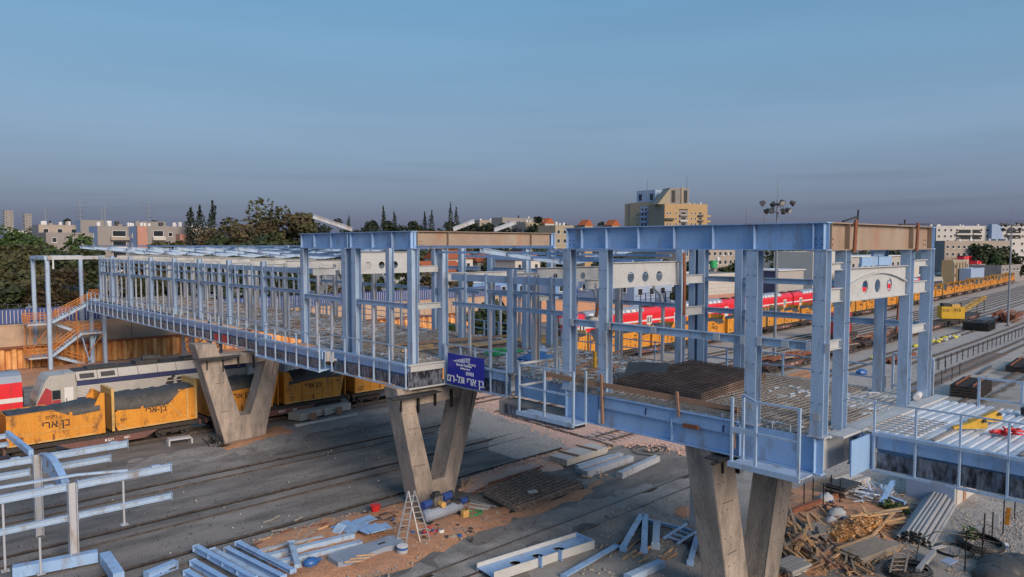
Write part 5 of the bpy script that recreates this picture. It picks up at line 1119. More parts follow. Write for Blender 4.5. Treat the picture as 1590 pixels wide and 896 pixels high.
# right: sheds, ruin, red wagons
t, x, y, z1 = block('storage_shed', 'long low shed with white roof right of the near hall', 'building', 1300, 255, 400, 16, 60, ('shed','shed'), None, (12,1,2,2,2.2,3), roofmat='white'); obj('eave', M().box(x-.4,x+60.4,y-.6,y+16,z1+.003,z1+.3), MT['white'], t)
t, x, y, z1 = block('boundary_wall', 'white precast wall in front of the long low shed', 'wall', 1310, 215, 418, .8, 58, ('whitew','concl'), None, None, parapet=.01)
for k in range(14): obj('wall_panel', M().box(x+k*4.1,x+k*4.1+4.0,y-.12,y-.01,0,z1-.3), MT['concl'], t)
t, x, y, z1 = block('old_depot', 'orange brick depot with pillars right of the white wall', 'building', 1480, 285, 404, 4, 18, ('tano','beige'), None, (4,2,1.4,1.8,1.6,3.4))
for k in range(5): obj('pillar', M().box(x+k*3.3,x+k*3.3+.5,y-.5,y-.01,0,z1-1), MT['tano'], t)
for px, yt, lb, w in ((1497,398,'red goods van standing higher behind the depot',10),(1517,405,'red goods van in front of the dark trees at right',26)):
    c = PD(px, 320); z0 = ZH(yt+12, 320); z1 = ZH(yt, 320); t = thing('goods_van', lb, 'rail wagon', (c.x,c.y,0))
    obj('body', M().box(c.x,c.x+w,c.y,c.y+2.8,z0,z1), MT['red'], t); obj('roof', M().box(c.x-.1,c.x+w+.1,c.y-.1,c.y+2.9,z1+.003,z1+.25), MT['roofd'], t); obj('embankment_base', M().box(c.x-1,c.x+w+1,c.y-.5,c.y+3.4,0,z0-.02), MT['grey'], t)
    for k in range(int(w/4)): obj('side_rib', M().box(c.x+k*4+.2,c.x+k*4+.4,c.y-.08,c.y-.005,z0,z1), MT['white'], t)
t, x, y, z1 = block('storage_shed', 'blue grey open shed roof right of the red vans', 'building', 1508, 285, 417, 4, 16, ('bluew','bluew'), None, None, roofmat='roofg')
t, x, y, z1 = block('storage_shed', 'low grey roofed shed at the right edge', 'building', 1555, 300, 412, 12, 40, ('grey','grey'), None, (8,1,2,1.4,1.2,3), roofmat='roofg')

# ---------------------------------------------------------------- floodlight masts and lamps
def mast(x, y, h, label, anten=2.4):
    t = thing('floodlight_mast', label, 'floodlight', (x,y,0), 'floodlight masts in the yard')
    obj('pole', M().tube((x,y,0),(x,y,h),.20,10,.11), MT['mast'], t); obj('base', M().box(x-.4,x+.4,y-.4,y+.4,0,.3), MT['conc'], t)
    obj('aerial', M().tube((x,y,h),(x,y,h+anten),.035,6), MT['mast'], t)
    obj('ring', M().tube((x,y,h-.5),(x,y,h-.35),.75,12).tube((x,y,h-1.5),(x,y,h-1.4),.55,12), MT['mast'], t)
    for k in range(8):
        a = k*math.pi/4; zz = h-.25 if k % 2 else h-1.15; r0 = 1.5 if k % 2 else 1.1
        p = Vector((x+math.cos(a)*r0, y+math.sin(a)*r0, zz)); q = p+Vector((math.cos(a)*.45, math.sin(a)*.45, -.28))
        lm = obj('lamp', M().tube(p, q, .22, 8, .36), MT['roofd'], t); obj('lens', M().tube(q, q+(q-p).normalized()*.03, .30, 8), MT['shed'], lm)
        obj('arm', M().bar((x+math.cos(a)*.1,y+math.sin(a)*.1,h-.5),p,.07), MT['mast'], t)
mast(84.1, 44.9, 20.4, 'floodlight mast standing close behind the near hall roof'); mast(161.5, 40.2, 19.2, 'floodlight mast far right beside the track stakes', 3)
sl_ = thing('street_lamp', 'slim white street lamp behind the stair tower posts', 'street lamp', (26,128,TZ)); c = Vector((25.6,128,0))
obj('pole', M().tube((c.x,c.y,TZ),(c.x,c.y,13.2),.12,8), MT['white'], sl_); obj('head', M().box(c.x-1.0,c.x+.2,c.y-.15,c.y+.15,13.2,13.38), MT['white'], sl_)

# ---------------------------------------------------------------- trees
def leaves(m, c, rx, ry, rz, n, s, r, core=.55):
    for i in range(n):
        while True:
            a, b, d = r.uniform(-1,1), r.uniform(-1,1), r.uniform(-1,1); q = a*a+b*b+d*d
            if core*core < q < 1: break
            if q <= core*core and r.random() < .25: break
        p = Vector((c[0]+a*rx, c[1]+b*ry, c[2]+d*rz)); k = s*r.uniform(.6,1.5)
        u = Vector((r.gauss(0,1), r.gauss(0,1), r.gauss(0,.6))).normalized(); v = u.cross(Vector((r.gauss(0,1), r.gauss(0,1), r.gauss(0,1)))).normalized()
        m.add([p-u*k, p+v*k*.55, p+u*k, p-v*k*.55], [(0,1,2,3)])
def tree(name, label, x, y, z0, h, w, mtl, seed, clumps=14, leaf=.45, n=150, trunk=.28, group=None, bare=.3):
    'tapered trunk, forking limbs, a crown of many leaf clumps'
    r = random.Random(seed); t = thing(name, label, 'tree', (x,y,z0), group)
    tr = M(); th = h*bare; tr.tube((x,y,z0-.3),(x+.1,y,z0+th),trunk,7,trunk*.7)
    cr = M(); cz = z0+th+(h-th)*.45
    for k in range(clumps):
        a = r.random()*6.283; f = r.random()**.5; zz = r.uniform(-1,1); k2 = math.sqrt(max(0,1-zz*zz*.8))
        c = (x+math.cos(a)*f*k2*w*.40, y+math.sin(a)*f*k2*w*.40, cz+zz*(h-th)*.40)
        s = r.uniform(.55,1.0)*w*.22; leaves(cr, c, s*1.15, s*1.15, s*.85, n, leaf, r)
        if k % 2 == 0: tr.tube((x,y,z0+th*r.uniform(.75,1)), c, trunk*.35, 5, .04)
    obj('trunk', tr, MT['bark'], t); obj('crown', cr, MT[mtl], t)
    return t
def cypress(label, x, y, z0, h, w, seed, group):
    r = random.Random(seed); t = thing('cypress_tree', label, 'tree', (x,y,z0), group); cr = M()
    obj('trunk', M().tube((x,y,z0-.3),(x,y,z0+h*.9),.22,6,.05), MT['bark'], t)
    for k in range(16):
        f = k/15; s = w*.62*(1-f)**.55*(.75+.5*r.random())+.22
        leaves(cr, (x+r.uniform(-.3,.3)*s, y+r.uniform(-.3,.3)*s, z0+h*(.08+.9*f)), s, s, h*.075, 90, .32, r)
    obj('crown', cr, MT['leafc'], t)
def at(px, d, ytop): c = PD(px, d); return c.x, c.y, ZH(ytop, d)
TG, CGp = 'trees behind the gallery', 'cypresses on the skyline'
for i, (px, d, yt, w, mtl, lb) in enumerate((
    (20,165,384,17,'leafo','broad olive green tree at the far left edge'),(-6,150,402,14,'leafo','olive tree cut by the left edge, lowest of the mass'),(52,175,388,13,'leafo','olive tree between the left edge and the stair tower'),(15,210,358,16,'leafg','fresh green tree at left, rising behind the olive mass'),(45,200,367,12,'leafg','small fresh green tree left of the grey stair block'),
    (34,152,415,12,'leafb','low brownish bush under the olive trees at left'),(8,140,428,9,'leafo','lowest olive bush above the blue fence at left'),(58,150,424,10,'leafo','olive bush beside the first stair post'),
    (110,175,367,15,'leafg','bright green tree in front of the left apartments'),(92,165,385,12,'leaf','dark tree seen through the stair tower frame'),(125,160,392,13,'leaf','dark tree just left of the gallery end post'),(145,190,385,10,'leaf','dark tree behind the gallery end post'),
    (262,190,368,9,'leafo','yellowish tree in front of the pink edged block'),(215,170,398,11,'leafb','brownish tree seen through the far gallery bays'),(300,180,392,14,'leaf','dark tree behind the gallery below the cypresses'),
    (335,190,352,13,'leafb','brownish tree right of the cypresses'),(362,185,340,14,'leafo','eucalyptus with grey olive crown, left of the tallest'),(392,182,336,14,'leafb','brown tinged eucalyptus left of the tallest crown'),(425,188,311,17,'leafo','tallest eucalyptus of the mass behind the gallery'),(452,186,332,14,'leafb','brownish eucalyptus right of the tallest crown'),(472,190,325,9,'leafo','slender eucalyptus at the right end of the mass'),(482,184,345,11,'leafo','low eucalyptus against the second hall post'),(345,178,372,15,'leaf','dark understorey tree below the brown eucalyptus'),(410,175,368,16,'leaf','dark understorey tree below the tallest crown'),(465,176,372,14,'leaf','dark understorey tree at the second hall'),(378,172,385,15,'leaf','dark bush seen through the gallery middle'),(300,172,402,13,'leaf','dark bush seen through the gallery left of its middle'),(435,170,395,14,'leaf','dark bush seen through the gallery near the hall'),
    (572,300,349,16,'leafc','dark round tree above the second hall girder, leftmost'),(598,300,331,15,'leafc','dark pointed tree above the second hall girder'),(622,300,338,15,'leafc','dark broad tree above the middle of the girder'),(640,310,338,8,'leafc','dark tree at the corner of the second hall'),(750,340,346,12,'leafc','dark round tree behind the right rafters'),
    (655,230,388,16,'leaf','dark tree under the cream girder, left'),(720,235,386,15,'leafb','brownish tree under the cream girder'),(775,240,388,14,'leaf','dark tree under the cream girder, right of the brown one'),(835,235,388,18,'leaf','dark tree beside the near hall corner post'),(875,240,390,9,'leafo','olive tree in the gap between the halls'),
    (955,230,388,14,'leaf','dark tree under the left end of the near roof girder'),(1010,225,390,13,'leaf','dark tree under the near roof girder by the white plate'),
    (1075,210,404,7,'leaf','small dark shrub on the low roof beside the green tank'),(1140,212,403,10,'leaf','round dark bush right of the green tank'),(1222,245,384,20,'leaf','broad dark green tree under the near corner of the girder'),(1245,240,388,14,'leafo','olive green tree just left of the corner post'),
    (1060,175,440,5,'leaf','small dark bush beside the pale blue station building'),(755,112,470,6,'leaf','dark bush hanging over the peach wall end'),(765,100,486,7,'leaf','dark bush at the right end of the rusty wall'),(700,104,505,4,'leafg','green weeds at the foot of the rusty wall'),
    (1520,330,379,15,'leaf','dark tree mass in front of the right terrace, left crown'),(1537,325,377,16,'leaf','dark tree in front of the right terrace, middle crown'),(1553,330,383,13,'leaf','dark tree in front of the right terrace, right crown'),(1505,340,384,9,'leafo','palm like tree left of the dark crowns at right'),(1468,335,378,5,'leafo','small tree before the white terrace, leftmost'),(1575,320,395,12,'leafo','olive tree at the right edge below the white block'),(1545,310,398,9,'leafg','green bush beside the red vans'),
    (60,420,350,14,'leaf','distant dark tree above the beige roofs, left'),(103,330,334,7,'leafc','dark tree poking above the beige roof'),(172,330,337,9,'leafc','dark round tree between the two lift housings'),(243,330,336,6,'leafc','dark tree beside the second comb antenna'))):
    x, y, z = at(px, d, yt); on = y > 109 and x < 115
    z0 = TZ if on else 0
    if z-z0 < 1.5: z0 = z-4
    h = z-z0; far = d > 260
    tree('tree' if 'bush' not in lb and 'weeds' not in lb else 'shrub', lb, x, y, z0, h*1.03, w, mtl, 100+i, 16 if not far else 12, .55 if not far else .7, 130 if not far else 80, .3, TG if 330 < px < 500 else None, .22 if h > 6 else .1)
r = random.Random(9); sw_ = ['low dark shrub behind the blue fence, %s from the left' % q for q in 'first second third fourth fifth sixth seventh eighth ninth tenth eleventh twelfth thirteenth fourteenth fifteenth sixteenth'.split()]
for k in range(16):
    x = 12+k*5.4+r.uniform(-1,1); tree('shrub', sw_[k], x, 114.5+r.uniform(0,4), TZ, r.uniform(4.5,7.5), r.uniform(5.5,8), r.choice(('leaf','leaf','leafo','leafb')), 500+k, 11, .4, 120, .15, 'shrubs behind the blue fence', .05)
c = PD(98,190); t = thing('cargo_container', 'dull red cargo container beyond the stair tower', 'container', (c.x,c.y,TZ)); obj('body', M().box(c.x,c.x+9,c.y,c.y+2.4,TZ,TZ+2.5), MT['maroonp'], t)
for k in range(16): obj('corrugation', M().box(c.x+.1+k*.56,c.x+.4+k*.56,c.y-.06,c.y-.005,TZ+.1,TZ+2.4), MT['maroonp'], t)
r = random.Random(19); pl_ = 'first second third fourth fifth sixth seventh eighth ninth tenth eleventh twelfth thirteenth fourteenth fifteenth sixteenth seventeenth eighteenth'.split()
for k in range(18):
    px = 505+k*25+r.uniform(-7,7); d_ = r.uniform(300,400); x, y, z = at(px, d_, r.uniform(329,346)); tree('tree', 'dark tree of the skyline belt over the hall girders, %s from the left' % pl_[k], x, y, 0, z, r.uniform(11,18), 'leafc', 700+k, 12, .7, 100, .3, 'dark trees of the skyline belt', .2)
for i, (px, d, yt, w) in enumerate(((298,215,327,4.2),(312,212,324,4.5),(332,216,318,4.2),(543,420,339,5),(596,310,326,5),(613,330,333,4),(660,350,334,3.5),(671,345,331,5),(700,350,320,5.5),(709,350,327,4),(121,330,346,2.6),(284,240,350,2.6),(80,340,346,2.4))):
    x, y, z = at(px, d, yt); cypress(['slim cypress, leftmost of the three behind the gallery','middle cypress of the three behind the gallery','tallest cypress of the three behind the gallery','lone small cypress under the second hall rafters','dark cypress rising from the round trees','small cypress right of the pointed dark trees','short cypress left of the rafter tips','slim cypress between the rafter tips','tallest skyline cypress, right of the rafter tips','shorter twin beside the tallest skyline cypress','tiny cypress behind the left lift housing','thin cypress at the edge of the pale block','tiny cypress over the beige roof'][i], x, y, TZ if y > 109 and x < 115 else 0, z-(TZ if y > 109 and x < 115 else 0), w, 300+i, CGp)
# far belt of trees and roofs closing the horizon
r = random.Random(77); fm = M()
for k in range(420):
    px = r.uniform(-150, 1750); d = r.uniform(480, 900); c = PD(px, d); h = r.uniform(7,16)
    leaves(fm, (c.x,c.y,h*.45), 8, 8, h*.55, 26, 1.9, r, .3)
obj('tree_belt', fm, MT['leafc'], kind='stuff')
# ---------------------------------------------------------------- things lying about the site
def V(px, py, z=0.0): return G(px, py, z)
def ibeam(label, a, b, h, w, mtl='steel', group=None, z=.0, up=(0,0,1), name='steel_beam', box=False, cat='steel beam', stiff=0):
    a = Vector(a); b = Vector(b); a.z += z+h/2; b.z += z+h/2
    t = thing(name, label, cat, ((a.x+b.x)/2,(a.y+b.y)/2,min(a.z,b.z)-h/2), group)
    d = (b-a).normalized()
    if box: obj('section', M().bar(a, b, w, h), MT[mtl], t)
    else: obj('section', M().ib(a, b, h, w, .03, .03, up), MT[mtl], t)
    for e_, s in ((a,-1),(b,1)): obj('end_plate', M().bar(e_+d*s*.003, e_+d*s*.03, w+.06, h+.04), MT[mtl], t)
    for k in range(stiff): 
        p = a.lerp(b, (k+1)/(stiff+1)); obj('stiffener', M().bar(p, p+d*.03, w-.02, h-.065), MT[mtl], t)
    return t
# --- pale frame standing at lower left: two posts, curved cross beam, long rails
F = thing('roof_frame', 'pale blue roof frame standing on two posts at the lower left', 'steel frame', (8,42,0))
hpost(F, 8.3, 39.3, 0, 3.95, .42, .36, 'x', 'steel2'); hpost(F, 7.9, 44.7, 0, 4.25, .42, .36, 'x', 'steel2')
for y, z, x0, x1, h in ((39.3,3.82,2.0,8.07,.34),(39.3,3.82,8.53,12.7,.34),(39.3,2.36,2.0,8.07,.26),(39.3,2.36,8.53,12.7,.26),(44.7,4.05,1.0,7.67,.34),(44.7,4.05,8.13,12.2,.34),(45.0,3.35,2.0,7.6,.30),(45.0,3.35,8.2,11.4,.30),(50.1,4.3,.5,7.4,.24),(50.2,3.8,.5,7.5,.24)):
    o = beam(F, 'rail_beam', (x0,y,z),(x1,y,z), h, .3 if z < 3.5 and y > 44 else .22, 'steel'); 
    for xx in (x0,x1): obj('end_plate', M().box(xx-.02 if xx == x0 else xx+.003, xx-.003 if xx == x0 else xx+.02,y-.17,y+.17,z-h*.75,z+h*.75), MT['steel'], o)
    if z > 3.5: obj('cleat', M().box(x1-.9,x1-.5,y-.14,y+.14,z+h/2+.003,z+h/2+.06), MT['steel'], o)
ap = M(); n = 12; pts = [(44.5-5.0*k/n, 4.12+.42*math.sin(math.pi*k/n)-.35*k/n) for k in range(n+1)]
for (ya, za), (yb, zb) in zip(pts, pts[1:]): ap.bar((8.1,ya,za+.2),(8.1,yb,zb+.2), .32,.05)
lo = [(44.5,3.5)]+[(39.5,3.45)]
ap.add([(8.09,y,z+.17) for y,z in pts]+[(8.09,y,3.55-.1*k/n) for k,(y,z) in enumerate(pts)]+[(8.12,y,z+.17) for y,z in pts]+[(8.12,y,3.55-.1*k/n) for k,(y,z) in enumerate(pts)], [(k,k+1,n+2+k,n+1+k) for k in range(n)]+[(2*n+2+k+1,2*n+2+k,3*n+3+k,3*n+4+k) for k in range(n)])
o = obj('arch_beam', ap, MT['girder'], F)
for y in (43.2,42.0,40.8): obj('hole_lining', M().tube((8.07,y,4.05),(8.08,y,4.05),.17,12), MT['glass'], o)
rail(F, 'cross_beam', (7.7,44.9,4.35),(7.5,50.2,4.4), .22,.3, 'girder')
rail(F, 'rail_beam', (8.6,39.6,4.22),(10.8,39.6,3.98), .12,.1); rail(F, 'rail_beam', (2,39.6,4.35),(8.6,39.6,4.22), .16,.1)
for x, y, z in ((10.5,39.3,3.6),(5.6,39.3,3.6),(6.7,37.9,2.2)): p = obj('prop', M().tube((x,y,1.45 if x > 9 else .6),(x,y,z),.05,8), MT['steel2'], F); obj('foot_plate', M().box(x-.16,x+.16,y-.16,y+.16,(1.42 if x > 9 else .57),(1.447 if x > 9 else .597)), MT['steel2'], p)
tr = thing('steel_trough', 'open blue steel trough at the bottom left corner', 'steel beam', tuple(V(110,893)))
a, b, c = V(20,900), V(152,874), V(185,910)
obj('side', M().bar(a+Vector((0,0,.35)), b+Vector((0,0,.35)), .45,.5), MT['girder'], tr); obj('end', M().bar(b+Vector((.2,-.45,.36)), c+Vector((0,0,.36)), .45,.5), MT['girder'], tr)
# --- fans and piles of steel
names = ['first','second','third','fourth','fifth','sixth']
for k, (a, b, h, zz) in enumerate((((290,893),(345,925),.3,0),((300,878),(372,920),.34,0),((305,864),(395,915),.34,.28),((330,862),(425,915),.36,.05),((352,860),(440,905),.36,.05),((370,858),(455,903),.2,.4))):
    ibeam('blue steel beam, %s from the left in the fan at the bottom edge' % names[k], V(*a), V(*b), h*.82, .28, 'girder' if k != 3 else 'steel', 'blue beams fanned at the bottom edge', zz, stiff=3 if k == 2 else 0)
ibeam('short blue beam at the bottom left, left of the fan', V(228,900), V(272,882), .35, .35, 'girder', None, 0)
for k, (a, b, zz, lb) in enumerate((((414,872),(548,838),.0,'pale blue box beam left of the ladder, rear one of the pair'),((430,882),(560,850),.0,'pale blue box beam left of the ladder, front one of the pair'))): ibeam(lb, V(*a), V(*b), .34, .34, 'steel', 'box beams by the ladder', zz, box=True)
ibeam('slim blue channel laid across the pair of box beams', V(452,858), V(463,896), .14, .26, 'steel', None, .44)
ibeam('pale strip beam lying behind the pair of box beams', V(395,862), V(500,838), .2, .25, 'steel2', None, 0)
r = random.Random(5)
for k in range(6):
    c = V(533+k*11, 815+r.uniform(-6,8), .12+.05*k); t = thing('steel_plate', 'loose blue steel plate in the pile behind the ladder', 'steel plate', tuple(c), 'blue plates behind the ladder'); a = r.uniform(-.5,.5)
    obj('plate', M().bar(c+Vector((-.55,-.3*a,.02)), c+Vector((.55,.3*a,.1)), .8, .04), MT['girder'], t)
c = V(525,830,.05); t = thing('steel_plate', 'square blue plate tilted at the left end of the plate pile', 'steel plate', tuple(c)); obj('plate', M().bar(c+Vector((-.25,0,0)), c+Vector((.3,.1,.45)), .6,.04), MT['steel'], t)
# dark slab sled
c = V(560,868); t = thing('machine_base', 'dark grey slotted machine base lying on the soil left of the bucket', 'machine base', tuple(c))
a, b = V(516,880), V(604,852); d = (b-a).normalized(); n_ = Vector((-d.y,d.x,0))
obj('slab', M().prism([(0,-.55),(.25,-.65),(1.3,-.62),(2.6,-.50),(3.4,-.65),(3.7,-.5),(3.7,.5),(3.4,.62),(2.4,.5),(1.2,.62),(.2,.55),(0,.4)], a+Vector((0,0,.12)), d, n_, (0,0,.26)), MT['roofg'], t)
obj('slot', M().prism([(2.5,-.06),(2.9,-.06),(2.9,.08),(2.5,.08)], a+Vector((0,0,.383)), d, n_, (0,0,.01)), MT['black'], t)
obj('skid', M().bar(a+Vector((.2,-.2,.06)), b+Vector((-.3,-.2,.06)), .9,.1), MT['black'], t)
for k in range(3): p = V(535+k*9,873-k*5,.42); u = thing('timber_strip', 'thin pale timber strip lying on the dark machine base', 'timber', tuple(p), 'strips on the machine base'); obj('strip', M().bar(p, p+Vector((.75,-.45,0)), .06,.05), MT['wood'], u)
# step ladder, bucket, red tub, compressor
L0, L1 = V(622,850), V(661,844); topp = Vector((22.1,31.7,2.35))
t = thing('step_ladder', 'aluminium step ladder standing open in front of the middle pier', 'ladder', tuple(L0))
for base in (L0, L1):
    s = Vector((.24,-.10,0))
    l = obj('stile', M().bar(base-s, topp-s*.6, .06,.05), MT['alu'], t); obj('stile', M().bar(base+s, topp+s*.6, .06,.05), MT['alu'], t)
    for k in range(9): f = (k+.6)/9.5; p = base.lerp(topp, f); q = s*(1-.4*f); obj('rung', M().bar(p-q*.9, p+q*.9, .05,.04), MT['alu'], l)
c = V(625,862); t = thing('paint_bucket', 'light blue paint bucket with white rim at the foot of the ladder', 'bucket', tuple(c))
obj('pail', M().tube(c+Vector((0,0,.02)), c+Vector((0,0,.44)), .22,14,.26), MT['plast'], t); obj('label_band', M().tube(c+Vector((0,0,.15)), c+Vector((0,0,.3)), .262,14,.268), MT['bagw'], t); obj('rim', M().tube(c+Vector((0,0,.441)), c+Vector((0,0,.48)), .28,14), MT['white'], t)
c = V(583,796); t = thing('tub', 'small red plastic tub on the soil left of the middle pier', 'tub', tuple(c)); obj('shell', M().tube(c, c+Vector((0,0,.4)), .2,12,.27), MT['plastr'], t); obj('rim', M().tube(c+Vector((0,0,.401)), c+Vector((0,0,.44)), .3,12), MT['plastr'], t)
c = V(483,880); t = thing('sack', 'crumpled bright blue sack by the box beams', 'sack', tuple(c)); obj('bag', M().ball(c+Vector((0,0,.2)), .42,.3,.24,10,6,.2), MT['plast'], t, smooth=True); obj('neck', M().ball(c+Vector((.35,-.1,.28)), .14,.1,.1,7,4,.2), MT['plast'], t)
c = V(686,806); t = thing('compressor', 'grey tank compressor with blue motors at the foot of the middle pier', 'compressor', tuple(c))
a, b = c+Vector((-1.2,-.15,.5)), c+Vector((1.2,-.05,.5))
obj('tank', M().tube(a,b,.34,14), MT['roofg'], t, smooth=False)
obj('tank_end', M().tube(a-Vector((.12,0,0)),a,.2,14,.34), MT['roofg'], t); obj('pipework', M().path([c+Vector((-.9,-.2,.85)),c+Vector((-.4,-.3,.9)),c+Vector((.2,-.3,.86)),c+Vector((.8,-.2,.95))],.04,6), MT['roofd'], t); obj('engine_block', M().box(c.x-.45,c.x+.1,c.y+.02,c.y+.5,.82,1.35).box(c.x-.35,c.x,c.y+.1,c.y+.4,1.353,1.5), MT['roofd'], t)
for k in range(6): obj('cooling_fin', M().box(c.x-.5+k*.1,c.x-.46+k*.1,c.y-.06,c.y+.018,.85,1.3), MT['alu'], t)
for p, s in ((c+Vector((-.9,.1,1.0)),.36),(c+Vector((.45,.15,1.1)),.40),(c+Vector((1.35,-.25,.75)),.3)): s *= .8; o = obj('motor', M().tube(p+Vector((-s,0,0)),p+Vector((s,.1,0)),s*.75,12), MT['bfence'], t); obj('fan_cover', M().tube(p+Vector((s+.003,.1,0)),p+Vector((s+.15,.1,0)),s*.8,12), MT['roofd'], o)
obj('filter', M().tube(c+Vector((-.2,-.1,.95)), c+Vector((-.2,-.45,.95)),.17,10), MT['yellowd'], t)
for x in (-.9,.9): obj('foot', M().box(c.x+x-.08,c.x+x+.08,c.y-.4,c.y+.3,0,.2), MT['roofd'], t)
c = V(708,800); t = thing('steel_drum', 'black drum right of the compressor', 'drum', tuple(c)); obj('body', M().tube(c, c+Vector((0,0,.85)), .29,14), MT['roofd'], t); obj('rim', M().tube(c+Vector((0,0,.851)), c+Vector((0,0,.88)), .3,14), MT['under'], t)
c = V(722,806); t = thing('jerry_can', 'ochre fuel can right of the compressor', 'can', tuple(c)); obj('can', M().box(c.x-.2,c.x+.2,c.y-.12,c.y+.12,0,.5), MT['yellowd'], t); obj('cap', M().tube(c+Vector((.1,0,.501)), c+Vector((.1,0,.56)),.05,8), MT['black'], t)
def tangle(name, label, cat, c, rad, n, mtl, seed, r0=.015, h=.25, group=None):
    r = random.Random(seed); t = thing(name, label, cat, tuple(c), group); m = M()
    for k in range(n):
        a0 = r.random()*6.28; rr = rad*r.uniform(.35,1); e_ = r.uniform(.5,1); ph = r.random()*6
        pts = [c+Vector((math.cos(a0+a*.52)*rr*(1+.1*math.sin(a+ph)), math.sin(a0+a*.52)*rr*e_, .03+h*r.random()*.7)) for a in range(r.randrange(7,14))]
        m.path(pts, r0, 5)
    obj('cable', m, MT[mtl], t); return t
tangle('air_hose', 'tangled dark red hose in front of the compressor', 'hose', V(670,827), .7, 5, 'maroonp', 1, .03)
tangle('cable_tangle', 'tangled dark cables left of the ladder', 'cable', V(600,806), .8, 5, 'rope', 2, .02); tangle('cable_tangle', 'green hose lying right of the compressor', 'hose', V(735,800), .55, 3, 'green', 3, .025)
c = V(685,830); t = thing('paint_can', 'small white tin below the compressor', 'tin', tuple(c)); obj('tin', M().tube(c, c+Vector((0,0,.28)), .16,12), MT['white'], t); obj('lid', M().tube(c+Vector((0,0,.281)), c+Vector((0,0,.3)), .15,12), MT['alu'], t)
# scattered bricks, boards, offcuts near piers: each its own thing
def board(label, a, b, w, h, mtl='wood', z=.04, cat='timber', name='timber_board', group=None, tilt=0):
    a = Vector(a); b = Vector(b); a.z += z; b.z += z+tilt
    t = obj(name, M().bar(a, b, w, h), MT[mtl]); return tag(t, label, cat, group)
for k, (a, b, w, mtl) in enumerate((((705,778),(762,788),.14,'whitew'),((712,784),(750,795),.14,'whitew'),((718,776),(770,790),.10,'pipe'),((728,790),(758,794),.18,'concl'))):
    board('pale strip, %s of those lying right of the middle pier' % names[k], V(*a), V(*b), w, .06, mtl, .05+.03*k, group='pale strips right of the middle pier')
board('short upright stake, left of two by the reddish ballast', V(717,762), V(718,750), .12,.12,'wood',.05, tilt=.2); board('short leaning stake, right of two by the reddish ballast', V(722,760), V(731,751), .12,.12,'wood',.05, tilt=.2)
for k in range(40):
    px, py = r.uniform(400,600), r.uniform(805,850); p = V(px,py,.12); a = r.uniform(-.6,.6); l = r.uniform(.3,.9)
    t = obj('timber_scrap', M().bar(p, p+Vector((l*math.cos(a), l*math.sin(a), r.uniform(0,.1))), r.uniform(.06,.14), .05), MT[r.choice(('wood','woodg','rust','stone'))]); tag(t, 'small broken timber scrap on the orange soil left of the ladder', 'timber', 'timber scraps on the soil left of the ladder')
for k in range(46):
    px, py = r.uniform(585,735), r.uniform(800,838); p = V(px,py,.08)
    t = obj('rubble_piece', M().ball(p, r.uniform(.08,.2), r.uniform(.08,.2), r.uniform(.05,.12), 6, 4, .5), MT[r.choice(('stone','roofd','plast','woodg'))]); tag(t, 'lump of rubble and rags strewn round the ladder and compressor', 'rubble', 'rubble lumps below the compressor')
# reinforcement mat stacks: real bars, layer over layer
def matstack(label, a, b, c_, d_, layers, dz, z0, mtl, step=.2, r0=.016):
    'a, b, c_, d_: corners in order'
    t = thing('mesh_stack', label, 'steel mesh', tuple((a+c_)/2))
    for k in range(layers):
        m = M(); z = Vector((rnd.uniform(-.04,.04), rnd.uniform(-.04,.04), z0+k*dz)); n1 = int((b-a).length/step); n2 = int((d_-a).length/step)
        for i in range(n1+1): f = i/n1; m.bar(a.lerp(b,f)+z, d_.lerp(c_,f)+z, r0*2)
        for i in range(n2+1): f = i/n2; m.bar(a.lerp(d_,f)+z+Vector((0,0,r0*2)), b.lerp(c_,f)+z+Vector((0,0,r0*2)), r0*2)
        obj('mesh_sheet', m, MT[mtl], t, kind='stuff')
    return t
MT['darkmesh'] = mat('dark_brown_mesh', (.34,.27,.23), (.15,.11,.09), .8, scale=3)
MT['redmesh'] = mat('rust_red_mesh', (.21,.145,.12), (.085,.06,.05), .8, scale=1)
tag(obj('mesh_shade', M().add([V(748,772,.02),V(800,801,.02),V(909,758,.02),V(824,735,.02)],[(0,1,2,3)]), MT['under']), kind='structure')  # dark sheet painting the shade under the mesh stack
matstack('dark brown stack of steel mesh lying on the ground right of the middle pier', V(752,772), V(800,797), V(905,757), V(825,738), 4, .09, .06, 'darkmesh', .34, .021)
matstack('rust red stack of steel mesh lying on the deck of the near hall', Vector((26.9,22.3,0)), Vector((26.9,17.6,0)), Vector((33.6,18.4,0)), Vector((34.4,23.2,0)), 5, .085, ZD+.17, 'redmesh', .32, .02)
p = V(820,764,.62); tag(obj('paper_scrap', M().bar(p, p+Vector((.5,-.25,.02)), .45,.03), MT['whitew']), 'torn white paper scrap on the dark mesh stack', 'paper')
rr_ = random.Random(21)
for k in range(9):
    a = V(735+k*4+rr_.uniform(-4,4), 768-k*1.5); b = V(835+rr_.uniform(-12,14), 736+rr_.uniform(-6,4)); board('rusty bar, one of the bundle behind the dark mesh stack', a, b, .07,.07,rr_.choice(('rust','rust','woodg')), .08+.03*k, 'steel bar', 'rusty_bar', 'rusty bars behind the mesh stack')
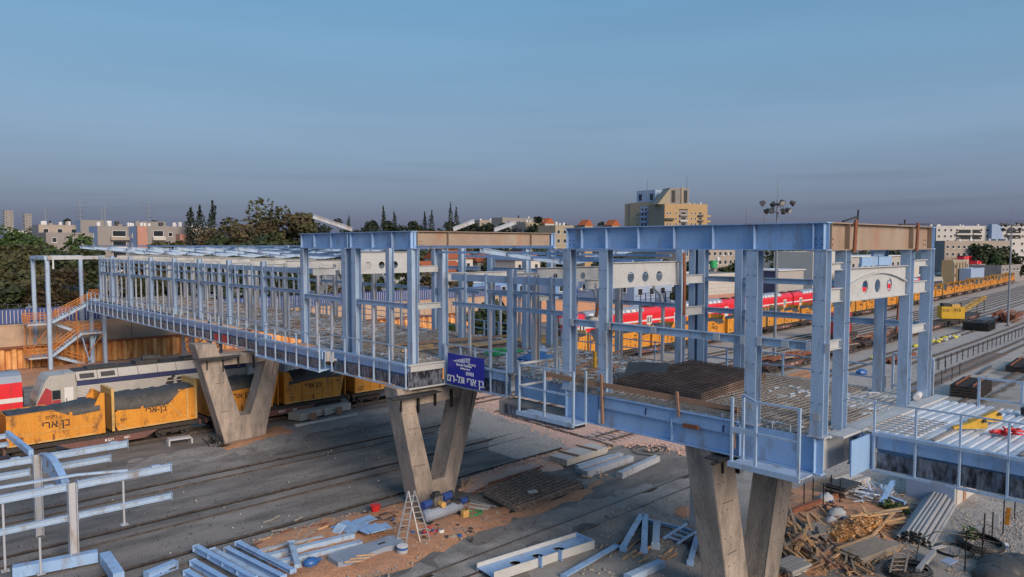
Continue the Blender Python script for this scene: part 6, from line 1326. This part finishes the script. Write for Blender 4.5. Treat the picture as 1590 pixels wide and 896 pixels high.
# stacks by the reddish ballast
t = thing('board_stack', 'stack of pale grey boards tied with battens by the reddish ballast', 'board stack', tuple(V(895,715)))
a, b = V(862,721), V(925,701); d = (b-a).normalized(); n_ = Vector((-d.y,d.x,0))
for k in range(5):
    for q in range(3): obj('board', M().bar(a+n_*(-.8+q*.55)+Vector((0,0,.12+k*.09)), b+n_*(-.8+q*.55)+Vector((rnd.uniform(-.1,.1),0,.12+k*.09)), .5,.075), MT['concl' if k % 2 else 'whitew'], t)
for f in (.25,.7): p = a.lerp(b,f); obj('batten', M().bar(p-n_*1.2+Vector((0,0,.6)), p+n_*.7+Vector((0,0,.6)), .12,.08), MT['woodr'], t)
board('long timber leaning along the pale board stack', V(880,722), V(948,700), .1,.1,'wood',.25)
for k, (a, b, h, lb) in enumerate((((898,735),(964,711),.36,'white box beam by the reddish ballast, rear one'),((908,741),(980,716),.42,'white box beam with joint plates, middle one by the ballast'),((962,743),(1020,716),.40,'white box beam by the ballast, rightmost one'),((896,729),(950,712),.3,'white box beam by the reddish ballast, hindmost and slimmest'))): ibeam(lb, V(*a), V(*b), h, h, 'steel2', 'white box beams by the ballast', 0, box=True)
for k in range(4): board('purple grey pipe offcut on the reddish ballast' , V(905+k*7,682-k*3), V(935+k*7,690-k*3), .13,.13,'pipe',.1, 'pipe', 'pipe_offcut', 'pipe offcuts on the reddish ballast')
for k in range(7): a = V(915+rr_.uniform(-6,30), 738+rr_.uniform(-4,5), .05); board('splintered timber between the white box beams', a, a+Vector((rr_.uniform(-.9,.9), rr_.uniform(-.6,.6), .15)), .09,.06,'wood',.03, group='splintered timber by the white beams')
for k in range(9): a = V(790+k*18, 648+k*5.2); tag(obj('old_sleeper', M().bar(a+Vector((0,-1.2,.1)), a+Vector((.1,1.2,.1)), .22,.14), MT['sleeper']), 'reddish loose sleeper lying on the ballast beside the rails', 'sleeper', 'loose sleepers on the reddish ballast')
tangle('cable_tangle', 'long black cable looping over the reddish ballast', 'cable', V(1010,700), 1.6, 3, 'black', 6, .03, .1)
# holed plate channel and others in front
t = thing('holed_girder', 'pale tray shaped girder with three round holes lying at the bottom edge', 'steel girder', tuple(V(850,870)))
a, b = V(766,905), V(921,853); d = (b-a).normalized(); n_ = Vector((-d.y,d.x,0)); Lg = (b-a).length; Wd = 1.25
m = M(); hs = [Lg*.28, Lg*.50, Lg*.72]; prev = 0; rh = .26; o_ = a+Vector((0,0,.22))
def slab2(u0,u1,v0,v1): m.prism([(u0,v0),(u1,v0),(u1,v1),(u0,v1)], o_, d, n_, (0,0,.04))
for hx in hs:
    slab2(prev, hx-rh, 0, Wd)
    for sg in (1,-1):
        for i in range(12):
            c0, s0, c1, s1 = math.cos(math.pi*i/12)*rh, math.sin(math.pi*i/12)*rh, math.cos(math.pi*(i+1)/12)*rh, math.sin(math.pi*(i+1)/12)*rh
            pl_ = [(hx+c0, Wd/2+sg*s0),(hx+c1, Wd/2+sg*s1),(hx+c1, Wd if sg > 0 else 0),(hx+c0, Wd if sg > 0 else 0)]; m.prism(pl_, o_, d, n_, (0,0,.04))
    prev = hx+rh
slab2(prev, Lg, 0, Wd); obj('web', m, MT['girder'], t)
obj('side', M().bar(a+Vector((0,0,.28))-n_*.03, b+Vector((0,0,.24))-n_*.03, .05,.44), MT['plate'], t); obj('side', M().bar(a+n_*(Wd+.03)+Vector((0,0,.24)), b+n_*(Wd+.03)+Vector((0,0,.24)), .05,.44), MT['plate'], t)
obj('end', M().bar(b-n_*.05+d*.03+Vector((0,0,.24)), b+n_*(Wd+.05)+d*.03+Vector((0,0,.24)), .05,.44), MT['girder'], t)
for f in (.42,.62): p = a+d*Lg*f; obj('lug', M().bar(p-n_*.32+Vector((0,0,.35)), p-n_*.06+Vector((0,0,.35)), .05,.5), MT['girder'], t)
ibeam('blue channel lying right of the holed girder', V(876,900), V(958,853), .22, .34, 'girder', None, 0); ibeam('pale box beam at the bottom edge right of the blue channel', V(975,905), V(1026,882), .36, .4, 'steel', None, 0, box=True)
for k, (a, b, h, lb) in enumerate((((968,858),(996,808),.34,'tall pale blue post, leftmost of the group before the near pier'),((1000,862),(1002,808),.34,'pale blue post lying second from left before the near pier'),((1018,855),(1020,820),.40,'short blue stub with end plates before the near pier'),((1072,880),(1086,828),.3,'blue beam lying against the near pier'),((1008,814),(1068,828),.16,'slim blue rail lying behind the posts before the near pier'))): ibeam(lb, V(*a), V(*b), h, h*.9, 'girder' if k != 2 else 'steel', 'blue posts lying before the near pier', .0 if k != 4 else .1)
t = thing('steel_lattice', 'light blue ladder like frame leaning low against the near pier', 'steel frame', tuple(V(1050,840)))
a, b = V(1030,845), V(1066,826); 
obj('side_bar', M().bar(a+Vector((0,0,.3)), b+Vector((0,0,.45)), .09), MT['girder'], t); a2, b2 = V(1052,850), V(1086,832); obj('side_bar', M().bar(a2+Vector((0,0,.2)), b2+Vector((0,0,.35)), .09), MT['girder'], t)
for k in range(4): f = (k+.5)/4; obj('cross_bar', M().bar(a.lerp(b,f)+Vector((0,0,.33)), a2.lerp(b2,f)+Vector((0,0,.26)), .07), MT['girder'], t)
for k in range(18):
    a = V(950+rr_.uniform(0,85), 842+rr_.uniform(0,36), .05); an = rr_.uniform(-.5,.3); l = rr_.uniform(.4,1.6)
    board('timber offcut among the blue posts before the near pier', a, a+Vector((l*math.cos(an), l*math.sin(an), rr_.uniform(0,.12))), rr_.uniform(.08,.16),.06,rr_.choice(('wood','wood','woodg','woodr')),.03, group='timber offcuts before the near pier')
for k in range(9): p = V(1072+rr_.uniform(-8,10), 850+rr_.uniform(-8,8), .1); tag(obj('rubble_piece', M().ball(p, .16,.14,.12,6,4,.5), MT['roofd']), 'dark lump of rubble at the foot of the near pier', 'rubble', 'dark rubble by the near pier')
# slabs behind the piers
for k, (a, b, lb) in enumerate((((462,656),(497,646),'pallet of pale slabs with orange straps, left one behind the tracks'),((500,647),(540,637),'pallet of pale slabs, right one behind the tracks'))):
    t = thing('slab_stack', lb, 'slab stack', tuple(V(*a)), 'slab stacks behind the tracks'); p, q = V(*a), V(*b); d = (q-p).normalized()
    for j in range(3): obj('slab', M().bar(p+Vector((0,.5,.2+j*.2)), q+Vector((0,.5,.2+j*.2)), 1.5,.17), MT['concl'], t)
    obj('strap', M().bar(p.lerp(q,.5)+Vector((0,-.3,.1)), p.lerp(q,.5)+Vector((.0,1.3,.72)), .3,.06) if False else M().box(p.lerp(q,.5).x-.3,p.lerp(q,.5).x+.3,p.y-.40,p.y-.30,.1,.7), MT['woodr'], t)
ibeam('long white bar on the ground in front of the slab pallets', V(459,663), V(554,645), .2, .25, 'whitew', None, 0, box=True); ibeam('pale beam on the ground seen between the legs of the middle pier', V(636,624), V(672,617), .3, .4, 'concl', None, 0, box=True)
t = thing('bench', 'low grey bench like steel tray left of the far pier', 'steel tray', tuple(V(280,695))); a, b = V(263,693), V(298,688)
obj('tray', M().bar(a+Vector((0,.3,.45)), b+Vector((0,.3,.45)), .7,.12), MT['steel2'], t)
for p in (a,b): obj('leg', M().box(p.x-.06,p.x+.06,p.y-.05,p.y+.6,0,.388), MT['steel2'], t)
t = thing('scrap_heap', 'small black scrap heap at the foot of the far pier', 'scrap', tuple(V(335,690)))
m = M()
for k in range(26): p = V(325+rr_.uniform(-4,24), 688+rr_.uniform(-6,6), .1); m.bar(p, p+Vector((rr_.uniform(-.5,.5),rr_.uniform(-.5,.5),rr_.uniform(0,.7))), .09,.06)
obj('scrap_piece', m, MT['black'], t, kind='stuff')

# --- timber yard below the walkway
def heap_of(label, name, cat, cx, cy, sx, sy, n, lmin, lmax, mtls, seed, ang=(-.4,.9), h=.5, w=(.08,.16), group=None):
    r = random.Random(seed)
    for k in range(n):
        px, py = cx+r.uniform(-sx,sx), cy+r.uniform(-sy,sy); z = .10+h*r.random()*(1-abs(px-cx)/sx*.7); a = r.uniform(*ang); l = r.uniform(lmin,lmax); p = V(px,py,0)+Vector((0,0,z))
        d = Vector((math.cos(a)*l/2, math.sin(a)*l/2, r.uniform(-.12,.22))); 
        if p.z-abs(d.z) < .03: d.z = 0
        tag(obj(name, M().bar(p-d, p+d, r.uniform(*w), r.uniform(.05,.09)), MT[r.choice(mtls)]), label, cat, group)
rs_ = random.Random(91)
m = M()
for k in range(900):
    p = V(1190+rs_.random()*240, 765+rs_.random()*130, .08+.12*rs_.random()); a = rs_.uniform(0,3.1); l = rs_.uniform(.08,.5); m.bar(p, p+Vector((math.cos(a)*l, math.sin(a)*l, rs_.uniform(-.03,.06))), rs_.uniform(.02,.06), .025)
for i_ in range(3): obj('timber_splinters', M().add(m.v[i_*2400:(i_+1)*2400], [tuple(q-i_*2400 for q in fc) for fc in m.f[i_*1800:(i_+1)*1800]]), MT[('wood','woodr','roofd')[i_]], kind='stuff')
heap_of('loose plank in the timber heap right of the near pier', 'timber_plank', 'timber', 1235, 842, 36, 28, 105, .8, 2.6, ('wood','wood','woodr','woodg','wood','roofd'), 31, (.1,1.3), .7, group='planks heaped right of the near pier')  # dark planks vary the tone and stand in for shaded gaps
heap_of('plank lying across the orange soil below the walkway', 'timber_plank', 'timber', 1315, 838, 52, 36, 74, .7, 2.4, ('wood','woodr','woodg','wood','roofd'), 32, (-.6,1.0), .25, group='planks scattered on the orange soil')
heap_of('long plank in the pile left of the pipe bundle', 'timber_plank', 'timber', 1352, 812, 16, 10, 16, 2.2, 3.8, ('wood','wood','woodg'), 33, (-.75,-.45), .6, group='planks left of the pipe bundle')
heap_of('thin lath among the stacked boards at the bottom right', 'timber_plank', 'timber', 1280, 875, 70, 16, 50, .6, 1.9, ('wood','woodr','woodg'), 34, (-.5,1.2), .2, (.05,.1), 'laths at the bottom right')
def stack(label, a, b, w, rows, cols, hh, mtl, z=.08, jag=.2, mtl2=None, cat='timber stack', name='timber_stack'):
    a, b = Vector(a), Vector(b); d = (b-a).normalized(); n_ = Vector((-d.y,d.x,0)); t = thing(name, label, cat, tuple((a+b)/2))
    for k in range(rows):
        for q in range(cols):
            o1, o2 = d*rnd.uniform(-jag,jag), d*rnd.uniform(-jag,jag); v = n_*((q+.5)/cols-.5)*w+Vector((0,0,z+(k+.5)*hh))
            obj('board', M().bar(a+v+o1, b+v+o2, w/cols*.84, hh*.80), MT[mtl2 if mtl2 and rnd.random() < .4 else mtl], t)
    for f in (.2,.8): p = a.lerp(b,f); obj('bearer', M().bar(p-n_*w*.55+Vector((0,0,z*.5)), p+n_*w*.55+Vector((0,0,z*.5)), .1,z*.9), MT['woodg'], t)
    return t
stack('neat stack of weathered boards at the bottom, left of the cable coil', V(1318,872), V(1375,850), 1.5, 5, 7, .07, 'woodg', mtl2='wood'); stack('grey stack of boards in the middle of the timber yard', V(1236,838), V(1285,826), 1.3, 4, 5, .07, 'woodg')
stack('stack of grey plywood sheets with battens near the walkway', V(1296,775), V(1322,765), 1.5, 9, 1, .08, 'woodg', mtl2='roofd', jag=.08); stack('second stack of plywood just behind the first, pale on top', V(1304,766), V(1334,756), 1.5, 8, 6, .09, 'concl', mtl2='woodg', jag=.05)
stack('dark grey blocks at the bottom edge right of the near pier', V(1215,893), V(1245,880), 1.2, 2, 3, .16, 'shed', jag=.1)
board('red primed beam lying in front of the plywood', V(1228,802), V(1300,776), .22,.2,'rust',.3, 'steel beam', 'primed_beam'); board('second red primed beam in front of the plywood', V(1250,800), V(1288,785), .2,.2,'rust',.12, 'steel beam', 'primed_beam'); board('lone plank slanting at the bottom right', V(1282,889), V(1302,863), .16,.08,'wood',.1)
board('plank standing askew over the orange shavings', V(1340,793,.3), V(1355,822), .16,.08,'wood',.2); board('short plank end by the pipes', V(1352,845), V(1393,800), .12,.08,'wood',.35)
rr2 = random.Random(66); c = V(1325,828); sh = thing('shavings_heap', 'heap of bright orange shavings in the timber yard', 'shavings', tuple(c)); obj('heap', M().ball(c+Vector((-.5,0,.1)), 1.5,.9,.35,16,8,.12).ball(c+Vector((1.3,-.2,.1)), 1.1,.8,.42,14,8,.12), MT['straw'], sh, kind='stuff')
m = M(); leaves(m, (c.x-.5,c.y,.22), 1.6,1.0,.40, 700, .09, rr2, .75); leaves(m, (c.x+1.3,c.y-.2,.24), 1.2,.9,.46, 500, .09, rr2, .75); obj('shaving', m, MT['wood'], sh, kind='stuff')
for px, py, s, mtl, lb in ((1282,782,.55,'plast','pale blue bundled sack behind the plywood'),(1300,808,.6,'bagw','white rubble sack with blue print in the timber yard'),(1290,815,.4,'bagw','smaller white sack left of the rubble sack'),(1560,850,.22,'bagw','small white bag hanging at the stakes, bottom right')):
    c = V(px,py); t = thing('sack', lb, 'sack', tuple(c)); obj('bag', M().ball(c+Vector((0,0,s*.55)), s, s*.8, s*.6, 10, 7, .25), MT['bagw'], t, smooth=True); obj('print_patch', M().ball(c+Vector((-.1,-s*.45,s*.5)), s*.45,s*.42,s*.3,8,5,.1), MT['plast'], t)
tangle('cable_tangle', 'black cable bundle in front of the plywood stacks', 'cable', V(1290,795), .9, 8, 'black', 12, .03, .5)
for k, (px, py) in enumerate(((1248,790),(1262,782),(1278,790),(1290,776),(1304,785))): c = V(px,py); tag(obj('rebar_stake', M().bar(c, c+Vector((0,0,1.5)), .05), MT['black']), 'thin upright rebar stake, %s from left by the plywood' % names[k], 'stake', 'rebar stakes by the plywood')
# steel scrap with a blue beam sticking out
t = thing('scrap_heap', 'heap of bent bright steel strips under the walkway', 'scrap', tuple(V(1365,777))); m = M()
for k in range(70):
    p = V(1362+rr_.uniform(-26,28), 778+rr_.uniform(-10,10), 0); a = rr_.uniform(0,3); l = rr_.uniform(.3,1.5); p.z = rr_.uniform(.05,.6); m.bar(p, p+Vector((math.cos(a)*l, math.sin(a)*l, rr_.uniform(-.04,.3))), rr_.uniform(.03,.12),.03)
obj('strip', m, MT['deckw'], t, kind='stuff')
ibeam('blue beam end sticking up out of the steel scrap', V(1368,786,.2), V(1386,752,.9), .25,.22,'girder', None, .0); ibeam('blue beam lying flat right of the steel scrap', V(1372,772,.2), V(1405,785,.1), .22,.2,'girder', None, 0)
# pipe bundle
pb = thing('pipe_bundle', 'bundle of long grey plastic pipes with dark open ends', 'pipes', tuple(V(1440,810)))
a, b = V(1418,846), V(1464,775); d = (b-a).normalized(); n_ = Vector((-d.y,d.x,0)); k = 0
for row, cnt in enumerate((9,8,6,4)):
    for q in range(cnt):
        v = n_*((q-(cnt-1)/2)*.195)+Vector((0,0,.1+row*.165)); o1 = d*rnd.uniform(-.15,.15); f = 1.0+.25*abs((q-(cnt-1)/2)/cnt)
        p0, p1 = a+v+o1, b+v*Vector((1.25,1.25,1))+o1 if False else b+v+o1
        o = obj('pipe', M().tube(p0, p1, .09, 12), MT['pipe'], pb); obj('bore', M().tube(p0-d*.012, p0-d*.002, .072, 12), MT['black'], o)
# coils, hoops
def coil(label, c, R0, n, r0, mtl, name='cable_coil', tilt=0, cat='cable coil', flat=.9):
    t = thing(name, label, cat, tuple(c)); rg = random.Random(int(c.x*7))
    for k in range(n):
        rr = R0*(1-.05*(k % 4))*rg.uniform(.95,1.03); ox, oy = rg.uniform(-.05,.05), rg.uniform(-.05,.05); z = .06+.05*k
        pts = [c+Vector((ox+math.cos(a*math.pi/12)*rr, oy+math.sin(a*math.pi/12)*rr*flat, z+tilt*math.sin(a*math.pi/12))) for a in range(25)]
        obj('turn', M().path(pts, r0, 6), MT[mtl], t)
    return t
coil('big coil of thick black hose at right below the walkway', V(1522,850), 1.15, 7, .06, 'black', 'hose_coil', .1, 'hose coil'); coil('coil of dark cable with a ladder on it at the bottom edge', V(1410,893), 1.1, 8, .035, 'rope'); coil('black hose loop flat on the ground left of the big coil', V(1482,858), .9, 2, .06, 'black', 'hose_coil')
c = V(1478,850); t = thing('cable_hoop', 'thin black cable hoop springing over the hose coil', 'cable', tuple(c)); obj('hoop', M().path([V(1432,893,.05), V(1422,868,.5), V(1428,838,.9), V(1455,825,1.0), V(1500,832,.8), V(1545,842,.4), V(1565,848,.1)], .025, 6), MT['black'], t)
a, b = V(1393,905), V(1400,872); t = thing('ladder', 'short steel ladder lying on the cable coil at the bottom edge', 'ladder', tuple(a)); s = Vector((.25,-.22,0))
for q in (-1,1): obj('stile', M().bar(a+s*q+Vector((0,0,.5)), b+s*q+Vector((0,0,.5)), .07,.05), MT['woodg'], t)
for k in range(5): f = (k+.5)/5; obj('rung', M().bar(a.lerp(b,f)-s*.9+Vector((0,0,.5)), a.lerp(b,f)+s*.9+Vector((0,0,.5)), .05,.03), MT['woodg'], t)
board('grey plastic pipe end sticking out at the bottom right', V(1425,898), V(1450,868), .2,.2,'pipe',.35, 'pipe', 'pipe_offcut'); p = V(1467,874,.4); tag(obj('cloth_scrap', M().bar(p, p+Vector((.5,-.2,.1)), .5,.03), MT['bluew']), 'pale blue cloth scrap by the pipe end', 'cloth'); p = V(1448,852,.15); tag(obj('cloth_scrap', M().bar(p, p+Vector((.7,-.3,.05)), .25,.03), MT['whitew']), 'white cloth scrap below the pipe ends', 'cloth')
gr = thing('rebar_grid', 'leaning panel of thin rebar mesh in front of the hose coil', 'steel mesh', tuple(V(1515,868)))
a, b, cc, dd = V(1500,866,.1), V(1532,870,.1), V(1545,846,.8), V(1515,842,.8)
for k in range(8): f = k/7; obj('bar', M().bar(a.lerp(b,f), dd.lerp(cc,f), .022), MT['roofd'], gr); obj('bar', M().bar(a.lerp(dd,f)+Vector((0,0,.024)), b.lerp(cc,f)+Vector((0,0,.024)), .022), MT['roofd'], gr)
for k, (px, py, s) in enumerate(((1555,885,1.0),(1580,882,.9),(1545,898,.9))):
    c = V(px,py); t = thing('covered_heap', ['low heap under a grey sheet at the bottom right corner','grey sheeted heap cut by the right edge','grey sheeted heap cut by the bottom edge'][k], 'heap', tuple(c)); obj('sheet', M().ball(c+Vector((0,0,.05)), s*1.3, s, s*.6, 14, 8, .1), MT['tarp'], t, smooth=True); obj('hem', M().ball(c, s*1.45, s*1.1, .08, 14, 4, .1), MT['tarp'], t)
for k, (px, py, h) in enumerate(((1557,832,1.9),(1575,808,2.4),(1498,890,2.0),(1524,878,1.8),(1540,840,1.5),(1527,846,1.6))): c = V(px,py); tag(obj('rebar_stake', M().bar(c, c+Vector((.05,0,h)), .05), MT['black']), 'dark upright rebar stake, number %s among those at the right edge' % ('one two three four five six'.split()[k]), 'stake', 'rebar stakes at the right edge')
p = V(1563,815,.6); tag(obj('ribbon', M().bar(p, p+Vector((.05,-.05,.9)), .22,.03,up=(1,0,0)), MT['yellow']), 'orange warning ribbon tied between the stakes at right', 'ribbon'); p = V(1546,818,.5); tag(obj('notice', M().bar(p, p+Vector((.0,0,.7)), .3,.03,up=(1,0,0)), MT['white']), 'small white notice left of the orange ribbon', 'notice')
# footing block and drum under the walkway
c = V(1482,788); t = thing('concrete_footing', 'square concrete footing painted blue grey under the walkway', 'footing', tuple(c))
obj('block', M().box(c.x,c.x+3.6,c.y,c.y+2.6,0,1.5), MT['shed'], t); obj('end_form', M().box(c.x+.2,c.x+3.7,c.y-.06,c.y-.002,.05,1.45), MT['concl'], t); obj('strip', M().box(c.x+1.2,c.x+1.7,c.y-.1,c.y-.062,.05,1.4), MT['woodr'], t); obj('face_form', M().box(c.x-.06,c.x-.002,c.y,c.y+2.6,.05,1.45), MT['bluew'], t)
c = V(1441,768); t = thing('steel_drum', 'dark blue drum beside the concrete footing', 'drum', tuple(c)); obj('body', M().tube(c, c+Vector((0,0,.95)), .5,14), MT['navy'], t); obj('rim', M().tube(c+Vector((0,0,.951)), c+Vector((0,0,1.0)), .52,14), MT['bpanel'], t)
for px, py, s, lb in ((1505,837,.5,'tuft of green weeds by the hose coil'),(1390,797,.4,'tuft of green weeds by the plank pile'),(1405,800,.3,'smaller tuft of weeds by the pipes'),(1375,792,.35,'weeds beside the steel scrap')):
    c = V(px,py); t = thing('weeds', lb, 'weeds', tuple(c)); m = M(); leaves(m, (c.x,c.y,.3), s,s,.35, 70, .12, rr_, .1); obj('foliage', m, MT['leafg'], t); obj('stalk', M().tube(c, c+Vector((0,0,.4)), .03, 5), MT['bark'], t)

# --- deck clutter
c = Vector((29.6,23.0,ZD+.2)); t = thing('panel_stack', 'leaning stack of dark blue grey panels behind the hall posts', 'panel stack', tuple(c))
for k in range(6): obj('panel', M().bar(c+Vector((-.9+.10*k,-.6-.1*k,.05+.02*k)), c+Vector((.5+.12*k,.2-.1*k,.62+.0*k)), 1.3,.05), MT['tarp'], t)
for k in range(4): board('dark timber bearer lying right of the dark panel stack', (30.7,20.9+.25*k,ZD+.12), (32.4,21.1+.25*k,ZD+.12), .16,.14,'woodg',.05+.08*k, group='bearers by the dark panels')
board('scaffold board crossing from the platform into the near hall', (25.0,24.9,ZD+.42), (29.5,24.4,ZD+.65), .24,.06,'woodr',0); board('long scaffold board on the deck between the halls', (27.5,26.2,ZD+.2), (34.5,28.2,ZD+.5), .26,.06,'woodr',0); board('orange scaffold board on the deck of the second hall', (25.8,38.0,ZD+.2), (34.6,36.4,ZD+.35), .3,.08,'wood',.1); board('second orange scaffold board behind the first on the second hall deck', (26.5,40.5,ZD+.25), (34.9,38.6,ZD+.35), .4,.08,'woodr',.1); board('wide orange shuttering board on the second hall deck', (30.0,36.3,ZD+.3), (35.2,36.6,ZD+.35), .5,.1,'wood',.1); board('short timber prop on the second hall deck', (27.2,39,ZD+.2), (28.8,38.8,ZD+.2), .2,.15,'wood',.1)
tangle('air_hose', 'green hose tangled on the deck behind the blue sign', 'hose', Vector((30.2,33.5,ZD+.2)), 1.5, 6, 'green', 41, .05, .2); 
for c, s, lb in ((Vector((30.6,31.2,ZD+.1)),1.3,'crumpled blue sheet on the link deck'),(Vector((32.6,33.0,ZD+.1)),.8,'small grey blue sheet on the link deck')): t = thing('plastic_sheet', lb, 'sheet', tuple(c)); obj('sheet', M().ball(c, s, s*.6, .3, 10, 5, .4), MT['plast' if s > 1 else 'bluew'], t); obj('fold', M().ball(c+Vector((.5,.2,.15)), s*.4, s*.3, .25, 8, 4, .4), MT['plast' if s > 1 else 'bluew'], t)
c = Vector((30.5,26.6,ZD)); tag(obj('level_staff', M().box(c.x-.08,c.x+.08,c.y-.06,c.y+.06,ZD+.08,ZD+1.0), MT['yel']), 'short bright yellow post on the link deck', 'post')
MT['ochre'] = mat('ochre_lifting_gear', (.60,.36,.03), (.46,.27,.03), .5, dirt=(.2,.1,.03))
for k, (px, py, lb) in enumerate(((1537,655,'ochre wedge shaped lifting beam on the ribbed deck, rear one'),(1513,666,'ochre wedge shaped lifting beam on the ribbed deck, front one'))):
    c = V(px, py, ZD+.04); t = thing('lifting_beam', lb, 'lifting beam', tuple(c), 'lifting beams on the ribbed deck'); obj('wedge', M().prism([(-.75,0),(.45,0),(.5,.12),(.42,.33),(.25,.4),(-.2,.2),(-.75,.06)], c, Vector((.75,-.66,0)),(0,0,1), Vector((.66,.75,0))*.2), MT['ochre'], t)
    e_ = c+Vector((.26,-.22,.30)); obj('eye', M().tube(e_-Vector((.06,.07,0)), e_-Vector((.01,.012,0)),.06,10), MT['roofd'], t)
c = V(1562,674,ZD+.05); t = thing('lifting_strap', 'tangled bright red lifting straps on the ribbed deck', 'strap', tuple(c)); m = M()
for k in range(10): q = c+Vector((rr_.uniform(-.25,.35)+.05*k-.2, rr_.uniform(-.2,.2)-.06*k+.3, .02*k)); m.path([q+Vector((.2*math.sin(a*1.1+k), -.09*a+.2, .03*math.sin(a*2+k))) for a in range(7)], .035, 6)
obj('strap', m, MT['plastr'], t); obj('hook', M().tube(c+Vector((.1,0,.1)), c+Vector((.3,-.1,.2)), .08,8), MT['black'], t)
c = Vector((35.0,7.9,ZD)); tag(obj('bolt_box', M().box(c.x-.3,c.x+.3,c.y-.2,c.y+.2,ZD+.03,ZD+.3), MT['black']), 'small black tool box on the ribbed deck near the far rail', 'tool box')

# --- right yard: sleeper stacks, rail bundles, stakes
def railstack(label, c, L_, w, n, rows, ang, mtl, mtl2, name='sleeper_stack', cat='track panels', hh=.22):
    t = thing(name, label, cat, tuple(c)); u = Vector((math.cos(ang), math.sin(ang), 0)); v = Vector((-u.y,u.x,0))
    for k in range(rows):
        for q in range(n): s = (q+.5)/n-.5; p = c+u*(s*L_)+Vector((0,0,.12+k*(hh+.04))); obj('sleeper', M().bar(p-v*w/2, p+v*w/2, L_/n*.55, hh*.8), MT[mtl], t)
    for q in (-.28,.28): obj('rail', M().ib(c-u*L_*.52+v*w*q+Vector((0,0,.09+rows*(hh+.04))), c+u*L_*.52+v*w*q+Vector((0,0,.09+rows*(hh+.04))), .16,.12), MT[mtl2], t)
    return t
railstack('stack of dark sleepers with two rusty rails on top, right of the halls', V(1508,612), 6.5, 2.6, 12, 5, .10, 'under', 'rust'); railstack('stack of sleepers and rails at the right edge behind the walkway rail', V(1590,572), 9, 2.6, 12, 3, .10, 'under', 'rust')
railstack('low black stack of track parts below the yellow crane', V(1520,512), 7, 4, 9, 6, .10, 'black', 'railtop')
def bars(label, c, L_, w, h, n, ang, mtl, seed, cat='rail bundle', name='rail_bundle'):
    r = random.Random(seed); t = thing(name, label, cat, tuple(c)); u = Vector((math.cos(ang), math.sin(ang), 0)); v = Vector((-u.y,u.x,0))
    for k in range(n): p = c+v*r.uniform(-w/2,w/2)+Vector((0,0,.1+h*r.random()))+u*r.uniform(-.5,.5); obj('rail', M().bar(p-u*L_/2, p+u*L_/2+v*r.uniform(-.2,.2), .14,.14), MT[mtl], t)
bars('large bundle of rust red rails near the far mast', V(1565,498), 12, 4, 1.9, 60, .12, 'rust', 51); bars('rusty bars lying on the ballast at the foot of the stakes', V(1400,560), 9, 1.6, .5, 20, .10, 'rust', 52); bars('dark bars strewn beside the hall corner', V(1240,590), 7, 2.5, .6, 26, .1, 'woodr', 53); bars('long dark rail lying by the sleeper stack', V(1530,577), 7, .4, .12, 3, .10, 'railtop', 54)
t = thing('stake_fence', 'row of thin dark stakes with wire running beside the right hand track', 'fence', tuple(V(1450,600)))
a, b = Vector((78,25.6,0)), Vector((175,39.5,0)); prev = None
for k in range(38):
    f = k/37; p = a.lerp(b,f); p.y = curve_y(26.3,p.x)+1.9; obj('stake', M().bar(p, p+Vector((rr_.uniform(-.05,.05),0,1.5)), .09), MT['roofd'], t)
    if prev: obj('wire', M().bar(prev+Vector((0,0,1.3)), p+Vector((0,0,1.3)), .012).bar(prev+Vector((0,0,.7)), p+Vector((0,0,.7)), .012), MT['rope'], t, kind='stuff')
    prev = p
for k, (px, py) in enumerate(((1462,597),(1478,592),(1455,575),(1490,583),(1468,580))): c = V(px,py); tag(obj('rebar_stake', M().bar(c, c+Vector((0,0,1.5)), .07), MT['roofd']), 'thin stake, number %s of those before the sleeper stack' % ('one two three four five'.split()[k]), 'stake', 'stakes before the sleeper stack')
for k, (px, py, n, s) in enumerate(((1455,530,10,1.6),(1482,524,10,1.8),(1366,557,8,1.2),(1425,538,5,.9))):
    c = V(px,py)
    for q in range(n): p = c+Vector((rr_.uniform(-1,1)*s*1.4, rr_.uniform(-.5,.5)*s, .15)); tag(obj('yellow_sack', M().ball(p, .5,.35,.25,8,5,.2), MT['yellowd'] if q % 3 else MT['bagw']), 'dusty yellow sack dumped beside the ballast track', 'sack', 'yellow sacks beside the ballast tracks')
MT['sackyel'] = mat('sack_yellow', (.66,.58,.06), (.5,.42,.05), .7)
for o in [o for o in D.objects if o.name.startswith('yellow_sack') and o.data.materials[0] == MT['yellowd']]: o.data.materials[0] = MT['sackyel']
c = V(1338,582); t = thing('blue_tarp', 'small bright blue tarp bundle seen between the end posts', 'tarp', tuple(c)); obj('bundle', M().ball(c+Vector((0,0,.3)), .8,.6,.4,9,6,.2), MT['plast'], t); obj('cord', M().tube(c+Vector((-.6,0,.5)), c+Vector((.6,0,.6)), .04,5), MT['rope'], t)

for o in list(D.objects):
    if o.parent is None and 'label' in o and 'kind' not in o: o['kind'] = 'thing'
